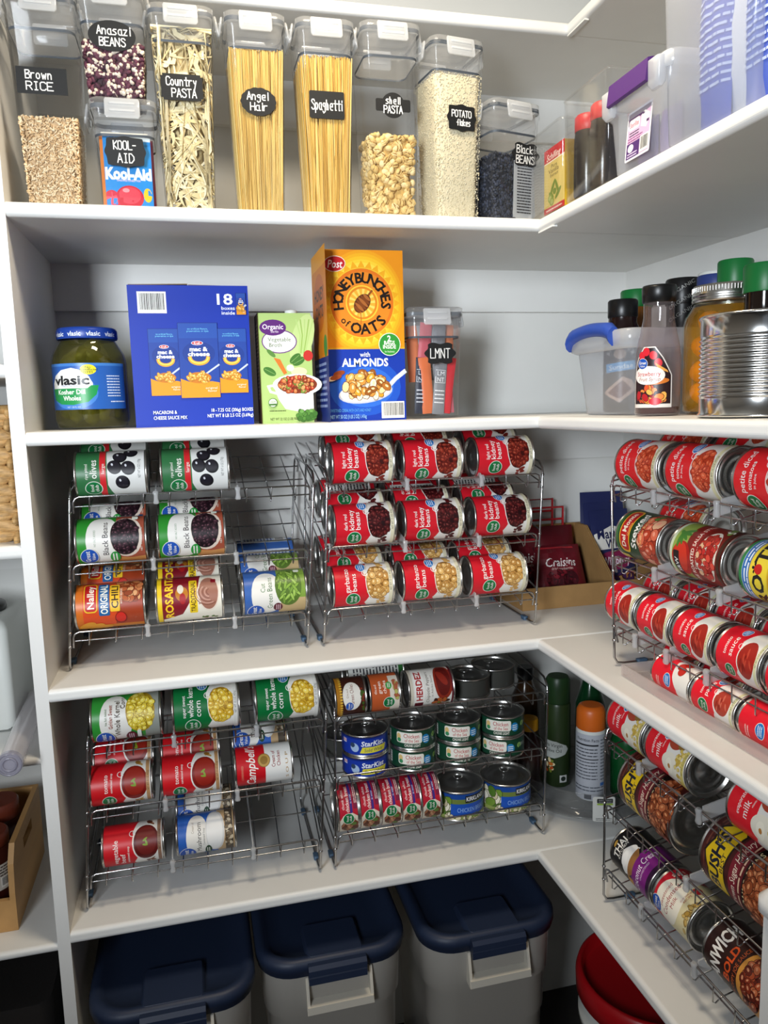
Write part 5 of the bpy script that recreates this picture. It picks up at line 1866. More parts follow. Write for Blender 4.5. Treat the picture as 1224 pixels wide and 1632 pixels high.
def rbag(x, y, w, h, t, c, ink, ex, label, seed=1):
    p = pouch(w, h, t, c, bag_art(c, ink, seed) if ink else None)
    o = p.build('food_bag', CARTON)
    o.matrix_world = R90(x, y, ZA + 0.006, ex)
    tag(o, label, 'bag', 'bags in the storage tubs')
rbag(0.030, -0.470, 0.060, 0.27, 0.026, '#3c50b4', '#b8c4e8', 0, 'deep blue printed bag in the nearer edge of the blue bag tub', 3)
rbag(0.040, -0.508, 0.080, 0.19, 0.02, '#c9ced6', None, 6, 'clear grey bag in front of the pale blue bag')
rbag(0.075, -0.515, 0.11, 0.26, 0.03, '#5aa3cc', None, 4, 'pale blue bag behind the clear grey bag')
rbag(0.034, -0.553, 0.060, 0.255, 0.024, '#5468c0', '#b8c4e8', 2, 'blue bag with white lines of print at the tub front', 7)
rbag(0.034, -0.670, 0.090, 0.26, 0.03, '#7a8fd0', '#c8d0ea', 0, 'pale violet bag in the tub at the picture edge', 5)

# ---------------------------------------------------------------- second shelf: pickle jar, cartons
def lathe_fn(prof):
    def f(z):
        for (r0, z0), (r1, z1) in zip(prof, prof[1:]):
            if z0 <= z <= z1 and z1 > z0:
                return r0 + (r1 - r0) * (z - z0) / (z1 - z0)
        return prof[-1][0]
    return f
JX, JY = -0.831, 0.160
t = thing('pickle_jar', 'glass jar of whole dill pickles with a blue lid', 'jar', (JX, JY, ZB), 0)
jp = [(0.052, 0.0), (0.062, 0.004), (0.067, 0.018), (0.067, 0.118), (0.064, 0.135), (0.055, 0.152), (0.050, 0.160), (0.050, 0.172)]
b = MB()
b.lathe(jp, 48, cap1=False)
b.build('glass', GLASS, t)
b = MB()
b.lathe([(r - 0.0025, max(z, 0.004)) for r, z in jp[:-1]], 40)
b.build('brine', clear_mat('pickle_brine', (0.80, 0.76, 0.38), 0.22, (0.20, 0.19, 0.03), 0.4, 1.05), t)
b = MB()
b.lathe([(0.0525, 0.163), (0.0535, 0.165), (0.0535, 0.178), (0.051, 0.183), (0.047, 0.1835), (0.0, 0.1825)], 48, cap0=False, cap1=False)
ld = b.build('lid', pmat('pickle_lid', '#1c3f96', 0.35), t)
a = Art()
for k in range(10):
    a.text('vlasic', (k - 4.5) * 2.05, 0.5, 0.5, '#dfe6f0', w=1.5, bold=0.02)
bake_round(a, 0.0165, 0.0535, 0.163).build('lid_print', PRINT, ld)
a = Art()
a.rect(-0.95, 0, 0.95, 1, '#2558a6')
a.rect(-0.95, 0.94, 0.95, 1, '#3f78c0')
a.ell(-0.32, 0.36, 0.56, 0.36, '#3f78c0')
a.poly([(-0.86, 0.44), (0.12, 0.44), (0.14, 0.56), (0.06, 0.72), (-0.06, 0.84), (-0.30, 0.90), (-0.56, 0.86), (-0.76, 0.74), (-0.86, 0.58)], '#e6e6e2')
a.poly([(-0.88, 0.46), (-0.84, 0.22), (-0.62, 0.12), (-0.30, 0.10), (0.02, 0.16), (0.20, 0.32), (0.26, 0.52), (0.10, 0.52), (0.02, 0.46)], '#1d8a48')
a.text('vlasic', -0.36, 0.64, 0.19, '#15181c', w=0.86, bold=0.035)
a.text('FRESH PACKED', -0.36, 0.515, 0.035, '#3a5a9a', w=0.42)
a.text('Kosher Dill', -0.36, 0.385, 0.10, '#eef0ea', w=0.66, bold=0.02)
a.text('Wholes', -0.34, 0.25, 0.10, '#eef0ea', w=0.42, bold=0.02)
a.ell(0.06, 0.86, 0.17, 0.11, '#d9cf2a')
for s_, dv in (('No', 0.05), ('Artificial', 0.0), ('DYES', -0.055)):
    a.text(s_, 0.06, 0.86 + dv, 0.045, '#2a4a2a', w=0.07 * len(s_) ** 0.75, bold=0.01)
a.bars(0.44, 0.72, 0.34, 8, 0.062, '#c8d4ea', 0.022, 3)
a.text('NET 128 FL OZ', -0.30, 0.055, 0.035, '#c8d4ea', w=0.3)
a.bars(0.5, 0.16, 0.4, 1, 0.05, '#c8d4ea')
bake_round(a, 0.082, 0.0672, 0.036).build('label', PRINT, t)
PICK = pmat('pickle_skin', '#565416', 0.4, noise=(60, 0.35), bump=(220, 0.5, 0.002))
rnd = random.Random(4)
spots = [(-28, 0.045, 0.034, 8, 'left of the front'), (2, 0.046, 0.030, -6, 'under the label at the front'), (34, 0.044, 0.034, 10, 'right of the front'), (70, 0.045, 0.040, -12, 'at the right side'), (-66, 0.045, 0.040, 12, 'at the left side'),
         (-30, 0.040, 0.128, 62, 'lying slanted near the shoulder, left'), (30, 0.038, 0.126, -55, 'lying slanted near the shoulder, right'), (0, 0.034, 0.135, 40, 'topmost under the lid')]
for an, rr_, z, tl, w in spots:
    b = MB()
    N = 9
    for i in range(1):
        R = []
        for k in range(N + 1):
            s = k / N * 2 - 1
            rad = 0.0165 * sqrt(max(0.01, 1 - abs(s) ** 3.2)) * (1 + 0.04 * sin(k * 2.3))
            R.append([(rad * cos(2 * pi * j / 10), rad * sin(2 * pi * j / 10), s * 0.034) for j in range(10)])
        b.rings(R)
    o = b.build('pickle', PICK)
    A = radians(an)
    zz = z + 0.008 if z < 0.1 else z - 0.004
    o.matrix_world = Matrix.Translation((JX + rr_ * sin(A) * 0.96, JY - rr_ * cos(A) * 0.96, ZB + zz + 0.003)) @ Matrix.Rotation(A, 4, 'Z') @ Matrix.Rotation(radians(tl), 4, 'Y')
    tag(o, 'green pickle in the jar, ' + w, 'pickle', 'pickles in the jar')

# macaroni case
a = Art()
Wm = 0.214 / 0.255
a.rect(0, 0, Wm, 1, '#10309c')
a.barcode(0.064, 0.805, 0.262, 0.955, 4)
a.text('18', 0.672, 0.905, 0.075, '#e6eaf2', w=0.112, bold=0.02)
a.text('boxes', 0.693, 0.842, 0.024, '#e6eaf2', w=0.095, bold=0.01)
a.text('inside', 0.693, 0.808, 0.024, '#e6eaf2', w=0.095, bold=0.01)
def macbox(a, u0, v0, u1, v1, txt=True):
    w = u1 - u0
    h = v1 - v0
    X = lambda x: u0 + x * w
    Y = lambda y: v0 + y * h
    a.rect(u0 - 0.003, v0 - 0.003, u1 + 0.003, v1 + 0.003, '#0c2270')
    a.rect(u0, v0, u1, v1, '#1f3f92')
    a.rect(u0, v0 + 0.8 * h, u1, v1, '#234a9c')
    a.poly([(u0, v0), (u1, v0), (u1, Y(0.20)), (X(0.8), Y(0.22)), (X(0.5), Y(0.2)), (X(0.2), Y(0.22)), (u0, Y(0.26))], '#d68c1c')
    a.ell(X(0.5), Y(0.60), 0.42 * w, 0.155 * h, '#1a3684')
    if txt:
        a.text('no artificial flavors,', X(0.5), Y(0.925), 0.012, '#6fc0e0', w=0.52 * w)
        a.text('preservatives, or dyes', X(0.5), Y(0.895), 0.012, '#6fc0e0', w=0.56 * w)
    a.ell(X(0.47), Y(0.735), 0.15 * w, 0.028 * h, '#e8eaf0')
    a.ell(X(0.47), Y(0.735), 0.135 * w, 0.023 * h, '#b8202c')
    a.text('Kraft', X(0.47), Y(0.735), 0.028 * h, '#f0f0f0', w=0.16 * w, bold=0.01)
    a.text('mac &', X(0.5), Y(0.655), 0.055 * h, '#eef2f8', w=0.46 * w, bold=0.035)
    a.text('cheese', X(0.5), Y(0.590), 0.055 * h, '#eef2f8', w=0.56 * w, bold=0.035)
    pts = [(X(0.5) + 0.23 * w * cos(q), Y(0.535) + 0.075 * h * sin(q)) for q in [pi + pi * k / 12 for k in range(13)]]
    a.stroke(pts, 0.052 * h, '#d89a2c')
    a.stroke([(x, y + 0.006 * h) for x, y in pts], 0.022 * h, '#ecc058')
    a.stroke([(X(0.60), Y(0.30)), (X(1.0), Y(0.44))], 0.012, '#b8c0cc')
    a.ell(X(0.47), Y(0.27), 0.32 * w, 0.075 * h, '#b8701c')
    a.pile(X(0.47), Y(0.275), 0.31 * w, 0.08 * h, 0.018, ['#dba03a', '#e6b458', '#c98a28'], 34, 4, 0.5, '#8c5a14', '#f2d48c')
    a.text('original', X(0.78), Y(0.13), 0.03 * h, '#f2e2c8', w=0.3 * w)
    a.text('flavor', X(0.80), Y(0.09), 0.03 * h, '#f2e2c8', w=0.24 * w)
macbox(a, 0.122, 0.225, 0.345, 0.695)
macbox(a, 0.592, 0.235, 0.810, 0.695)
macbox(a, 0.330, 0.205, 0.605, 0.735)
macbox(a, 0.752, 0.795, 0.818, 0.945, False)
a.text('MACARONI &', 0.125, 0.105, 0.024, '#e6eaf2', w=0.165, al='l', bold=0.012)
a.text('CHEESE SAUCE MIX', 0.125, 0.066, 0.024, '#e6eaf2', w=0.235, al='l', bold=0.012)
a.text('18 - 7.25 OZ (206g) BOXES', 0.835, 0.112, 0.024, '#e6eaf2', w=0.30, al='r', bold=0.012)
a.text('NET WT 8 LB 2.5 OZ (3.69kg)', 0.835, 0.072, 0.024, '#e6eaf2', w=0.33, al='r', bold=0.012)
t = thing('macaroni_box', 'large blue carton of macaroni and cheese boxes', 'box', (-0.751, 0.100, ZB), 0)
carton_mesh(0.214, 0.19, 0.255, '#10309c', a).build('carton', CARTON, t)
b = MB()
for (x0, x1, y0, y1, tl) in ((0.002, 0.106, 0.004, 0.186, 1.0), (0.107, 0.213, 0.002, 0.186, -1.4)):
    b.M = Matrix.Translation((x0, y0, 0.2552)) @ Matrix.Rotation(radians(-tl), 4, 'Y')
    b.box((0, 0, 0), (x1 - x0, y1 - y0, 0.0016), '#7c6448')
b.M = None
b.build('top_flap', CARTON, t)

# vegetable broth carton
a = Art()
Wb = 0.100 / 0.206
a.rect(0, 0, Wb, 1, '#a3bd72')
a.ell(0.40, 0.76, 0.10, 0.24, '#b4ca86', -0.3)
for k in range(5):
    a.stroke([(0.37 + 0.014 * k, 0.64), (0.385 + 0.02 * k, 0.80), (0.35 + 0.04 * k, 0.94)], 0.012, '#8fae58' if k % 2 else '#a8c478')
a.ell(0.19, 0.745, 0.162, 0.108, '#6a3a7c')
a.ell(0.19, 0.745, 0.152, 0.098, '#dfe0d8')
a.text('Vegetable', 0.19, 0.765, 0.036, '#3a5a34', w=0.21)
a.text('Broth', 0.095, 0.715, 0.036, '#3a5a34', w=0.115, al='l')
a.ell(0.135, 0.87, 0.122, 0.072, '#58246e')
a.text('Organic', 0.135, 0.878, 0.045, '#eee6f0', w=0.19, bold=0.01)
a.text('Great Value', 0.15, 0.835, 0.02, '#eee6f0', w=0.07)
a.poly([(0.13, 0.60), (0.19, 0.585), (0.25, 0.46), (0.22, 0.445)], '#c9702a')
a.ell(0.11, 0.64, 0.05, 0.02, '#55803a', 2.4)
for x, y, q in ((0.09, 0.475, -0.5), (0.36, 0.565, 0.5), (0.33, 0.59, 0.7)):
    a.ell(x, y, 0.062, 0.034, '#3f6f2c', q)
    a.stroke([(x - 0.05 * cos(q), y - 0.05 * sin(q)), (x + 0.05 * cos(q), y + 0.05 * sin(q))], 0.004, '#7fa85c')
a.ell(0.45, 0.615, 0.045, 0.05, '#b8302a')
a.ell(0.36, 0.47, 0.075, 0.04, '#d9c8a4')
a.ell(0.28, 0.505, 0.035, 0.03, '#e0dcd0')
a.poly([(0.12, 0.34), (Wb, 0.32), (Wb, 0.13), (0.36, 0.10), (0.22, 0.13), (0.16, 0.22)], '#d6d4ce')
a.ell(0.34, 0.35, 0.23, 0.10, '#e4e2dc')
a.stroke([(0.14, 0.35), (0.07, 0.34), (0.09, 0.29), (0.16, 0.27)], 0.022, '#dddbd4')
a.ell(0.34, 0.352, 0.185, 0.082, '#7c3318')
a.pile(0.34, 0.352, 0.18, 0.08, 0.022, ['#a8522c', '#c2703c', '#8c3a1c', '#d09a5a', '#6f8a34', '#b83a24'], 90, 4, 0.75, '#5a2410', '#d89a6a')
a.ell(0.42, 0.06, 0.09, 0.05, '#3f6f2c')
a.pile(0.41, 0.07, 0.10, 0.05, 0.024, ['#4f8034', '#3c6a28', '#67984a'], 26, 5, 0.8, '#2c4f1c')
a.ell(0.105, 0.19, 0.042, 0.042, '#4c7a3a')
a.ell(0.105, 0.19, 0.036, 0.036, '#dfe4d4')
a.text('USDA', 0.105, 0.20, 0.018, '#3f6a30', w=0.05, bold=0.01)
a.rect(0.07, 0.165, 0.14, 0.182, '#3f6a30')
a.bars(0.07, 0.115, 0.15, 1, 0.02, '#56683a')
a.text('NET WT 32 OZ (2 LB) 907g', 0.075, 0.04, 0.024, '#34421f', w=0.26, al='l')
sd = Art()
sd.rect(0, 0, 0.34, 1, '#3a2c22')
sd.rect(0.0, 0.0, 0.34, 0.3, '#4f3624')
sd.bars(0.04, 0.9, 0.26, 20, 0.035, '#7a6a58', 0.012)
t = thing('broth_carton', 'green carton of vegetable broth beside the tall cereal box', 'carton', (-0.5215, 0.100, ZB), 0)
carton_mesh(0.100, 0.066, 0.206, '#a3bd72', a, sd).build('carton', CARTON, t)
b = MB()
b.lathe([(0.011, 0.206), (0.012, 0.207), (0.012, 0.214), (0.010, 0.215)], 20, 0.068, 0.036)
b.build('cap', WHITEP, t)

# tall cereal box
a = Art()
a.rect(0, 0, 0.5, 1, '#dd8a18')
for k, c in enumerate(('#e29a1c', '#e6a820', '#eab626', '#edc233', '#f0cc45', '#f2d45a')):
    a.ell(0.25, 0.70, 0.25 * (1 - 0.06 * k), 0.30 * (1 - 0.06 * k), c, 0, 40)
star = []
for k in range(56):
    q = 2 * pi * k / 56
    r = 0.245 if k % 2 == 0 else 0.205
    star.append((0.245 + r * cos(q) * 0.95, 0.695 + r * sin(q)))
a.poly(star, '#e6a21e')
a.ell(0.245, 0.695, 0.198, 0.205, '#e8b630', 0, 40)
a.ell(0.245, 0.695, 0.192, 0.199, '#d9701c', 0, 40)
a.ell(0.245, 0.695, 0.175, 0.18, '#df8424', 0, 40)
a.ell(0.245, 0.695, 0.100, 0.103, '#efc23c', 0, 36)
a.ell(0.245, 0.695, 0.092, 0.095, '#d9801e', 0, 36)
a.ell(0.245, 0.695, 0.080, 0.083, '#e8a834', 0, 36)
for k in range(14):
    q = 2 * pi * k / 14
    a.poly([(0.245, 0.695), (0.245 + 0.08 * cos(q), 0.695 + 0.083 * sin(q)), (0.245 + 0.08 * cos(q + 0.2), 0.695 + 0.083 * sin(q + 0.2))], '#f2cf62')
a.stroke([(0.262, 0.715), (0.305, 0.765)], 0.012, '#8c4a1c')
a.ell(0.245, 0.692, 0.062, 0.044, '#5c2c12', 0.9)
for k in range(6):
    s = -0.045 + 0.018 * k
    a.ell(0.245 + s * 0.62, 0.692 + s * 0.78, 0.009, 0.040 * sqrt(max(0.1, 1 - (s / 0.062) ** 2)), '#a8622c' if k % 2 else '#7c4018', 0.9 - 0.1)
a.stroke([(0.235, 0.64), (0.236, 0.60), (0.234, 0.575)], 0.007, '#b86a1c')
a.arctext('HONEY', 0.245, 0.695, 0.146, 186, 116, 0.058, '#1c1410', 0.03)
a.arctext('BUNCHES', 0.245, 0.695, 0.146, 97, -6, 0.058, '#1c1410', 0.03)
a.arctext('of', 0.245, 0.695, 0.150, 222, 233, 0.040, '#1c1410', 0.015, True)
a.arctext('OATS', 0.245, 0.695, 0.150, 254, 318, 0.060, '#1c1410', 0.03, True)
a.ell(0.085, 0.918, 0.066, 0.046, '#e8d8c0', 0.1)
a.ell(0.085, 0.918, 0.062, 0.042, '#b81e24', 0.1)
a.text('Post', 0.088, 0.918, 0.045, '#f2ece4', w=0.09, it=0.2, bold=0.012)
a.rect(0, 0, 0.5, 0.432, '#16359a')
a.ell(0.25, 0.2, 0.22, 0.17, '#1f4fb4')
a.ell(0.255, 0.2, 0.17, 0.12, '#2f66c4')
a.rect(0, 0.426, 0.5, 0.436, '#d9a024')
a.text('with', 0.252, 0.395, 0.028, '#eef0f4', w=0.062, bold=0.008)
a.text('ALMONDS', 0.252, 0.348, 0.046, '#eef0f4', w=0.285, bold=0.028)
a.stroke([(0.40, 0.21), (0.44, 0.25), (0.495, 0.29)], 0.026, '#c2c8d2')
a.stroke([(0.41, 0.225), (0.45, 0.262), (0.495, 0.298)], 0.008, '#eef0f2')
a.ell(0.25, 0.168, 0.168, 0.062, '#b8bcc8', 0.12)
a.ell(0.25, 0.175, 0.160, 0.058, '#e8e4dc', 0.12)
a.pile(0.25, 0.212, 0.145, 0.080, 0.030, ['#c88a3c', '#dba858', '#a86628', '#e6c890', '#8f5420', '#e9dcc0', '#d9962c'], 72, 11, 0.65, '#6e3c14', '#efd09a')
for x, y, c in ((0.09, 0.285, '#8a3f1c'), (0.05, 0.255, '#d8c8ac'), (0.07, 0.262, '#9a4a24')):
    a.ell(x, y, 0.036, 0.015, c, 0.25)
a.barcode(0.345, 0.012, 0.488, 0.112, 8)
a.text('SWEETENED CEREAL WITH OATS AND HONEY', 0.03, 0.065, 0.018, '#5aa0dc', w=0.25, al='l')
a.text('NET WT 50 OZ (3 LB 2 OZ) 1.41kg', 0.03, 0.028, 0.022, '#8fc0ea', w=0.22, al='l', bold=0.006)
a.ell(0.405, 0.452, 0.068, 0.068, '#dfe8d8')
a.ell(0.405, 0.452, 0.064, 0.064, '#2f8a34')
a.text('2', 0.402, 0.487, 0.034, '#f0f4ea', w=0.022, bold=0.03)
a.text('BAGS', 0.404, 0.462, 0.022, '#f0f4ea', w=0.066, bold=0.02)
a.text('INSIDE', 0.404, 0.438, 0.022, '#f0f4ea', w=0.080, bold=0.02)
a.text('for freshness', 0.404, 0.410, 0.012, '#d8e8d0', w=0.06)
sd = Art()
sd.rect(0, 0, 0.5, 1, '#c87818')
sd.rect(0, 0.9, 0.5, 1, '#d89428')
sd.ell(0.25, 0.7, 0.2, 0.17, '#b86014')
sd.text('HONEY', 0.25, 0.75, 0.07, '#2a1a10', w=0.32, bold=0.03)
sd.text('OATS', 0.25, 0.65, 0.07, '#2a1a10', w=0.26, bold=0.03)
sd.rect(0, 0, 0.5, 0.38, '#1a2c74')
sd.ell(0.42, 0.44, 0.055, 0.065, '#2f7a34')
sd.bars(0.05, 0.34, 0.38, 8, 0.035, '#8a9ac8')
t = thing('cereal_box', 'tall yellow and blue cereal box, tallest on its shelf', 'box', (-0.401, 0.090, ZB), 0)
carton_mesh(0.160, 0.105, 0.322, '#d98f1c', a, sd).build('carton', CARTON, t)

# container of drink sticks
t, hw = clip_container('clear container of grey and red drink sticks beside the cereal box', -0.1735, 0.150, ZB, 0.218, 0.100, 0.112, 0.126,
                       chalk_art([('LMNT', 0.0, 0.0, 0.018, 0.040)], 'cloud'), 0.128, 0.008)
def stick_art(c, ink):
    a = Art()
    a.rect(-0.11, 0.55, 0.11, 0.80, c)
    for (q, w) in ((-0.095, 0.008), (0.087, 0.008)):
        a.rect(q, 0.56, q + w, 0.79, ink)
    a.rect(-0.095, 0.56, 0.095, 0.568, ink)
    a.rect(-0.095, 0.782, 0.095, 0.79, ink)
    a.text('LM', 0, 0.73, 0.075, ink, w=0.13)
    a.text('NT', 0, 0.62, 0.075, ink, w=0.13)
    a.bars(-0.09, 0.42, 0.18, 4, 0.07, ink, 0.02)
    return a
SK = [(-0.030, -0.030, 0.006, '#232838', '#c8ccd4', 3, 'navy stick low at the left front'), (-0.012, -0.032, 0.006, '#c8683c', None, -4, 'orange stick beside the navy one'),
      (0.008, -0.034, 0.004, '#7c7d80', '#e0e0e0', 5, 'grey stick with square lettering at the front'), (0.024, -0.029, 0.006, '#c22c34', None, 8, 'bright red stick right of the lettered grey one'),
      (0.036, -0.022, 0.006, '#b8606c', None, -3, 'dull pink stick low at the right'), (-0.034, -0.010, 0.070, '#d07850', None, -3, 'tall orange stick at the upper left'),
      (-0.020, -0.014, 0.076, '#c05a64', None, 6, 'pink stick standing upper left of centre'), (-0.004, -0.012, 0.072, '#8a8a8c', '#e0e0e0', -6, 'grey stick upper middle'),
      (0.014, -0.016, 0.074, '#77787c', None, 4, 'plain grey stick behind the black label'), (0.030, -0.010, 0.070, '#8f8f92', None, -8, 'grey stick at the upper right'), (0.040, -0.004, 0.072, '#cc7a54', None, 2, 'orange stick at the far upper right')]
for dx, dy, dz, c, ink, tl, w in SK:
    p = pouch(0.025, 0.112, 0.007, c, stick_art(c, ink) if ink else None, 6, 0.1)
    o = p.build('drink_stick', CARTON)
    o.matrix_world = Matrix.Translation((-0.1735 + dx * 0.94, 0.150 + dy, ZB + 0.004 + dz)) @ Matrix.Rotation(radians(tl), 4, 'Y')
    tag(o, 'drink ' + w, 'drink stick', 'drink sticks in the clear container')

# ---------------------------------------------------------------- second shelf, right: basket, syrup, peaches, plain can
t = thing('handled_basket', 'cloudy plastic basket with a blue handle in the shelf corner', 'basket', (0.170, -0.073, ZB), 0)
hx, hy, hh = 0.085, 0.100, 0.150
b = MB()
b.rr([(0.0, hx - 0.026, hy - 0.012, 0.016), (0.004, hx - 0.022, hy - 0.008, 0.018), (hh - 0.022, hx - 0.004, hy, 0.022)], 0, 0, 5, True, False)
b.build('body', CLOUDY, t)
b = MB()
b.rr([(hh - 0.034, hx - 0.003, hy + 0.002, 0.022), (hh - 0.030, hx + 0.006, hy + 0.008, 0.024), (hh - 0.004, hx + 0.008, hy + 0.010, 0.026), (hh, hx + 0.004, hy + 0.006, 0.024), (hh, hx - 0.003, hy, 0.02)], 0, 0, 6, False, False)
b.build('rim', CLOUDY2, t)
b = MB()
R = []
for k in range(13):
    s = k / 12 * 2 - 1
    y = -s * 0.080
    zc = hh - 0.004 + 0.010 * (1 - s * s) - 0.008 * (1 if abs(s) > 0.9 else 0)
    hw_, ht = 0.013, 0.017 * (0.75 + 0.25 * abs(s) ** 3)
    R.append([(-hx - 0.005 + hw_ * cos(q), y + 0.014, zc + ht * sin(q)) for q in [2 * pi * j / 10 for j in range(10)]])
b.rings(R)
b.build('handle', BLUEP, t)

a = Art()
a.rect(-0.6, 0.0, 0.6, 1.0, '#2a2328')
a.arctext('SMUCKER', 0, 0.72, 0.22, 160, 20, 0.07, '#b8b8b8', 0.02)
a.ell(0, 0.78, 0.1, 0.08, '#8a7a70')
a.poly([(-0.24, 0.48), (0.30, 0.54), (0.28, 0.68), (-0.26, 0.62)], '#4f9ad0')
a.text('Sundae', 0.02, 0.58, 0.08, '#e6eef4', w=0.4, rot=0.1)
a.poly([(-0.3, 0.16), (0.0, 0.0), (0.3, 0.22), (0.2, 0.36), (0.05, 0.42), (-0.1, 0.3)], '#b89a8a')
a.poly([(-0.2, 0.16), (0.0, 0.06), (0.2, 0.22), (0.05, 0.36)], '#6a3a34')
bottle('sauce_bottle', 'dark brown sauce bottle standing inside the blue handled basket', 'bottle', 0.150, -0.050, ZB + 0.004,
       [(0.030, 0), (0.034, 0.004), (0.034, 0.140), (0.032, 0.152), (0.026, 0.166), (0.026, 0.178)], [(0.0265, 0.176), (0.0275, 0.178), (0.0275, 0.206), (0.025, 0.209)], pmat('brown_sauce', '#1e0e0c', 0.2), BLACKP, None, a, 0.115, 0.018, -38, ar=0.0342)

a = Art()
a.poly([(-0.36, 0.0), (0.33, 0.0), (0.33, 0.52), (0.18, 0.80), (0.05, 0.98), (-0.16, 0.98), (-0.30, 0.74), (-0.36, 0.48)], '#d8d2cc')
a.poly([(-0.34, 0.06), (0.31, 0.06), (0.31, 0.52), (0.16, 0.80), (0.04, 0.96), (-0.15, 0.96), (-0.28, 0.74), (-0.34, 0.48)], '#261418')
a.pile(-0.02, 0.20, 0.28, 0.14, 0.07, ['#c8502a', '#d9823a', '#a81c24', '#2c1c24', '#e0a850'], 30, 6, 0.7, '#3a1410')
a.ell(0.08, 0.42, 0.20, 0.05, '#c8702a', 0.1)
a.ell(0.06, 0.10, 0.10, 0.06, '#c02030')
for x, y in ((-0.18, 0.84), (0.02, 0.84), (-0.1, 0.9), (0.1, 0.72)):
    a.ell(x, y, 0.06, 0.07, '#c82430', 0.4)
a.poly([(0.05, 0.72), (0.24, 0.60), (0.26, 0.56), (0.1, 0.62)], '#d99a4a')
a.ell(-0.06, 0.52, 0.27, 0.15, '#e4ddd8')
a.text('Strawberry', -0.06, 0.545, 0.07, '#b02434', w=0.40, bold=0.006)
a.text('Fruit Syrup', -0.04, 0.46, 0.06, '#8a4a44', w=0.36, it=0.2)
great_value(a, -0.16, 0.71, 0.09)
SYR = clear_mat('syrup_bottle', (0.90, 0.87, 0.88), 0.10, (0.62, 0.5, 0.5), 0.06)
sp = [(0.033, 0), (0.036, 0.004), (0.036, 0.095), (0.033, 0.118), (0.027, 0.145), (0.0245, 0.160), (0.0245, 0.186)]
t = bottle('syrup_bottle', 'nearly empty strawberry syrup bottle with a black cap', 'bottle', 0.104, -0.238, ZB, sp, [(0.024, 0.182), (0.0268, 0.184), (0.0275, 0.206), (0.026, 0.210), (0.0, 0.2095)], SYR, BLACKP, None, a, 0.100, 0.013, -48, ar=lathe_fn([(r, z) for r, z in sp]))
b = MB()
b.lathe([(0.031, 0.003), (0.034, 0.005), (0.034, 0.014)], 32)
b.build('syrup', pmat('syrup_red', '#3a1418', 0.15), t)

# home canned peaches
t = thing('peach_jar', 'glass canning jar of peach halves with a silver lid', 'jar', (0.212, -0.262, ZB), 0)
pp = [(0.055, 0.0), (0.063, 0.006), (0.066, 0.02), (0.066, 0.140), (0.062, 0.158), (0.052, 0.174), (0.0485, 0.180), (0.0485, 0.196)]
b = MB()
b.lathe(pp, 48, cap1=False)
b.build('glass', GLASS, t)
b = MB()
b.lathe([(r - 0.0025, max(z, 0.004)) for r, z in pp[:-2]], 40)
b.build('syrup', clear_mat('peach_syrup', (0.97, 0.80, 0.42), 0.34, (0.80, 0.42, 0.05), 0.4, 1.05), t)
b = MB()
prof = [(0.0505, 0.181), (0.0525, 0.183), (0.0525, 0.186), (0.0512, 0.188), (0.0525, 0.190), (0.0525, 0.194), (0.0515, 0.196), (0.0520, 0.204), (0.050, 0.208), (0.044, 0.2085), (0.0, 0.207)]
b.lathe(prof, 60, cap0=False, cap1=False)
for k in range(70):
    q = 2 * pi * k / 70
    b.tube([(0.0521 * cos(q), 0.0521 * sin(q), 0.197), (0.0523 * cos(q), 0.0523 * sin(q), 0.2045)], 0.0009, 4)
b.build('lid', TIN, t)
PEACH = pmat('peach_flesh', '#e39a22', 0.4, noise=(40, 0.22))
rnd = random.Random(12)
k = 0
words_p = ('lowest, facing the syrup bottle', 'second up on the left', 'third up on the left', 'top left under the shoulder', 'top right under the shoulder', 'third up, facing front', 'second up, facing front', 'lowest, facing front', 'topmost at the back', 'low behind the silver can', 'midway behind the silver can', 'high on the far side')
for an, z, tl in ((-78, 0.034, 15), (-80, 0.071, -12), (-76, 0.108, 18), (-60, 0.143, 35), (0, 0.144, -25), (-24, 0.106, 10), (-26, 0.070, -15), (-24, 0.034, 8), (100, 0.142, 20), (34, 0.05, 10), (34, 0.098, -10), (120, 0.08, 5)):
    A = radians(an)
    b = MB()
    N = 6
    R = []
    for i in range(N + 1):
        th = pi / 2 * i / N
        R.append([(0.0275 * cos(th) * cos(2 * pi * j / 14) * 1.05, 0.022 * sin(th), 0.0195 * cos(th) * sin(2 * pi * j / 14)) for j in range(14)])
    b.rings([[(x, -y, z_) for x, y, z_ in r] for r in R], False, True)
    b.ellipsoid((0, 0.0005, 0), (0.0288, 0.004, 0.0198), 14, 6)
    o = b.build('peach_half', PEACH)
    o.matrix_world = Matrix.Translation((0.212 + 0.040 * sin(A), -0.262 - 0.040 * cos(A), ZB + z)) @ Matrix.Rotation(A, 4, 'Z') @ Matrix.Rotation(radians(tl), 4, 'Y')
    tag(o, 'peach half in the jar, ' + words_p[k], 'peach half', 'peach halves in the jar')
    k += 1

# big plain can with ribs
t = thing('unlabelled_can', 'large plain silver can with ribbed sides and no label', 'can', (0.104, -0.484, ZB), 0)
b = MB()
r = 0.081
H = 0.136
prof = [(0.0, 0.004), (r - 0.006, 0.004), (r - 0.004, 0.0), (r - 0.001, 0.0), (r + 0.0015, 0.0015), (r + 0.001, 0.004), (r - 0.001, 0.006), (r - 0.001, 0.024)]
nrib = 13
for k in range(nrib):
    z0 = 0.026 + k * 0.0062
    prof += [(r - 0.0018, z0 + 0.001), (r + 0.0006, z0 + 0.0031), (r - 0.0018, z0 + 0.0052)]
prof += [(r - 0.001, 0.110), (r - 0.001, H - 0.006), (r + 0.001, H - 0.004), (r + 0.0015, H - 0.0015), (r - 0.001, H), (r - 0.004, H)]
b.lathe(prof, 72, cap0=False, cap1=False)
b.build('can_body', pmat('bright_tin', (0.72, 0.72, 0.71), 0.16, 1.0), t)
b = MB()
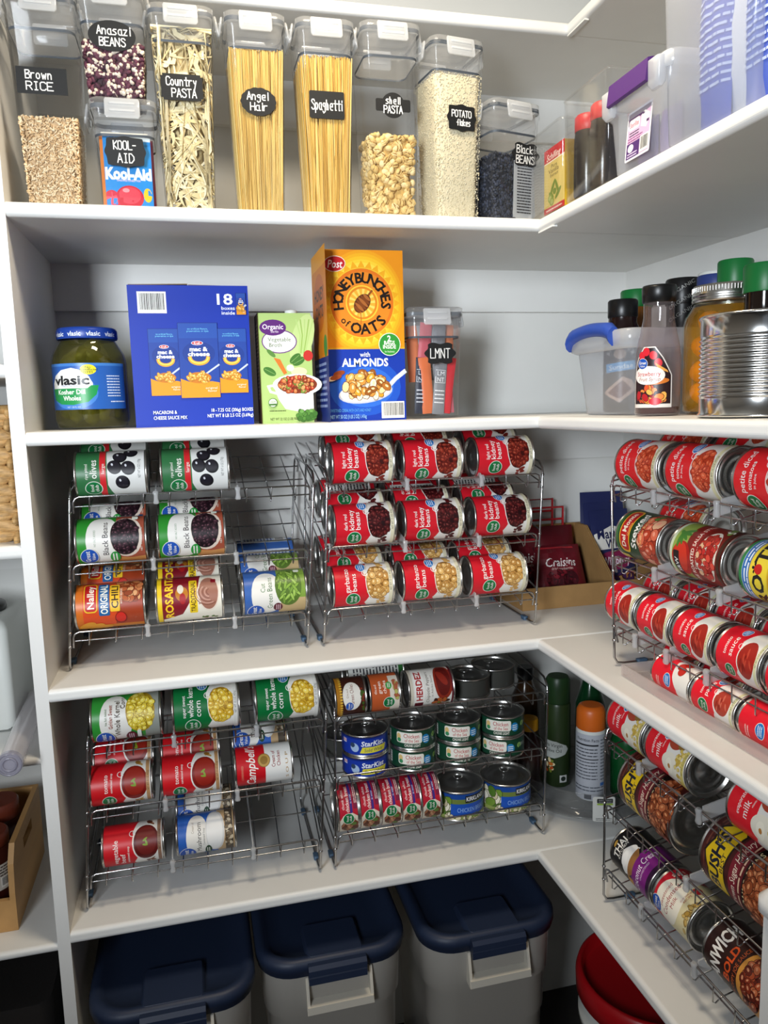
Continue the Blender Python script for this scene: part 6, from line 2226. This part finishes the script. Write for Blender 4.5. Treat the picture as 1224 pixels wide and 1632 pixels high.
b.lathe([(0.0, H - 0.005), (r * 0.6, H - 0.005), (r * 0.63, H - 0.004), (r * 0.8, H - 0.004), (r - 0.006, H - 0.006), (r - 0.004, H - 0.001)], 48, cap0=False, cap1=False)
b.build('lid', TINDARK, t)

def rear_bottle(name, label, x, y, r, h, bodymat, capmat, capr, caph, cat='bottle', art=None, rz=-30):
    nz = h - caph
    t = bottle(name, label, cat, x, y, ZB, [(r * 0.92, 0), (r, 0.004), (r, nz * 0.72), (r * 0.9, nz * 0.82), (capr * 0.92, nz * 0.92), (capr * 0.92, nz + 0.004)],
               [(capr * 0.98, nz), (capr, nz + 0.002), (capr, h - 0.003), (capr * 0.94, h)], bodymat, capmat, 'bottles at the back of the right shelf', art, 0.08, 0.05, rz, ar=r + 0.0004)
    return t
AMBER = pmat('amber_oil', '#7a4a14', 0.15)
rear_bottle('seasoning_bottle', 'amber bottle with a wide green cap behind the blue handled basket', 0.270, 0.097, 0.034, 0.253, AMBER, GREENP, 0.033, 0.036)
a = Art()
for k in range(3):
    a.text('ORGANIC', 0.0, 0.2 + 0.3 * k, 0.09, '#8a8a86', w=0.7, rot=0.5)
    a.text('ORGANIC', 0.9, 0.2 + 0.3 * k, 0.09, '#8a8a86', w=0.7, rot=0.5)
rear_bottle('sauce_bottle', 'black bottle with diagonal grey print behind the blue handled basket', 0.305, -0.012, 0.034, 0.259, BLACKP, BLACKP, 0.0335, 0.05)
t = bpy.data.objects['sauce_bottle.001']
b = bake_round(a, 0.08, 0.0339, 0.175)
b.build('label', PRINT, t, Matrix.Rotation(radians(-10), 4, 'Z'))
rear_bottle('seasoning_bottle', 'bottle with a white topped navy cap behind the peach jar', 0.315, -0.098, 0.034, 0.252, pmat('navy_label', '#22305c', 0.35), pmat('navy_cap', '#2b3c78', 0.4), 0.034, 0.03)
b = MB()
b.lathe([(0.0325, 0.2522), (0.0325, 0.2565), (0.030, 0.258)], 28)
b.build('cap_disc', WHITEP, bpy.data.objects['seasoning_bottle.001'])
rear_bottle('vinegar_bottle', 'dark bottle with a tall green cap rising behind the peach jar lid', 0.300, -0.170, 0.030, 0.266, pmat('dark_vinegar', '#1c1410', 0.1), GREENP, 0.030, 0.045)
rear_bottle('vinegar_bottle', 'dark bottle with a black cap half hidden by the tall green cap', 0.368, -0.150, 0.030, 0.262, BLACKP, BLACKP, 0.028, 0.03)
rear_bottle('vinegar_bottle', 'dark bottle with a green cap at the far right edge', 0.203, -0.364, 0.033, 0.224, pmat('dark_vinegar', '#1c1410', 0.1), GREENP, 0.032, 0.042)

# ---------------------------------------------------------------- third shelf, corner: cardboard trays of bags
def tray(label, x0, x1, y0, y1, hf, hb, left=True, right=True):
    t = thing('cardboard_tray', label, 'cardboard tray', (x0, y0, ZC), 0, 'cardboard display trays')
    w, d, c = x1 - x0, y1 - y0, 0.003
    b = MB()
    b.box((0, 0, 0.0002), (w, d, 0.003))
    b.build('base', CARD, t)
    b = MB()
    b.box((0, 0, 0.003), (w, c, hf))
    b.build('front_panel', CARD, t)
    b = MB()
    b.box((c, d - c, 0.003), (w - c, d, hb))
    b.build('back_panel', CARD, t)
    for x in (0, w - c):
        b = MB()
        b.prism([(c, 0.003), (d, 0.003), (d, hb), (d * 0.72, hb), (0.012, hf + 0.004), (c, hf)], x, x + c, 'x')
        b.build('side_panel', CARD, t)
    return t
tray('low brown cardboard tray of red fruit bags beside the kidney bean rack', 0.058, 0.292, 0.205, 0.402, 0.052, 0.165)
tray('brown cardboard tray of navy pouches against the right wall', 0.2935, 0.428, 0.205, 0.402, 0.052, 0.165)
a = Art()
a.rect(-0.34, 0.06, 0.34, 0.94, '#6a1420')
a.ell(0, 0.30, 0.30, 0.2, '#3c0c14')
a.pile(0, 0.30, 0.28, 0.18, 0.06, ['#5a141e', '#7c1c28', '#48101a'], 40, 4, 0.6, '#2c060c')
a.text('Craisins', 0.02, 0.62, 0.16, '#e8e0dc', w=0.56, bold=0.01, it=0.2)
a.text('dried cranberries', 0.02, 0.50, 0.05, '#d8b8b0', w=0.4)
a.rect(-0.34, 0.90, 0.34, 0.94, '#c83038')
FB = 'bags in the cardboard trays'
def cbag(x, y, z, w, h, t_, c, art, tilt, rz, label):
    o = pouch(w, h, t_, c, art).build('food_bag', CARTON)
    o.matrix_world = Matrix.Translation((x, y, ZC + z)) @ Matrix.Rotation(radians(rz), 4, 'Z') @ Matrix.Rotation(radians(-tilt), 4, 'X')
    tag(o, label, 'bag', FB)
cbag(0.190, 0.265, 0.006, 0.130, 0.135, 0.045, '#6a1420', a, 30, -4, 'dark red bag of dried fruit at the front of the low tray')
cbag(0.120, 0.300, 0.006, 0.090, 0.150, 0.04, '#4a1018', a, 20, 6, 'dark red fruit bag behind the can rack edge')
cbag(0.205, 0.325, 0.006, 0.120, 0.165, 0.040, '#5c121c', None, 14, 3, 'plain dark red bag in the middle of the low tray')
# bags with an empty clear top framed in red
for x, y, h, lb in ((0.200, 0.375, 0.205, 'red edged zip bag, front one of two behind the red bags'), (0.178, 0.389, 0.225, 'red edged zip bag, rear one of two behind the red bags')):
    t = thing('zip_bag', lb, 'bag', (x, y, ZC + 0.006), 0, FB)
    b = MB()
    b.rr([(0.0, 0.045, 0.004, 0.003), (0.13, 0.045, 0.004, 0.003)], 0, 0, 2, col='#7c1c24')
    b.build('body', pmat('red_film', '#7c1c24', 0.3), t)
    b = MB()
    b.tube([(-0.043, 0, 0.13), (-0.043, 0, h), (0.043, 0, h), (0.043, 0, 0.13)], 0.0035, 5)
    b.tube([(-0.043, 0, h - 0.030), (0.043, 0, h - 0.030)], 0.003, 5)
    b.build('frame', REDCAP, t)
a = Art()
a.rect(-0.42, 0.0, 0.42, 0.08, '#1c2048')
a.poly([(-0.27, 0.50), (0.27, 0.52), (0.26, 0.72), (0.0, 0.80), (-0.26, 0.70)], '#d8d4cc')
a.text('Martha', -0.02, 0.70, 0.12, '#1c2048', w=0.40, bold=0.02)
a.text('White', 0.04, 0.575, 0.11, '#1c2048', w=0.32, bold=0.02)
a.ell(-0.02, 0.36, 0.25, 0.12, '#7c2048')
a.text('Wildberry', 0.0, 0.36, 0.10, '#e8dce4', w=0.40, bold=0.015)
a.pile(0, 0.14, 0.3, 0.1, 0.07, ['#a86a3c', '#4a2c5c', '#c89a5c'], 20, 3)
def navy_pouch(x, y, h, tilt, rz, label, art):
    o = pouch(0.115, h, 0.014, '#20264f', art).build('muffin_mix_pouch', CARTON)
    o.matrix_world = Matrix.Translation((x, y, ZC + 0.006)) @ Matrix.Rotation(radians(rz), 4, 'Z') @ Matrix.Rotation(radians(-tilt), 4, 'X')
    tag(o, label, 'pouch', 'navy baking mix pouches')
navy_pouch(0.358, 0.300, 0.200, 14, 6, 'navy baking mix pouch with white lettering, foremost in its tray', a)
navy_pouch(0.352, 0.330, 0.215, 10, 3, 'navy baking mix pouch, middle of the three', None)
navy_pouch(0.350, 0.362, 0.238, 4, -4, 'navy baking mix pouch, rearmost and tallest of three', None)

# ---------------------------------------------------------------- fourth shelf, corner: turntable with bottles
SX, SY, SR = 0.236, 0.230, 0.186
t = thing('turntable', 'round clear turntable with a raised rim in the shelf corner', 'turntable', (SX, SY, ZD), 0)
b = MB()
b.lathe([(0.13, 0.0), (0.135, 0.002), (0.135, 0.007), (SR - 0.004, 0.009), (SR - 0.001, 0.011), (SR - 0.001, 0.0145), (0.0, 0.0145)], 72, cap1=False)
b.build('base', clear_mat('turntable_base', (0.82, 0.83, 0.83), 0.25, (0.7, 0.7, 0.7)), t)
b = MB()
b.lathe([(SR - 0.001, 0.012), (SR, 0.014), (SR + 0.002, 0.072)], 72, cap0=False, cap1=False)
b.tube([((SR + 0.002) * cos(2 * pi * k / 72), (SR + 0.002) * sin(2 * pi * k / 72), 0.072) for k in range(72)], 0.0014, 5, True)
b.build('rim', ACRYL, t)
b = MB()
q0 = radians(235)
pts = [((SR + 0.002) * cos(q0 + 0.11 * cos(k)), (SR + 0.002) * sin(q0 + 0.11 * cos(k)), 0.044 + 0.010 * sin(k)) for k in [2 * pi * j / 20 for j in range(20)]]
b.tube(pts, 0.0012, 5, True)
b.build('grip_slot', ACRYL, t)
a = Art()
a.rrect(-0.42, 0, 0.42, 1.0, 0.08, '#c9c9c4')
a.rrect(-0.26, 0.74, 0.34, 0.92, 0.04, '#1a1c1c')
a.rect(-0.26, 0.66, 0.34, 0.73, '#8fae3a')
a.bars(-0.2, 0.86, 0.5, 2, 0.07, '#8a8c8c')
a.bars(-0.3, 0.12, 0.6, 2, 0.06, '#5a5a5a')
b = bake_round(a, 0.058, SR + 0.0026, 0.010, 200)
b.build('label_sticker', PRINT, t, Matrix.Rotation(radians(-17), 4, 'Z'))
zS = ZD + 0.0147
OLG = pmat('olive_can_paint', '#26361a', 0.35)
a = Art()
a.poly([(-0.5, 0.58), (0.02, 0.57), (0.14, 0.52), (0.17, 0.47), (0.13, 0.41), (0.0, 0.36), (-0.5, 0.34)], '#b9bdb8')
a.text('Extra Virgin', -0.05, 0.52, 0.042, '#2a2c2a', w=0.28, bold=0.006)
a.text('Olive Oil', -0.02, 0.455, 0.042, '#2a2c2a', w=0.20, bold=0.006)
a.pile(-0.08, 0.26, 0.07, 0.09, 0.03, ['#b04a1c', '#c8702c', '#e0d0a0', '#7c8a34'], 18, 3)
a.rect(0.06, 0.06, 0.15, 0.15, '#c9cbc8')
a.ell(0.105, 0.105, 0.03, 0.03, '#26302a')
bottle('oil_spray_can', 'dark green olive oil spray can on the turntable', 'spray can', 0.162, 0.236, zS, [(0.027, 0), (0.030, 0.003), (0.030, 0.200), (0.028, 0.206)], [(0.0265, 0.206), (0.0285, 0.208), (0.0285, 0.262), (0.024, 0.270)], OLG, pmat('dark_green_cap', '#1f3a1c', 0.4), 'spray cans on the turntable', a, 0.20, 0.002, -40, ar=0.0303)
a = Art()
a.rect(-0.8, 0, 0.8, 1, '#b3b6be')
a.text('Nutrition Facts', -0.08, 0.92, 0.045, '#23252c', w=0.34, bold=0.01)
a.rect(-0.3, 0.83, 0.08, 0.855, '#23252c')
a.bars(-0.29, 0.78, 0.36, 3, 0.05, '#3a3d46', 0.016, 2)
a.rect(-0.3, 0.62, 0.08, 0.635, '#23252c')
a.bars(-0.29, 0.58, 0.36, 6, 0.05, '#3a3d46', 0.014, 4)
a.bars(0.11, 0.92, 0.24, 13, 0.05, '#5a5e68', 0.016, 6)
a.rect(0.11, 0.22, 0.35, 0.27, '#3f6aa8')
a.bars(-0.29, 0.2, 0.6, 2, 0.05, '#5a5e68', 0.016, 7)
a.rect(-0.12, 0.02, -0.02, 0.09, '#4a4d55')
bottle('cooking_spray_can', 'white printed spray can with an orange cap on the turntable', 'spray can', 0.207, 0.158, zS, [(0.031, 0), (0.034, 0.003), (0.034, 0.160), (0.033, 0.168)], [(0.032, 0.168), (0.0338, 0.170), (0.0325, 0.210), (0.028, 0.220), (0.022, 0.2225)], WHITEP, ORANGEP, 'spray cans on the turntable', a, 0.158, 0.003, -20, ar=0.0342)
DG = pmat('green_glass', '#0c3018', 0.15)
bottle('lemon_juice_bottle', 'bottle with a yellow cap seen behind the tuna rack', 'bottle', 0.086, 0.232, zS, [(0.028, 0), (0.030, 0.003), (0.030, 0.120), (0.020, 0.140), (0.017, 0.150)], [(0.0205, 0.148), (0.021, 0.150), (0.021, 0.172), (0.019, 0.176)], pmat('dark_brown_bottle', '#2a1512', 0.2), YELLOWP, None)
bottle('oil_bottle', 'tall dark green bottle behind the orange capped spray can', 'bottle', 0.262, 0.262, zS, [(0.034, 0), (0.036, 0.003), (0.036, 0.18), (0.020, 0.23), (0.015, 0.25)], [(0.017, 0.25), (0.018, 0.252), (0.018, 0.286), (0.016, 0.29)], DG, BLACKP, None)
bottle('oil_bottle', 'squat green bottle right of the orange capped spray can', 'bottle', 0.292, 0.142, zS, [(0.034, 0), (0.037, 0.003), (0.037, 0.13), (0.03, 0.15), (0.022, 0.165)], [(0.024, 0.165), (0.025, 0.167), (0.025, 0.20), (0.022, 0.205)], pmat('bright_green_bottle', '#0d4a22', 0.25), GREENP, None)
bottle('honey_bottle', 'amber bottle at the back of the turntable', 'bottle', 0.120, 0.330, zS, [(0.032, 0), (0.034, 0.003), (0.034, 0.19), (0.02, 0.22), (0.017, 0.235)], [(0.019, 0.235), (0.02, 0.237), (0.02, 0.262), (0.018, 0.266)], pmat('brown_bottle', '#3a2412', 0.2), BLACKP, None)

# ---------------------------------------------------------------- below: three totes and a bucket
def tote(label, cx, y0, rz=0.0):
    zt = -1.045
    t = thing('storage_tote', label, 'storage tote', (cx, y0 + 0.19, ZF), radians(rz), 'white totes with navy lids')
    h = zt - ZF
    hx, hy = 0.150, 0.188
    b = MB()
    k = h - 0.03
    b.rr([(0.0, hx - 0.035, hy - 0.035, 0.045), (0.006, hx - 0.030, hy - 0.030, 0.05), (k * 0.62, hx - 0.021, hy - 0.021, 0.058), (k * 0.635, hx - 0.017, hy - 0.017, 0.06), (k * 0.80, hx - 0.015, hy - 0.015, 0.06), (k * 0.815, hx - 0.009, hy - 0.009, 0.064), (k, hx - 0.006, hy - 0.006, 0.066), (k + 0.012, hx - 0.006, hy - 0.006, 0.066)], 0, 0, 7, True, False)
    b.build('body', TOTE, t)
    b = MB()
    b.rr([(h - 0.036, hx - 0.002, hy - 0.002, 0.070), (h - 0.034, hx + 0.001, hy + 0.001, 0.072), (h - 0.024, hx + 0.001, hy + 0.001, 0.072), (h - 0.022, hx + 0.004, hy + 0.004, 0.074), (h - 0.006, hx + 0.003, hy + 0.003, 0.074), (h, hx - 0.004, hy - 0.004, 0.07), (h - 0.001, hx - 0.016, hy - 0.016, 0.06), (h - 0.011, hx - 0.024, hy - 0.024, 0.055), (h - 0.011, hx - 0.06, hy - 0.07, 0.03)], 0, 0, 8, True, True)
    b.M = Matrix.Translation((0, -hy + 0.055, h))
    b.rr([(-0.014, 0.060, 0.052, 0.006), (-0.002, 0.056, 0.050, 0.006), (0.0005, 0.053, 0.048, 0.006)], 0, 0, 3)
    b.M = None
    b.build('lid', NAVY, t)
    b = MB()
    b.M = Matrix.Translation((0, -hy - 0.008, h - 0.018))
    b.prism([(0.012, 0.012), (-0.006, 0.013), (-0.012, 0.006), (-0.012, -0.006), (-0.009, -0.008), (-0.011, -0.010), (-0.011, -0.024), (-0.005, -0.026), (0.012, -0.010)], -0.058, 0.058, 'x')
    b.build('lid_latch', NAVY, t)
    b = MB()
    b.M = Matrix.Translation((0.004, -hy - 0.004, h - 0.058))
    b.box((-0.066, -0.012, -0.050), (0.066, 0.012, -0.034))
    for s in (-1, 1):
        b.prism([(-0.012, -0.050), (0.012, -0.050), (0.012, 0.020), (0.004, 0.020)], s * 0.064 - 0.003, s * 0.064 + 0.003, 'x')
    b.build('handle', pmat('tote_handle', '#c9c4b8', 0.4), t)
    return t
tote('white tote with navy lid, leftmost of three under the shelf', -0.748, -0.055)
tote('white tote with navy lid, middle of three under the shelf', -0.436, -0.010)
tote('white tote with navy lid, rightmost of three under the shelf', -0.106, -0.030, 0)
t = thing('bucket', 'white bucket with a red lid under the right shelf', 'bucket', (0.232, -0.070, ZF), 0)
b = MB()
b.lathe([(0.128, 0), (0.134, 0.006), (0.150, 0.330), (0.154, 0.332), (0.154, 0.345), (0.151, 0.347), (0.152, 0.400)], 56)
b.build('body', WHITEP, t)
b = MB()
b.lathe([(0.154, 0.390), (0.159, 0.392), (0.160, 0.425), (0.156, 0.440), (0.150, 0.444), (0.146, 0.440), (0.143, 0.420), (0.138, 0.418), (0.0, 0.418)], 64, cap1=False)
b.build('lid', REDP, t)
o = mbox((0.108, YW - 0.008, -1.46), (0.178, YW, -1.345)).build('wall_outlet', pmat('outlet_plate', '#9a978f', 0.4))
tag(o, 'pale outlet plate low on the back wall behind the bucket', 'outlet')

# ---------------------------------------------------------------- left bay
t = thing('woven_basket', 'woven straw basket on the shelf left of the upright', 'basket', (-1.095, 0.170, -0.189), 0)
hx, hy, bh = 0.140, 0.118, 0.226
b = MB()
b.rr([(0.0, hx - 0.004, hy - 0.004, 0.02), (bh, hx - 0.004, hy - 0.004, 0.02)], 0, 0, 5, True, False)
b.rr([(bh, hx - 0.014, hy - 0.014, 0.02), (0.006, hx - 0.014, hy - 0.014, 0.02)], 0, 0, 5, False, True)
rnd = random.Random(31)
nrow = 14
for i in range(nrow):
    z = 0.010 + (bh - 0.018) * i / (nrow - 1)
    for face in ('f', 'r'):
        n = 9 if face == 'f' else 8
        for k in range(n):
            s = (k + (0.5 if i % 2 else 0.0)) / n * 2 - 1
            q = Matrix.Rotation(0 if face == 'f' else pi / 2, 3, 'Z') @ Matrix.Rotation(radians(rnd.uniform(8, 20) * (1 if i % 2 else -1)), 3, 'Y')
            c = (s * hx, -hy + 0.001, z + rnd.uniform(-0.002, 0.002)) if face == 'f' else (hx - 0.001, s * hy, z + rnd.uniform(-0.002, 0.002))
            b.ellipsoid(c, (0.030, 0.0075, 0.0115), 10, 5, q)
b.tube([(-hx, -hy, bh), (hx, -hy, bh), (hx, hy, bh), (-hx, hy, bh)], 0.010, 8, True)
b.build('wicker', STRAW, t)

t = thing('countertop_appliance', 'white boxy appliance with a black round top on the left shelf', 'appliance', (-1.130, 0.255, -0.567), 0)
b = MB()
b.rr([(0.0, 0.116, 0.110, 0.012), (0.012, 0.119, 0.113, 0.014), (0.014, 0.120, 0.114, 0.014), (0.196, 0.117, 0.111, 0.016), (0.210, 0.108, 0.102, 0.02), (0.213, 0.095, 0.09, 0.02)], 0, 0, 5)
b.build('body', WHITEP, t)
b = MB()
b.rr([(0.0, 0.117, 0.111, 0.01), (0.010, 0.117, 0.111, 0.01)], 0, 0, 4)
b.build('base', pmat('appliance_base', '#6c6e6a', 0.4), t)
b = MB()
b.lathe([(0.080, 0.212), (0.086, 0.216), (0.084, 0.224), (0.06, 0.231), (0.03, 0.232), (0.028, 0.238), (0.0, 0.239)], 40, 0.010, 0, cap1=False)
b.build('lid', BLACKP, t)
a = Art()
for v0, v1 in ((0.40, 0.90), (0.10, 0.36)):
    a.rrect(-0.14, v0, 0.42, v1, 0.03, '#8c908c')
    a.rrect(-0.134, v0 + 0.006, 0.414, v1 - 0.006, 0.028, '#d9dbd6')
a.text('0', 0.29, 0.60, 0.05, '#3a3c3a', w=0.03)
a.text('0', 0.29, 0.26, 0.06, '#3f8a74', w=0.034)
a.rect(0.35, 0.14, 0.354, 0.3, '#8c908c')
b = MB()
bake_flat(a, Matrix.Translation((0, -0.1125, 0.014)) @ Matrix.Rotation(radians(-0.9), 4, 'X'), b, 0.19)
b.build('control_panel', PRINT, t)

t = thing('plastic_tube', 'clear plastic tube lying beside the appliance, end facing out', 'tube', (-0.9800, -0.055, -0.567 + 0.0205), 0)
b = MB()
N = 24
d = (Vector((-0.9935, 0.262, 0)) - Vector((-0.9800, -0.055, 0)))
b.tube([(0, 0, 0), tuple(d * 0.06), tuple(d * 0.55), tuple(d)], [0.0200, 0.0195, 0.0195, 0.0195], N)
b.build('wall', clear_mat('tube_plastic', (0.90, 0.88, 0.90), 0.5, (0.86, 0.83, 0.85), 0.1), t)
b = MB()
b.tube([(0, -0.004, 0), (0, 0.006, 0)], 0.0208, N)
b.tube([(0.011 * cos(2 * pi * k / 20), -0.005, 0.011 * sin(2 * pi * k / 20)) for k in range(20)], 0.0022, 6, True)
b.tube([(0.0185 * cos(2 * pi * k / 20), -0.005, 0.0185 * sin(2 * pi * k / 20)) for k in range(20)], 0.0016, 6, True)
b.build('end_cap', clear_mat('tube_cap', (0.75, 0.74, 0.80), 0.4, (0.6, 0.6, 0.68), 0.08), t)

t = thing('wooden_crate', 'pine crate with a low front and slotted side on the bottom left shelf', 'crate', (-1.165, 0.062, -0.923), 0)
w, dpt, hs, hf, c = 0.288, 0.268, 0.158, 0.062, 0.010
hwd = w / 2
b = MB()
b.box((-hwd, 0, 0.0003), (hwd, dpt, 0.008))
b.build('base', WOOD, t)
b = MB()
b.box((-hwd + c, 0, 0.008), (hwd - c, c, hf))
b.build('front_panel', WOOD, t)
b = MB()
b.box((-hwd + c, dpt - c, 0.008), (hwd - c, dpt, hs))
b.build('back_panel', WOOD, t)
for x in (-hwd, hwd - c):
    b = MB()
    pr = [(0, 0.008), (dpt, 0.008), (dpt, hs), (0.030, hs), (0.008, hs - 0.03), (0.0, hf + 0.012), (0, hf)]
    # the side with its hand slot: outline in two halves round the hole
    sy0, sy1, sz0, sz1 = 0.095, 0.175, 0.108, 0.130
    b.box((x, 0, 0.008), (x + c, dpt, hf))
    b.prism([(0.0, hf), (sy0, hf), (sy0, hs), (0.030, hs), (0.008, hs - 0.03), (0.0, hf + 0.012)], x, x + c, 'x')
    b.box((x, sy1, hf), (x + c, dpt, hs))
    b.box((x, sy0, hf), (x + c, sy1, sz0))
    b.box((x, sy0, sz1), (x + c, sy1, hs))
    b.build('side_panel', WOOD, t)
a = Art()
a.rect(-0.7, 0, 0.7, 1, '#c9c4ba')
a.barcode(0.0, 0.1, 0.5, 0.5)
a.bars(-0.5, 0.9, 1.0, 4, 0.11, '#3a2c28')
DR = pmat('dark_red_food', '#3a140f', 0.3)
bottle('spice_jar', 'dark red jar with a white barcode label in the wooden crate', 'jar', -1.078, 0.128, -0.914, [(0.038, 0), (0.041, 0.004), (0.041, 0.125), (0.036, 0.135)], [(0.036, 0.135), (0.039, 0.137), (0.039, 0.156), (0.036, 0.16)], DR, pmat('red_brown_cap', '#6a2c1c', 0.4), 'jars in the wooden crate', a, 0.05, 0.055, 40, ar=0.0413)
bottle('spice_jar', 'dark red jar at the back of the wooden crate', 'jar', -1.080, 0.235, -0.914, [(0.038, 0), (0.041, 0.004), (0.041, 0.125), (0.036, 0.135)], [(0.036, 0.135), (0.039, 0.137), (0.039, 0.166), (0.036, 0.17)], DR, pmat('red_brown_cap', '#6a2c1c', 0.4), 'jars in the wooden crate')

# white cabinet corner at the lower right, nearest the camera
t = thing('side_cabinet', 'white cabinet with a rounded top at the lower right corner', 'cabinet', (0.188, -0.795, ZF), 0)
b = MB()
b.box((-0.186, -0.146, 0), (0.186, 0.150, -0.604 - ZF))
b.build('body', PAINT, t)
b = MB()
hz = -0.573 - ZF
b.rr([(hz - 0.032, 0.192, 0.146, 0.012), (hz - 0.027, 0.200, 0.154, 0.016), (hz - 0.010, 0.200, 0.154, 0.016), (hz, 0.192, 0.146, 0.012)], 0, 0, 5)
b.build('top', PAINT, t)

o = MB()  # added dark block that fills the unlit space below the crate
o.rr([(0.0, 0.30, 0.17, 0.02), (0.004, 0.305, 0.175, 0.025), (0.55, 0.315, 0.185, 0.03), (0.56, 0.312, 0.182, 0.03)], 0, 0, 5)
o = o.build('dark_filler', pmat('dark_filler_tone', '#1a1614', 0.9, bump=(200, 0.3, 0.002)))
o.location = (-1.285, 0.215, ZF)
tag(o, 'added dark block filling the dark space under the wooden crate', 'dark filler')
